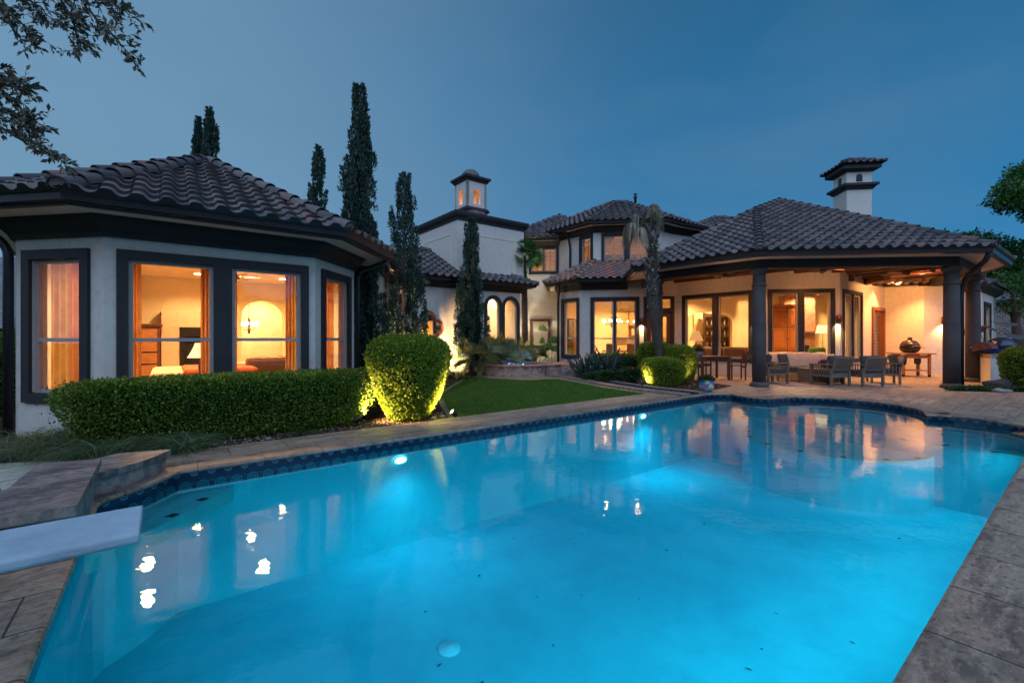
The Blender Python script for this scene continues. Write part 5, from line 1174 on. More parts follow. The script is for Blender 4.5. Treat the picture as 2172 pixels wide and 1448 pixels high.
for (x, y, rx, ry, rz, nn, lb) in [(3.05, 13.9, .5, .35, .17, 5000, 'leafy mound in front of the largest agave'), (3.55, 13.6, .35, .3, .22, 4000, 'leafy mound with a red flower'), (2.5, 14.2, .35, .25, .12, 2500, 'low leafy mound in front of the left agave'), (3.75, 14.6, .3, .3, .34, 4000, 'dark purple-leaved shrub left of the leaning palm')]:
    t_ = shrub('low_plant', lb, 'plant', (x, y), (rx, ry, rz), nn, .05, M['gcov'], e=2.2, taper=0, thick=.12, wa=.08)
m = MB(); m.lathe((3.56, 13.28, .44), [(0, -.03), (.035, 0), (.045, .03), (.0, .02)], 8); tag(m.build('red_flower', simple('red_petal', (.6, .03, .02)), loc=(3.56, 13.28, .44)), 'single red flower above the mound right of the agaves', 'flower')
q = scatter([(11.05, 11.5), (12.0, 11.2), (12.9, 11.35), (12.6, 11.8), (11.6, 11.75)], 3800)
o = leafmesh('groundcover', np.c_[q, rng.uniform(.0, .09, len(q))], np.c_[rng.normal(0, .6, (len(q), 2)), np.full(len(q), .5)], .05, M['gcov'], aspect=.6); tag(o, 'low spreading juniper at the foot of the front right column', 'ground cover')
def rock(name, label, loc, r, mat='clad', g=None, seed=0):
    bm = bmesh.new(); bmesh.ops.create_icosphere(bm, subdivisions=3, radius=1); rs = random.Random(seed)
    ph = [rs.uniform(0, 6) for _ in range(6)]
    for v in bm.verts: n = 1 + .16 * math.sin(v.co.x * 3 + ph[0]) * math.sin(v.co.y * 3 + ph[1]) + .1 * math.sin(v.co.z * 5 + ph[2] + v.co.x * 4); v.co = Vector((v.co.x * r[0], v.co.y * r[1], v.co.z * r[2])) * n
    me = bpy.data.meshes.new(name); bm.to_mesh(me); bm.free(); me.materials.append(M[mat]); 
    for p in me.polygons: p.use_smooth = True
    o = bpy.data.objects.new(name, me); col.objects.link(o); o.location = (*loc, r[2] * .6); return tag(o, label, 'rock', g)
M['pebble'] = simple('pale_pebble', (.20, .20, .20), .6, .2, 9); M['dkrock'] = simple('dark_boulder', (.06, .05, .05), .85, .5, 6, bump=.8, bd=.04)
rock('boulder', 'dark rough boulder in front of the outdoor counter', (12.75, 11.75), (.38, .22, .17), 'dkrock', seed=3)
for i, (x, y, s, lb) in enumerate([(12.05, 11.15, .15, 'flat pale stone at the right end of the juniper'), (12.35, 11.22, .11, 'smaller grey stone between the flat pale stone and the boulder'), (12.1, 11.95, .12, 'brownish stone behind the juniper'), (12.95, 11.15, .10, 'grey stone in front of the boulder'), (13.25, 11.0, .09, 'grey stone below the far right bush')]): rock('stone', lb, (x, y), (s, s * .7, s * .4), 'pebble', 'stones edging the right bed', seed=i)
for i, (a, b, s, lb) in enumerate([(3.55, 6.72, .05, 'small stone at the foot of the big bush'), (3.75, 6.8, .04, 'small stone right of the big bush by the coping'), (1.1, 6.72, .035, 'small stone on the mulch in front of the hedge'), (.5, 6.75, .03, 'pale pebble near the left end of the hedge foot')]): p = AB(a, b); rock('stone', lb, (p.x, p.y), (s, s * .8, s * .5), 'pebble', 'stones on the mulch', seed=20 + i)

# broad-leaved trees at right, oak boughs reaching in at top left
def crown_tree(name, label, loc, blobs, n, size, mat, trunk, cat='tree', group=None):
    t_ = thing(name, label, cat, (*loc, 0), 0, group); P = []; D = []
    for (x, y, z, r) in blobs:
        k = int(n * r * r); d = norm(rng.normal(0, 1, (k, 3))); rr = r * rng.random(k) ** .4 * (1 + .18 * np.sin(d[:, 0] * 7 + z) * np.sin(d[:, 2] * 6 + x)); P.append(np.array([x, y, z]) + d * rr[:, None] * np.array([1.1, 1.1, .75])); D.append(d)
    leafmesh('crown', np.concatenate(P), np.concatenate(D) + np.array([0, 0, .2]), size, M[mat], t_, aspect=.55, jit=.9)
    m = MB(); m.tube([(0, 0, 0), (.1, 0, trunk * .5), (0, .1, trunk)], [.22, .17, .12], 9)
    for (x, y, z, r) in blobs: m.tube([(0, .05, trunk * .75), (x * .5, y * .5, (trunk + z) / 2), (x, y, z)], [.09, .06, .02], 6)
    m.build('trunk', M['bark'], t_); return t_
crown_tree('broadleaf_tree', 'tall green tree at the right picture edge above the roof', (27.0, 22.5), [(-1.6, 0, 8.4, 1.1), (-.3, .4, 9.4, 1.3), (1.2, 0, 8.3, 1.7), (-.6, -.5, 7.5, .9), (.4, 0, 10.6, 1.0), (1.6, .3, 10.3, 1.5)], 2400, .16, 'tree', 6)
crown_tree('broadleaf_tree', 'lower leafy tree between the porch roof and the neighbouring brick house', (26.0, 25.5), [(-2.6, 0, 5.6, 1.1), (-1.2, 0, 6.3, 1.3), (.4, .5, 6.2, 1.6), (2.0, 0, 5.6, 1.6), (-.6, -.5, 4.8, 1.2), (1.2, -.6, 4.4, 1.2), (-2.2, -.5, 4.4, .9)], 2000, .16, 'tree', 4)
crown_tree('small_tree', 'thin twiggy shrub-tree in front of the brick wall at right', (20.4, 18.2), [(-.3, 0, 3.6, .55), (.4, 0, 3.2, .6), (.9, .2, 3.9, .5), (0, 0, 2.6, .5)], 1500, .10, 'tree', 2.4)
oak = thing('oak_tree', 'live oak outside the picture whose leafy boughs hang into the top left corner', 'oak tree', (-9.5, 3.0, 0))
BR = [[(-6.2, 3.4, 5.6), (-4.6, 3.6, 4.75), (-3.55, 3.7, 4.12), (-3.30, 3.68, 3.86), (-3.06, 3.65, 3.61)],
      [(-4.6, 3.6, 4.75), (-4.0, 3.7, 4.4), (-3.70, 3.72, 4.10), (-3.60, 3.7, 3.92), (-3.52, 3.68, 3.70)],
      [(-4.0, 3.7, 4.45), (-3.45, 3.75, 4.25), (-3.32, 3.72, 4.13), (-3.16, 3.7, 4.01)],
      [(-5.2, 3.5, 4.7), (-4.5, 3.65, 4.3), (-4.2, 3.7, 4.08), (-4.03, 3.7, 3.92), (-3.91, 3.7, 3.76)],
      [(-5.2, 3.5, 4.7), (-4.4, 3.8, 4.35), (-4.1, 3.85, 4.22), (-3.86, 3.85, 4.02)],
      [(-6.2, 3.4, 4.3), (-4.9, 3.6, 3.75), (-4.25, 3.7, 3.42), (-4.05, 3.7, 3.24), (-3.92, 3.7, 3.08)],
      [(-4.9, 3.6, 3.75), (-4.4, 3.7, 3.2), (-4.15, 3.7, 3.03), (-3.88, 3.7, 2.93), (-3.66, 3.68, 2.78)],
      [(-4.9, 3.6, 3.75), (-4.3, 3.7, 3.55), (-4.1, 3.7, 3.45), (-4.0, 3.7, 3.40)],
      [(-4.5, 3.7, 3.2), (-4.25, 3.7, 3.22), (-4.08, 3.7, 3.18), (-3.96, 3.7, 3.12)]]
m = MB(); LP = []; LD = []
m.tube([(-9.5, 3, 0), (-9.4, 3, 1.6), (-9.0, 3.1, 3.2), (-7.8, 3.3, 4.6), (-6.2, 3.4, 5.6)], [.32, .26, .22, .12, .04], 10, smooth=True); m.tube([(-9.0, 3.1, 3.2), (-7.6, 3.2, 4.2), (-6.2, 3.4, 4.3)], [.16, .08, .03], 8)
m.tube([(-6.2, 3.4, 5.6), (-5.2, 3.5, 4.7)], [.03, .02], 6)
for br in BR:
    pts = [Vector(p) for p in br]; path = []
    for i in range(len(pts) - 1):
        for j in range(8): path.append(pts[i].lerp(pts[i + 1], j / 8) + Vector((rng.normal(0, .008), 0, rng.normal(0, .008))))
    path.append(pts[-1]); m.tube(path, [.016 * (1 - .85 * i / len(path)) for i in range(len(path))], 5)
    for i in range(6, len(path)):
        for k in range(2):
            d = (path[i] - path[i - 1]).normalized(); sd = Vector(rng.normal(0, 1, 3)); tw = (d * .8 + sd.normalized() * .8).normalized(); L = rng.uniform(.04, .14) * (1 if rng.random() < .8 else 1.8); e_ = path[i] + tw * L; m.tube([path[i], e_], [.003, .0015], 3, caps=False)
            for q_ in range(int(4 + L * 40)):
                f = rng.uniform(.2, 1.05); LP.append(path[i] + tw * L * f); LD.append(tw * .8 + Vector(rng.normal(0, .6, 3)) + Vector((.1, 0, -.15)))
OFF[oak.name] = (-9.5, 3.0, 0); m.build('trunk', M['bark'], oak)
leafmesh('crown', np.array(LP), np.array(LD), .052, M['oak'], oak, off=(-9.5, 3.0, 0), aspect=.42, jit=.25)
def bare(label, loc, h, n=9):
    t_ = thing('bare_twigs', label, 'twigs', loc, 0); m = MB()
    for k in range(n):
        an = rng.uniform(0, 6.28); p = Vector((0, 0, 0)); d = Vector((math.cos(an) * .3, math.sin(an) * .3, 1)).normalized(); m.tube([p, p + d * h * .5, p + d * h], [.03, .015, .004], 4, caps=False)
        for q_ in range(6): f = rng.uniform(.3, .95); s = p + d * h * f; e2 = (d + Vector(rng.normal(0, .55, 3))).normalized(); m.tube([s, s + e2 * h * .28], [.008, .002], 3, caps=False)
    m.build('twigs', M['bark'], t_); return t_
bt = thing('bare_tree', 'leafless tree behind the upper roof with only its thin top twigs showing', 'tree', (9.9, 29.5, 0)); m = MB(); m.tube([(0, 0, 0), (0, 0, 5), (.2, 0, 8)], [.2, .12, .05], 7)
for k in range(16):
    x = rng.uniform(-2.2, 1.6); m.tube([(0, 0, 6.5), (x * .6, 0, 7.8), (x, rng.normal(0, .3), 9.0 + rng.uniform(-.3, .5))], [.04, .02, .006], 4, caps=False)
    for q_ in range(5): m.tube([(x, 0, 8.7), (x + rng.normal(0, .3), 0, 9.2 + rng.uniform(-.1, .4))], [.010, .004], 3, caps=False)
m.build('trunk', M['bark'], bt)

# ------------------------------------------------------------------ garden spotlights
def spot(label, loc, tgt, power, c=(1, .68, .34), lit=True, ang=70, vis=True):
    t_ = wthing('garden_spotlight', label, 'spotlight', (loc[0], loc[1], 0), 'garden uplights'); d = (Vector(tgt) - Vector(loc)).normalized(); L = Vector(loc); a = d.cross(Vector((0, 0, 1))).normalized(); b = a.cross(d)
    m = MB(); m.tube([L - d * .07, L - d * .05, L + d * .03, L + d * .05], [.02, .038, .045, .048], 12); m.tube([(L.x, L.y, 0), (L.x, L.y, max(.02, L.z - .03))], .012, 6); m.build('housing', M['black'], t_)
    m = MB(); m.add([L + d * .052 + a * .038 * math.cos(2 * math.pi * k / 14) + b * .038 * math.sin(2 * math.pi * k / 14) for k in range(14)], [tuple(range(14))]); m.build('lens', M['lens'] if lit else M['gutter'], t_)
    if lit: light('uplight', 'SPOT', L + d * .07, power * 4.5, c, .03, tgt=tgt, spot=ang, blend=.6, parent=t_)
spot('glowing spotlight on the soil at the right foot of the big bush', (-.98, 7.62, .07), (-1.55, 7.38, .62), 170, (1, .60, .24), ang=92)
spot('dark spotlight housing in front of the gap between hedge and big bush', (-2.38, 6.93, .10), (-1.95, 7.3, .45), 70, (1, .58, .22), ang=130)
spot('unlit round spotlight on the soil before the hedge', (-4.35, 5.12, .08), (-4.2, 5.6, .5), 0, lit=False)
spot('spotlight on a post under the lit palmetto by the slim cypress', (-1.95, 15.05, .15), (-1.9, 16.6, 1.5), 150, (1, .62, .30), ang=100)
spot('spotlight at the foot of the ragged cypress', (-3.35, 13.30, .15), (-3.2, 14.9, 1.9), 230, (1, .62, .32), ang=105)
spot('bright spotlight at the foot of the slender palm behind the spa', (.12, 18.75, .35), (.9, 20.9, 2.2), 110, (1, .88, .55), ang=95)
spot('spotlight at the left foot of the low lit bush', (3.62, 12.42, .10), (4.0, 12.5, .4), 40, (1, .60, .24), ang=130)
spot('spotlight tucked between the two front bushes', (4.75, 12.75, .10), (4.75, 13.1, .6), 24, (1, .60, .24), ang=130)
for lb_, x_, y_ in (('palmetto behind the spa rim, left of the slender palm', -.15, 18.3), ('palmetto between the slim cypress and the left arched window', -.75, 17.0), ('low palmetto at the right foot of the slim cypress', -1.1, 15.3)): palmetto(lb_, (x_, y_), 12, .5, 1.0, .55, x_ * 3)
# trees of the garden behind the viewer: they show only as reflections in the window panes
for i_, (x_, y_, lb_) in enumerate([(-13, -9, 'broad tree of the garden behind the viewer, left one'), (-3, -13, 'broad tree of the garden behind the viewer, middle one'), (8, -12, 'broad tree of the garden behind the viewer, right one'), (18, -6, 'broad tree of the garden behind the viewer, far right one')]):
    crown_tree('broadleaf_tree', lb_, (x_, y_), [(-2.6, 0, 4.2, 1.9), (2.4, .5, 4.4, 2.1), (0, 0, 5.6, 2.4), (-4.6, 0, 3.0, 1.5), (4.8, 0, 3.2, 1.7), (.5, 0, 2.6, 1.8)], 420, .34, 'tree', 3.5, group='trees behind the viewer')
shrub('added_screen_hedge', 'added unseen tall hedge behind the viewer, darkening the window reflections', 'hedge', (2, -17), (34, 1.2, 2.1), 16000, .5, M['tree'], e=5, wa=.02)  # added out of view so the panes reflect foliage instead of bright sky
# ------------------------------------------------------------------ porch furniture
def armchair(label, loc, rz, g='slatted wooden armchairs round the coffee table'):
    t_ = thing('armchair', label, 'armchair', (*loc, .005), rz, g); W_, Dp = .66, .70     # faces local +Y
    for sx_ in (-1, 1):
        for sy in (-1, 1):
            m = MB(); h = .58 if sy > 0 else .50; m.box((sx_ * (W_ / 2 - .03), sy * (Dp / 2 - .03), h / 2), (.055, .055, h)); m.build('leg', M['teak'], t_, bevel=.004)
        m = MB(); m.box((sx_ * (W_ / 2 - .03), 0, .595), (.075, Dp + .02, .03)); m.build('armrest', M['teak'], t_, bevel=.005)
        m = MB()
        for k in range(7): m.box((sx_ * (W_ / 2 - .03), -.24 + k * .08, .435), (.018, .022, .29))
        m.box((sx_ * (W_ / 2 - .03), 0, .28), (.03, Dp - .08, .05)); m.build('side_slats', M['teak'], t_)
    m = MB(); m.box((0, Dp / 2 - .04, .28), (W_ - .08, .03, .07)); m.box((0, -Dp / 2 + .05, .28), (W_ - .08, .03, .07)); m.box((0, 0, .31), (W_ - .1, Dp - .1, .02)); m.build('seat_frame', M['teak'], t_)
    m = MB(); B = lambda x, z: Vector((x, -Dp / 2 + .05 - (z - .3) * .28, z))
    for k in range(9): x = -.24 + k * .06; m.bar(B(x, .33), B(x, .78), .032, .014, up=(0, 1, 0))
    m.bar(B(-.29, .80), B(.29, .80), .03, .06); m.bar(B(-.29, .33), B(.29, .33), .03, .05)
    for x in (-.29, .29): m.bar(B(x, .28), B(x, .82), .045, .035, up=(0, 1, 0))
    m.build('backrest', M['teak'], t_)
    m = MB(); m.box((0, .02, .385), (.56, .60, .12)); m.build('seat_cushion', M['cush'], t_, bevel=.035)
    m = MB(); Mx = Matrix.Rotation(R(-15), 3, 'X'); m.box((0, -.255, .62), (.54, .12, .46), M=Mx); m.build('back_cushion', M['cush'], t_, bevel=.035)
    return t_
a0 = armchair('left slatted armchair beside the middle column, turned to the right', (7.72, 13.45), R(-80))
again(a0, (8.98, 12.72, .005), R(12), 'slatted armchair seen from behind, left of the middle pair')
again(a0, (9.86, 12.66, .005), R(6), 'slatted armchair seen from behind, right of the middle pair')
a4 = again(a0, (11.0, 13.35, .005), R(62), 'right slatted armchair with a pale cloth over its back')
m = MB(); 
for j in range(9):
    pass
vs = []; nx = 12
prof = [(-.30, .44), (-.36, .60), (-.43, .80), (-.455, .86), (-.49, .86), (-.49, .74), (-.475, .56)]
for y, z in prof:
    for i in range(nx + 1): x = -.25 + .5 * i / nx; vs.append((x, y - .012 * math.sin(i * 1.7) - .0, z + .01 * math.sin(i * 1.1)))
m.add(vs, [(j * (nx + 1) + i, j * (nx + 1) + i + 1, (j + 1) * (nx + 1) + i + 1, (j + 1) * (nx + 1) + i) for j in range(len(prof) - 1) for i in range(nx)], 0, True)
cl_ = thing('throw_cloth', 'pale cloth hung over the back of the right armchair', 'cloth', (11.0, 13.35, .005), R(62)); m.build('cloth', M['cushl'], cl_)
def sofa():
    t_ = thing('outdoor_sofa', 'wooden outdoor sofa with linen cushions under the tall windows', 'sofa', (9.1, 14.12, .005), R(172)); W_ = 1.75
    for sx_ in (-1, 1):
        for sy in (-1, 1): m = MB(); m.box((sx_ * (W_ / 2 - .03), sy * .33, .29), (.06, .06, .58)); m.build('leg', M['teak'], t_)
        m = MB(); m.box((sx_ * (W_ / 2 - .03), 0, .595), (.075, .74, .03)); m.build('armrest', M['teak'], t_, bevel=.005)
    m = MB(); m.box((0, 0, .29), (W_ - .08, .66, .05)); m.box((0, -.36, .6), (W_ - .06, .03, .5)); m.build('seat_frame', M['teak'], t_)
    for x in (-.42, .42): m = MB(); m.box((x, .02, .385), (.82, .62, .14)); m.build('seat_cushion', M['cush'], t_, bevel=.04)
    vs = []; nx = 40; pf = [(-.20, .45), (-.24, .62), (-.30, .82), (-.36, .875), (-.42, .85), (-.43, .6)]
    for j, (y, z) in enumerate(pf):
        for i in range(nx + 1): x = -.84 + 1.68 * i / nx; vs.append((x, y + .018 * math.sin(i * .9 + j * .5) + .012 * math.sin(i * 2.3), z + .012 * math.sin(i * .5)))
    m = MB(); m.add(vs, [(j * (nx + 1) + i, j * (nx + 1) + i + 1, (j + 1) * (nx + 1) + i + 1, (j + 1) * (nx + 1) + i) for j in range(len(pf) - 1) for i in range(nx)], 0, True); m.build('back_cover', M['cushl'], t_)
sofa()
def pillow(label, loc, rz, tilt, mat='cushl', s=.40):
    t_ = thing('pillow', label, 'pillow', loc, rz); vs = []; n = 10
    for sg in (1, -1):
        for i in range(n + 1):
            for j in range(n + 1): x, y = 2 * i / n - 1, 2 * j / n - 1; th = .075 * (max(0, 1 - x ** 4) * max(0, 1 - y ** 4)) ** .5; vs.append((x * s / 2 * (1 - .06 * (1 - y * y)), sg * th, s / 2 + y * s / 2 * (1 - .06 * (1 - x * x))))
    k = n + 1; fs = [(o + i * k + j, o + i * k + j + 1, o + (i + 1) * k + j + 1, o + (i + 1) * k + j) for o in (0, k * k) for i in range(n) for j in range(n)]
    m = MB(); m.add([Matrix.Rotation(tilt, 3, 'X') @ Vector(v) for v in vs], fs, 0, True); m.build('cushion_cover', M[mat], t_)
pillow('pale blue pillow leaning at the left end of the outdoor sofa', (8.45, 13.95, .47), R(20), R(-15), 'cush')
pillow('printed cream pillow at the right end of the outdoor sofa', (9.72, 13.80, .47), R(-12), R(-18))
def ctable():
    t_ = thing('coffee_table', 'dark slatted wooden coffee table between the armchairs', 'coffee table', (9.1, 13.3, .005), R(4))
    m = MB(); 
    for k in range(7): m.box((-.42 + k * .14, 0, .43), (.125, .62, .03))
    m.build('table_top', M['teak'], t_)
    for sx_ in (-1, 1):
        for sy in (-1, 1): m = MB(); m.box((sx_ * .46, sy * .27, .21), (.05, .05, .42)); m.build('leg', M['teak'], t_)
    m = MB()
    for k in range(8): m.box((-.46, -.22 + k * .062, .22), (.02, .045, .34)); 
    for k in range(14): m.box((-.42 + k * .064, -.27, .22), (.045, .02, .34))
    m.build('side_panel', M['teak'], t_)
ctable()
fl = thing('flower_bowl', 'bowl of purple flowers on the coffee table', 'flower bowl', (9.3, 13.35, .455)); m = MB(); m.lathe((0, 0, 0), [(.07, 0), (.12, .06), (.13, .11), (.12, .11), (.06, .05), (0, .04)], 14); m.build('bowl', M['ldark'], fl)
M['purple'] = leafm('purple_petal', [(0, (.03, .06, .02)), (.5, (.14, .02, .14)), (1, (.35, .08, .25))]); d = norm(rng.normal(0, 1, (900, 3))); d[:, 2] = abs(d[:, 2]); leafmesh('flowers', d * np.array([.19, .19, .15]) * rng.random((900, 1)) ** .4 + np.array([0, 0, .1]), d, .035, M['purple'], fl)
t = NT('woven_rug'); co = t.coord((1, 1, 1)); w = t.new('TexWave', bands_direction='X'); w.inputs['Scale'].default_value = 2.2; w.inputs['Distortion'].default_value = 3; t.lk(co, w.inputs['Vector']); t.bsdf(t.ramp(w.outputs[0], [(.35, (.12, .14, .17)), (.5, (.42, .38, .33)), (.8, (.30, .17, .12))]), .95, 0, .1); M['rug'] = t.m
m = MB(); m.slab([[(-1.65, -.85), (1.65, -.85), (1.65, .95), (-1.65, .95)]], .002, .012); rg = m.build('patio_rug', M['rug'], loc=(0, 0, 0)); rg.location = (9.35, 13.2, 0); rg.rotation_euler = (0, 0, R(-5)); tag(rg, 'flat patterned rug under the patio seating', 'rug')
def dchair(label, loc, rz):
    t_ = thing('dining_chair', label, 'dining chair', (*loc, .003), rz, 'slatted chairs round the patio dining table')
    for sx_ in (-1, 1):
        m = MB(); m.box((sx_ * .21, .20, .22), (.04, .04, .44)); m.build('leg', M['dwood'], t_); m = MB(); m.bar((sx_ * .21, -.21, 0), (sx_ * .21, -.21, .44), .04); m.bar((sx_ * .21, -.21, .43), (sx_ * .21, -.28, .90), .04); m.build('leg', M['dwood'], t_)
        m = MB(); m.box((sx_ * .22, -.01, .64), (.05, .46, .025)); m.bar((sx_ * .21, .20, .44), (sx_ * .21, .20, .64), .035); m.build('armrest', M['dwood'], t_)
    m = MB(); 
    for k in range(7): m.box((-.18 + k * .06, 0, .45), (.05, .44, .02))
    m.box((0, .20, .41), (.40, .02, .05)); m.box((0, -.20, .41), (.40, .02, .05)); m.build('seat', M['dwood'], t_)
    m = MB(); 
    for k in range(8): x = -.165 + k * .047; m.bar((x, -.235, .56), (x, -.275, .84), .022, .012, up=(0, 1, 0))
    m.bar((-.21, -.275, .87), (.21, -.275, .87), .025, .07); m.bar((-.21, -.23, .54), (.21, -.23, .54), .022, .05); m.build('backrest', M['dwood'], t_); return t_
tc_ = (6.45, 14.7)
d0 = dchair('dining chair on the right side of the patio table', (7.25, 14.55), R(80)); again(d0, (6.55, 15.5, .003), R(178), 'dining chair behind the patio table against the window wall'); again(d0, (5.8, 14.4, .003), R(-70), 'dining chair left of the patio table, half behind the bushes')
t_ = thing('dining_table', 'dark wooden patio table in front of the left tall windows', 'dining table', (*tc_, .003)); m = MB(); 
for k in range(9): m.box((-.44 + k * .11, 0, .735), (.10, 1.0, .025))
m.box((0, .45, .70), (.9, .03, .06)); m.box((0, -.45, .70), (.9, .03, .06)); m.build('table_top', M['dwood'], t_)
for sx_ in (-1, 1):
    for sy in (-1, 1): m = MB(); m.box((sx_ * .43, sy * .43, .36), (.06, .06, .72)); m.build('leg', M['dwood'], t_)
M['talav'] = None
t = NT('painted_pottery'); co = t.coord(); v = t.new('TexVoronoi'); v.inputs['Scale'].default_value = 9; t.lk(co, v.inputs['Vector']); sep = t.new('SeparateColor'); t.lk(v.outputs['Color'], sep.inputs[0]); c = t.ramp(sep.outputs[0], [(0, (.03, .16, .42)), (.35, (.10, .32, .55)), (.5, (.55, .16, .05)), (.68, (.55, .42, .08)), (.82, (.45, .04, .06)), (.92, (.6, .58, .5))], 'CONSTANT'); t.bsdf(c, .2, 0, .5); M['talav'] = t.m
def pot(label, loc, r, h, foliage, mat='talav', leafsz=.05, n=900, hh=.12):
    t_ = thing('painted_pot', label, 'plant pot', loc); m = MB(); m.lathe((0, 0, 0), [(r * .6, 0), (r * .9, h * .25), (r, h * .5), (r * .88, h * .85), (r * .8, h * .92), (r * .98, h), (r * .9, h), (r * .75, h * .9), (0, h * .85)], 24); m.build('pot', M[mat], t_)
    d = norm(rng.normal(0, 1, (n, 3))); d[:, 2] = abs(d[:, 2]); leafmesh('foliage', d * np.array([r, r, hh]) * rng.random((n, 1)) ** .4 + np.array([0, 0, h * .95]), d, leafsz, M[foliage], t_)
pot('colourful painted pot with a low green plant at the pool edge near the bushes', (4.86, 11.25, 0), .185, .30, 'gcov')
pot('small patterned pot of dark leaves on the patio dining table', (6.15, 14.75, .751), .09, .16, 'gcov', n=400, hh=.22)
def kamado():
    c = thing('grill_cart', 'wooden trolley on castors carrying the round ceramic grill', 'trolley', (13.95, 15.75, 0), R(-8)); 
    m = MB(); m.box((0, 0, .80), (1.15, .66, .04)); m.build('cart_top', M['cartwood'], c)
    for sx_ in (-1, 1):
        for sy in (-1, 1): m = MB(); m.box((sx_ * .40, sy * .26, .43), (.07, .07, .70)); m.build('leg', M['cartwood'], c); m = MB(); m.lathe((0, 0, 0), [(.045, -.015), (.05, 0), (.045, .015)], 12); w = m.build('castor', M['black'], c); w.location = (sx_ * .40, sy * .26, .05); w.rotation_euler = (R(90), 0, 0)
    m = MB(); 
    for k in range(6): m.box((0, -.25 + k * .1, .22), (.84, .08, .025))
    m.box((0, -.27, .70), (.8, .03, .12)); m.box((0, .27, .70), (.8, .03, .12)); m.build('lower_shelf', M['cartwood'], c)
    k_ = thing('ceramic_grill', 'dark green-brown domed ceramic grill on the wooden trolley', 'grill', (13.92, 15.75, .825), R(-8)); M['kam'] = simple('glazed_ceramic', (.045, .03, .02), .2, .25, 20)
    m = MB(); m.lathe((0, 0, 0), [(.14, 0), (.22, .03), (.27, .10), (.28, .15)], 24); m.build('bowl', M['kam'], k_)
    m = MB(); m.lathe((0, 0, 0), [(.285, .15), (.29, .165), (.29, .19), (.285, .20)], 24); m.build('metal_band', M['black'], k_)
    m = MB(); m.lathe((0, 0, 0), [(.28, .20), (.265, .28), (.22, .37), (.15, .42), (.07, .445)], 24); m.build('lid', M['kam'], k_)
    m = MB(); m.lathe((0, 0, 0), [(.07, .43), (.075, .47), (.05, .49), (.075, .51), (.065, .53), (0, .54)], 14); m.build('vent_cap', M['black'], k_)
    m = MB(); m.tube([(-.16, -.36, .22), (-.14, -.40, .23), (.14, -.40, .23), (.16, -.36, .22)], .014, 6); m.tube([(.3, .0, .17), (.52, 0, .18)], .012, 6); m.build('handle', M['cartwood'], k_)
    b = thing('grill_cover_bag', 'dark folded cover hanging under the trolley top', 'cover', (14.05, 15.6, .42)); m = MB(); m.lathe((0, 0, 0), [(.03, 0), (.09, .04), (.10, .18), (.06, .30), (.02, .34)], 10, sx=1.1, sy=.8); m.build('cloth', M['cush'], b)
kamado()
def fan(label, loc, rot, z=3.52, wall_on=True, name='ceiling_fan', lit=True, drop=.16, glow=2.0, L=.62):
    t_ = thing(name, label, 'ceiling fan', (*loc, z), rot, 'ceiling fans'); m = MB(); m.lathe((0, 0, 0), [(.05, 0), (.05, -.03), (.015, -.04), (.015, -drop), (.09, -drop - .01), (.11, -drop - .05), (.09, -drop - .10), (.03, -drop - .11)], 16); m.build('motor', M['ldark'], t_)
    for k in range(5):
        an = 2 * math.pi * k / 5; d = Vector((math.cos(an), math.sin(an), 0)); s = Vector((-d.y, d.x, .22)).normalized(); zc = Vector((0, 0, -drop - .05)); m = MB(); m.add([zc + d * .12 + s * .03, zc + d * .12 - s * .03, zc + d * .25 - s * .06, zc + d * L - s * .07, zc + d * (L + .03), zc + d * L + s * .07, zc + d * .25 + s * .06], [tuple(range(7))]); o = m.build('blade', M['dwood'], t_); md = o.modifiers.new('solid', 'SOLIDIFY'); md.thickness = .008
    if lit: m = MB(); m.lathe((0, 0, -drop - .11), [(.07, 0), (.08, -.03), (.05, -.06), (0, -.07)], 14); m.build('lamp_bowl', M['linen'], t_)
    m = MB(); m.tube([(.03, 0, -drop - .1), (.03, 0, -drop - .28)], .003, 4); m.build('pull_chain', M['black'], t_)
fan('ceiling fan over the patio dining table, left of the middle column', (6.6, 14.0), .3); fan('ceiling fan over the patio seating', (8.9, 12.9), .1); fan('ceiling fan under the right end of the porch', (11.9, 13.6), .8)
# outdoor counter with grills at the right
oc = wthing('outdoor_counter', 'white plastered outdoor counter with a band of painted tiles', 'counter', (14.4, 13.2, 0)); C_ = [pv(14.35, 13.85), pv(13.5, 12.7), pv(15.6, 13.75), pv(16.4, 14.9)]
m = MB(); m.slab([C_], -.02, .76); m.build('counter_base', M['stucco'], oc)
t = NT('painted_tile'); co = t.coord((1, 1, 1)); ck = t.new('TexVoronoi', distance='CHEBYCHEV'); ck.inputs['Scale'].default_value = 6.5; ck.inputs['Randomness'].default_value = .15; t.lk(co, ck.inputs['Vector']); c = t.ramp(ck.outputs['Distance'], [(0, (.25, .10, .04)), (.22, (.55, .45, .32)), (.36, (.04, .06, .16)), (.44, (.5, .42, .3))], 'CONSTANT'); t.bsdf(c, .25, 0, .5); M['ptile'] = t.m
m = MB(); m.slab([offs(C_, .006)], .76, .84); m.build('tile_border', M['ptile'], oc); m = MB(); m.slab([offs(C_, .02)], .84, .87); m.build('counter_top', M['clad'], oc)
g1 = thing('gas_grill', 'rusty brown grill hood standing open on the outdoor counter', 'grill', (14.25, 13.55, .87), R(30)); m = MB(); vs = []
for x in (-.30, .30):
    for k in range(9): a = R(k * 22.5 * .9); vs.append((x, .22 * math.cos(a), .06 + .30 * math.sin(a)))
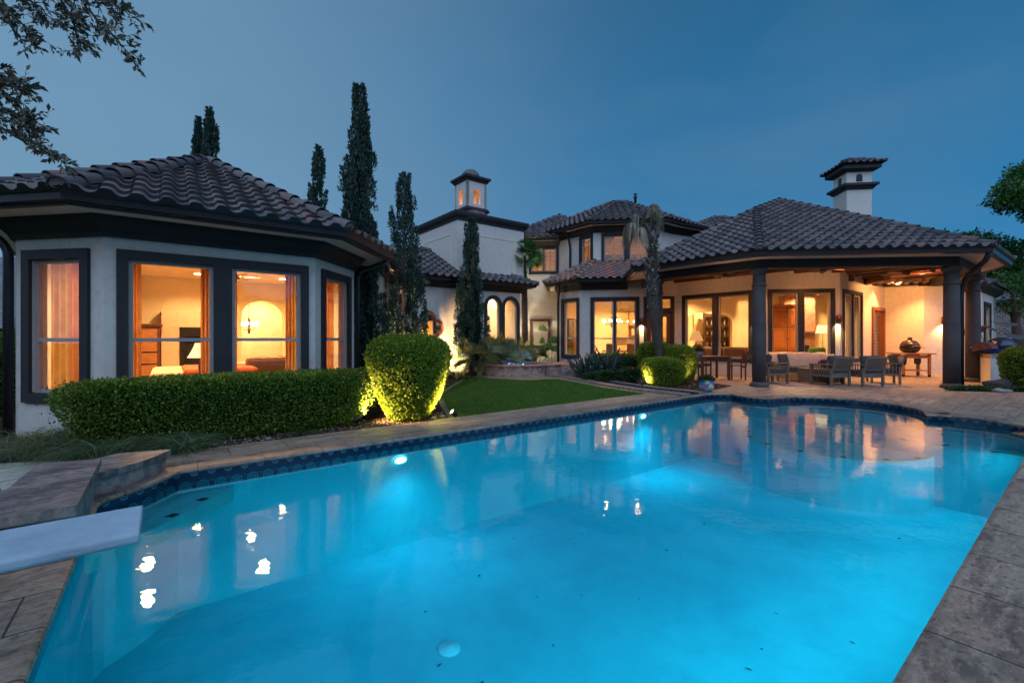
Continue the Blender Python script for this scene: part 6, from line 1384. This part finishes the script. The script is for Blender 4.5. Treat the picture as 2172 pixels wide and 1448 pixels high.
m.add(vs, [(k, k + 1, 10 + k, 9 + k) for k in range(8)] + [tuple(range(9)), tuple(range(9, 18))]); m.build('hood', simple('rusted_hood', (.16, .05, .03), .5, .5, 5, metal=.3), g1); m = MB(); m.box((0, 0, .03), (.62, .46, .06)); m.build('firebox', M['black'], g1); m = MB(); m.tube([(-.2, .24, .18), (-.2, .28, .18), (.2, .28, .18), (.2, .24, .18)], .012, 6); m.build('handle', M['sash'], g1)
g2 = thing('kettle_grill', 'dark blue domed barbecue with tiled surround on the outdoor counter', 'grill', (15.15, 13.95, .87), R(30)); m = MB(); m.lathe((0, 0, .14), [(.36, 0), (.35, .12), (.28, .25), (.15, .33), (0, .36)], 24); m.build('lid', simple('navy_enamel', (.01, .015, .045), .25, .2, 6), g2); m = MB(); m.box((0, 0, .075), (.85, .7, .15)); m.build('tile_surround', stone('blue_wall_tile', (.02, .05, .22), (.02, .04, .18), (.01, .02, .1), .15, .15, 0, off=0, rough=.2), g2, bevel=.01)
el = thing('elephant_ear_plant', 'broad-leaved plant with big blue-grey leaves behind the outdoor counter', 'plant', (15.6, 14.6, 0)); 
for (dx, dy, z, s, rz, ti) in [(-.55, -.1, 1.62, .46, 2.9, .55), (-.1, .05, 1.70, .34, .3, .5), (.35, .1, 1.85, .36, -.8, .3), (.2, -.3, 1.45, .34, -.4, .4)]:
    m = MB(); m.tube([(0, 0, 0), (dx * .5, dy * .5, z * .6), (dx, dy, z)], [.02, .015, .008], 6); m.build('stem', M['palm'], el)
    vs = [(0, 0, 0)]; 
    for k in range(20): a = 2 * math.pi * k / 20; r_ = s * (.62 + .38 * math.cos(a)) ** .6; vs.append((r_ * math.cos(a) * 1.15, r_ * math.sin(a) * .8, -.05 * abs(math.sin(a)) - .06 * math.cos(a)))
    Mx = Matrix.Rotation(rz, 3, 'Z') @ Matrix.Rotation(ti, 3, 'X'); m = MB(); m.add([Mx @ Vector(v) + Vector((dx, dy, z)) for v in vs], [(0, k, k % 20 + 1) for k in range(1, 21)], 0, True); m.build('leaf', simple('waxy_leaf', (.03, .05, .06), .4, .1, 8) if 'wax' not in M else M['wax'], el)
# ------------------------------------------------------------------ neighbouring houses
nr = wthing('neighbour_house', 'brick neighbouring house with grey shingle roof at the right edge', 'house', (30, 27, 0)); a, b, c_, d_ = pv(24.6, 23.6), pv(38, 23.6), pv(38, 34), pv(24.6, 34)
m = MB(); m.slab([[a, b, c_, d_]], 0, 3.3); m.build('wall', M['brick'], nr)
m = MB(); e0 = .4; P = [v3(a + Vector((-e0, -e0)), 3.25), v3(b + Vector((e0, -e0)), 3.25), v3(c_ + Vector((e0, e0)), 3.25), v3(d_ + Vector((-e0, e0)), 3.25), Vector((28.2, 28.8, 6.2)), Vector((34.4, 28.8, 6.2))]; m.add(P, [(0, 1, 5, 4), (1, 2, 5), (2, 3, 4, 5), (3, 0, 4)]); m.build('roof', M['shingle'], nr)
m = MB(); m.sweep([a, b], [(0, 3.15), (.42, 3.15), (.42, 3.30), (0, 3.30)]); m.build('gutter', M['gutter'], nr)
nl = wthing('neighbour_house', 'neighbouring house just visible past the left wing, grey roof over pale brick', 'house', (-22, 20, 0)); a, b, c_, d_ = pv(-30, 16), pv(-18.9, 17), pv(-19, 27), pv(-30, 27); m = MB(); m.slab([[a, b, c_, d_]], 0, 1.7); m.build('wall', M['brick'], nl)
m = MB(); P = [v3(a + Vector((-e0, -e0)), 1.7), v3(b + Vector((e0, -e0)), 1.7), v3(c_ + Vector((e0, e0)), 1.7), v3(d_ + Vector((-e0, e0)), 1.7), Vector((-26, 21.5, 5.2)), Vector((-22.5, 21.5, 5.2))]; m.add(P, [(0, 1, 5, 4), (1, 2, 5), (2, 3, 4, 5), (3, 0, 4)]); m.build('roof', M['shingle'], nl)

# ------------------------------------------------------------------ what shows through the windows
def curtain(label, a, b, s0, s1, z0, z1, mats, back=.28, waves=7, amp=.035, gather=.0):
    t_ = (b - a).normalized(); n_ = Vector((t_.y, -t_.x)); c = wthing('curtain', label, 'curtain', v3(a + t_ * (s0 + s1) / 2 - n_ * back, z0), 'curtains of the left wing'); N = waves * 8; vs = []
    for z in (z0, (z0 + z1) / 2, z1):
        for i in range(N + 1): f = i / N; g = 1 - gather * (.5 - abs((z - z0) / (z1 - z0) - .5)); p = a + t_ * (s0 + (s1 - s0) * f * g) - n_ * (back + amp * math.sin(f * waves * 2 * math.pi)); vs.append(v3(p, z))
    m = MB(); k = N + 1
    for j in (0, 1): m.add([], []); 
    half = N // 2 if len(mats) > 1 else N
    o = len(m.v); m.v += [tuple(v) for v in vs]
    for j in (0, 1):
        for i in range(N): m.f.append([o + j * k + i, o + j * k + i + 1, o + (j + 1) * k + i + 1, o + (j + 1) * k + i]); m.m.append(0 if i < half else 1); m.sm.append(True); m.r.append(random.random())
    m.build('drape', [M[x] for x in mats], c)
curtain('gold and rust curtain drawn across the narrow left window', B0, B1, .2, .86, .1, 2.7, ['gold', 'drape'], waves=6)
curtain('rust curtain at the left side of the left main window', B1, B2, .18, .38, .1, 2.7, ['drape'], waves=3)
curtain('rust and gold curtain at the right side of the left main window', B1, B2, 1.08, 1.28, .1, 2.7, ['drape', 'gold'], waves=4)
curtain('rust curtain at the left side of the right main window', B1, B2, 1.44, 1.56, .1, 2.7, ['drape'], waves=3)
curtain('rust and gold curtain at the right side of the right main window', B1, B2, 2.26, 2.46, .1, 2.7, ['drape', 'gold'], waves=4)
curtain('rust curtain drawn across the narrow right window of the left wing', B2, B3, .25, 1.2, .1, 2.7, ['drape'], waves=8)
bd = thing('bed', 'bed with red spread and pale linen seen through the left main window', 'bed', (-6.0, 8.7, .06), TH); m = MB(); m.box((0, 0, .25), (1.5, 2.0, .35)); m.build('base', M['ldark'], bd, bevel=.03); m = MB(); m.box((0, 0, .56), (1.54, 2.04, .30)); m.build('mattress', M['linen'], bd, bevel=.08); m = MB(); m.box((.25, -.3, .60), (1.14, 1.5, .31)); m.build('blanket', M['red'], bd, bevel=.07); m = MB(); m.box((.42, .1, .765), (.72, .55, .04)); m.build('lace_throw', M['linen'], bd, bevel=.015)
def tlamp(label, loc, h, r, power=12, name='table_lamp', base=None, shade='shade'):
    t_ = thing(name, label, 'lamp', loc); m = MB(); m.lathe((0, 0, 0), base or [(.07, 0), (.075, .02), (.03, .05), (.05, .15), (.02, h * .5), (.01, h * .62)], 14); m.build('lamp_base', M['ldark'], t_); m = MB(); m.lathe((0, 0, 0), [(r, h * .55), (r * .78, h * .70), (r * .55, h * .88), (r * .45, h)], 20); m.f = m.f[:60]; m.m = m.m[:60]; m.sm = m.sm[:60]; m.r = m.r[:60]; m.build('lamp_shade', M[shade], t_); light('lamp_light', 'POINT', (0, 0, h * .75), power, WARM, .06, parent=t_)
nt = thing('nightstand', 'dark side table under the pleated lamp by the left main window', 'side table', (-5.35, 7.75, .06), TH); m = MB(); m.box((0, 0, .32), (.5, .4, .64)); m.build('cabinet', M['ldark'], nt, bevel=.01)
tlamp('lit table lamp with wide pleated shade inside the left main window', (-5.35, 7.75, .70), .56, .20, 10)
dr = thing('dresser', 'dark carved dresser against the far wall of the left wing', 'dresser', (*AB(-.55, 13.7), .06), TH); m = MB(); m.box((0, 0, .78), (.95, .5, 1.55)); m.box((0, 0, 1.58), (1.05, .56, .06)); m.build('cabinet', M['dwood'], dr, bevel=.01); m = MB(); 
for k in range(5): m.box((0, -.255, .25 + k * .28), (.84, .02, .24))
m.build('drawers', M['cartwood'], dr, bevel=.006)
fp = thing('fireplace', 'pale fireplace with dark opening on the far wall of the left wing', 'fireplace', (*AB(.75, 13.85), .06), TH); m = MB(); m.wallp((-.8, -.12), (1, 0), [rect(0, 1.6, 0, 1.95), rect(.35, 1.35, .55, 1.55)], 0, -.25); m.build('surround', M['linen'], fp); m = MB(); m.wallp((-.45, -.13), (1, 0), [rect(0, 1.0, .55, 1.55), rect(.10, .90, .65, 1.32)], .01, -.03); m.wallp((-.45, -.0), (1, 0), [rect(0, 1.0, .5, 1.6)], 0, -.02); m.build('firebox', M['black'], fp)
sf = thing('armchair', 'brown upholstered chair back inside the right main window', 'armchair', (-4.85, 9.0, .06), TH); m = MB(); m.box((0, 0, .47), (.82, .28, .90)); m.build('backrest', M['leather'], sf, bevel=.09); m = MB(); m.box((0, .40, .30), (.80, .6, .40)); m.build('seat', M['leather'], sf, bevel=.07)
fan('ceiling fan in the bedroom of the left wing', (-5.9, 9.6), .5, z=2.82, lit=False, drop=.12, L=.5)
def chandelier(label, loc, top, n, r, two=False, power=30):
    t_ = thing('chandelier', label, 'chandelier', loc); m = MB(); m.tube([(0, 0, 0), (0, 0, top)], .010, 6); m.lathe((0, 0, 0), [(0, -.3), (.04, -.25), (.02, -.1), (.06, .0), (.02, .15), (.0, .3)], 12); m.build('stem', M['ldark'], t_); k_ = 0
    for lv, (nn, rr, zz) in enumerate(((n, r, 0), (n // 2, r * .55, .16)) if two else ((n, r, 0),)):
        for k in range(nn):
            a = 2 * math.pi * k / nn + .2; m = MB(); m.tube([(0, 0, zz - .15), (rr * .6 * math.cos(a), rr * .6 * math.sin(a), zz - .18), (rr * math.cos(a), rr * math.sin(a), zz - .05)], .008, 5); m.build('arm', M['ldark'], t_); m = MB(); m.lathe((rr * math.cos(a), rr * math.sin(a), zz), [(.02, -.06), (.06, -.02), (.065, .03), (.03, .06), (0, .065)], 10); m.build('glass_shade', M['bulb'], t_)
    light('lamp_light', 'POINT', (0, 0, -.35), power, WARM, .2, parent=t_)
chandelier('branched chandelier in the breakfast bay window', (4.30, 19.5, 2.08), 1.1, 6, .36)
chandelier('two-tier chandelier of globes behind the right arched window', (-.05, 19.3, 1.85), 1.5, 8, .34, True, 24)
chandelier('small chandelier in the alcove behind the bedroom archway', (*AB(1.95, 15.0), 1.75), 1.0, 4, .2, False, 8)
pr_ = thing('pot_rack', 'hanging rail with small lamps over the kitchen island', 'pot rack', (5.05, 20.2, 2.0)); m = MB(); m.tube([(-.5, 0, 0), (.5, 0, 0)], .014, 6); m.tube([(-.4, 0, 0), (-.1, 0, 1.15)], .006, 4); m.tube([(.4, 0, 0), (.1, 0, 1.15)], .006, 4); m.build('rail', M['ldark'], pr_)
for k in range(4): m = MB(); m.lathe((-.4 + .27 * k, 0, .07), [(0, -.04), (.04, 0), (0, .05)], 8); m.build('bulb', M['bulb'], pr_)
kc = thing('kitchen_cabinets', 'pale wooden kitchen cabinets with a cooker hood behind the breakfast bay', 'cabinets', (6.2, 21.9, .06), R(-7)); M['maple'] = woodm('maple_wood', (.50, .28, .12), (.62, .38, .18)); 
for x, w, z0, z1 in [(-.9, .7, 1.3, 2.5), (0, 1.0, 1.9, 2.5), (.9, .7, 1.3, 2.5), (0, 2.6, 0, .9)]: m = MB(); m.box((x, 0, (z0 + z1) / 2), (w, .4, z1 - z0)); m.build('cabinet', M['maple'], kc, bevel=.01)
m = MB(); m.box((0, -.1, 1.55), (.8, .5, .3)); m.build('cooker_hood', M['linen'], kc, bevel=.03)
tcb = thing('tall_cabinet', 'tall dark cabinet behind the narrow window left of the breakfast bay', 'cabinet', (2.72, 20.6, .06), R(-40)); m = MB(); m.box((0, 0, 1.05), (.5, .4, 2.1)); m.box((0, 0, 2.13), (.56, .46, .06)); m.build('cabinet', M['ldark'], tcb, bevel=.01)
tb = thing('kitchen_table', 'dark round table in the breakfast bay', 'table', (4.5, 19.4, .06)); m = MB(); m.lathe((0, 0, 0), [(.3, 0), (.08, .06), (.07, .68), (.6, .70), (.62, .74), (0, .74)], 20); m.build('table_top', M['dwood'], tb)
def kchair(label, loc, rz):
    t_ = thing('upholstered_chair', label, 'chair', (*loc, .06), rz, 'high-backed chairs in the breakfast bay'); m = MB(); m.box((0, -.24, .72), (.46, .07, .66)); m.build('backrest', M['leather'], t_, bevel=.03); m = MB(); m.box((0, 0, .42), (.46, .46, .10)); m.build('seat', M['leather'], t_, bevel=.03)
    for sx_ in (-1, 1):
        for sy in (-1, 1): m = MB(); m.box((sx_ * .19, sy * .19, .19), (.04, .04, .38)); m.build('leg', M['ldark'], t_)
    return t_
k0 = kchair('high-backed chair left of the centre bar of the bay window', (4.1, 18.75), R(0)); again(k0, (4.9, 18.8, .06), R(14), 'high-backed chair right of the centre bar of the bay window'); again(k0, (5.3, 19.5, .06), R(80), 'high-backed chair at the right side of the bay window table')
am = thing('armoire', 'large orange-brown pine armoire seen through the window right of the middle column', 'armoire', (11.85, 19.6, .06), R(-10)); m = MB(); m.box((0, 0, 1.35), (1.35, .6, 2.55)); m.box((0, 0, 2.66), (1.45, .68, .10)); m.build('cabinet', M['armoire'], am, bevel=.01)
for sx_ in (-1, 1):
    for z0, z1 in ((.12, .72), (.76, 1.72), (1.76, 2.38)): m = MB(); m.wallp((sx_ * .33 - .31, -.30), (1, 0), [rect(0, .62, z0, z1)], .02, 0); m.wallp((sx_ * .33 - .31, -.30), (1, 0), [rect(.08, .54, z0 + .08, z1 - .08)], .035, .02); m.build('door', M['armoire'], am, bevel=.008)
m = MB()
for z0 in (.10, .74, 1.74, 2.40, 2.58): m.box((0, -.315, z0), (1.32, .02, .02))
for x in (-.66, 0, .66): m.box((x, -.315, 1.35), (.022, .02, 2.5))
for sx_ in (-1, 1):
    for z0, z1 in ((.12, .72), (.76, 1.72), (1.76, 2.38)):
        for zz in (z0 + .08, z1 - .08): m.box((sx_ * .33, -.337, zz), (.46, .006, .012))
        for xx in (-.23, .23): m.box((sx_ * .33 + xx, -.337, (z0 + z1) / 2), (.012, .006, z1 - z0 - .16))
m.build('door_joints', M['ldark'], am)
m = MB()
for sx_ in (-.04, .04): m.lathe((sx_, -.36, 1.25), [(0, -.03), (.02, 0), (0, .03)], 8)
m.build('knobs', M['black'], am)
ls = thing('leather_sofa', 'brown leather sofa seen from behind through the left tall windows', 'sofa', (7.9, 16.65, .06), R(-52)); m = MB(); m.box((0, .38, .25), (2.2, .85, .42)); m.build('seat', M['leather'], ls, bevel=.05)
for x in (-.55, .55): m = MB(); m.box((x, -.02, .58), (1.06, .24, .74)); m.build('backrest', M['leather'], ls, bevel=.09)
ls.location = (8.0, 17.0, .06); ls.rotation_euler = (0, 0, R(-52))
sd2 = thing('side_table', 'small table under the glazed lamp by the left tall window', 'side table', (7.05, 17.25, .06)); m = MB(); m.lathe((0, 0, 0), [(.16, 0), (.04, .04), (.04, .64), (.24, .66), (.24, .70), (0, .70)], 16); m.build('table_top', M['ldark'], sd2)
M['shade2'] = emissive('orange_shade_glow', (1, .42, .14), .8)
tlamp('glazed table lamp with an orange shade in the left tall window', (7.05, 17.25, .76), .85, .27, 8, base=[(.09, 0), (.11, .04), (.15, .18), (.14, .26), (.05, .34), (.01, .5)], shade='shade2')
fl2 = thing('floor_lamp', 'standing lamp with a cream drum shade beside the stone fireplace', 'lamp', (12.15, 17.6, .06)); m = MB(); m.lathe((0, 0, 0), [(.14, 0), (.14, .02), (.015, .03), (.012, 1.5)], 12); m.build('stand', M['black'], fl2); m = MB(); m.lathe((0, 0, 0), [(.25, 1.45), (.19, 1.78)], 20); m.f = m.f[:20]; m.m = m.m[:20]; m.sm = m.sm[:20]; m.r = m.r[:20]; m.build('lamp_shade', M['shade'], fl2); light('lamp_light', 'POINT', (0, 0, 1.6), 10, WARM, .06, parent=fl2)
sfp = thing('stone_fireplace', 'stone fireplace with dark opening and mantel in the living room', 'fireplace', (13.1, 20.7, .06), R(-10)); m = MB(); m.box((0, 0, 1.6), (1.3, .5, 3.2)); m.build('chimney_breast', M['clad_red'], sfp); m = MB(); m.box((0, -.3, 1.5), (1.5, .3, .12)); m.build('mantel', M['ldark'], sfp, bevel=.01); m = MB(); m.box((0, -.26, .55), (.8, .03, .8)); m.build('firebox', M['black'], sfp)
pc = wthing('picture_frame', 'framed print on the living room wall above the standing lamp', 'picture', (13.72, 18.6, 2.1)); a, b = pv(13.62, 18.35), pv(13.75, 19.1); m = MB(); m.wallp(P3 + Vector((-.04, .2)) + (lb1 - P3) * .28, lb1 - P3, [rect(0, .8, 1.65, 2.75), rect(.08, .72, 1.73, 2.67)], -.03, -.06) if False else m.wallp(a, (a - b) * -1, [rect(0, .75, 1.6, 2.7), rect(.08, .67, 1.68, 2.62)], .03, 0); m.build('frame', M['ldark'], pc); m = MB(); m.wallp(a, b - a, [rect(.08, .67, 1.68, 2.62)], .01, 0); m.build('print', simple('botanical_print', (.62, .48, .28), .8, .5, 5), pc)
gc = thing('green_armchair', 'green cushion of a chair behind the window beside the wall lamp', 'armchair', (11.4, 17.2, .06), R(20)); m = MB(); m.box((0, 0, .3), (.8, .8, .5)); m.build('seat', M['leather'], gc, bevel=.05); m = MB(); m.box((0, -.25, .72), (.75, .25, .42)); m.build('backrest', M['green'], gc, bevel=.1)
bs = thing('bar_shelves', 'dark wall shelves with bottles beyond the living room arch', 'shelves', (9.75, 21.5, .06), R(-8)); m = MB(); m.box((0, .12, 1.6), (1.1, .04, 1.7)); 
for k in range(4): m.box((0, 0, .85 + k * .48), (1.1, .28, .04))
m.box((-.55, 0, 1.6), (.05, .3, 1.8)); m.box((.55, 0, 1.6), (.05, .3, 1.8)); m.build('shelving', M['ldark'], bs)
M['btl'] = simple('bottle_glass', (.35, .30, .18), .15, .6, 5)
for k in range(3):
    for j in range(5): 
        c = tuple(Matrix.Rotation(R(-8), 3, 'Z') @ Vector((-.42 + .2 * j, -.02, .93 + k * .48)) + Vector((9.75, 21.5, 0))); b_ = thing('bottle', 'small bottle on the %s shelf of the bar, %s of five' % (('lowest', 'middle', 'top')[k], ('first', 'second', 'third', 'fourth', 'last')[j]), 'bottle', c, 0, 'bottles on the bar shelves'); m = MB(); m.lathe((0, 0, 0), [(.035, 0), (.035, .15), (.012, .2), (.012, .27), (0, .27)], 8); m.build('glass', M['btl'], b_)
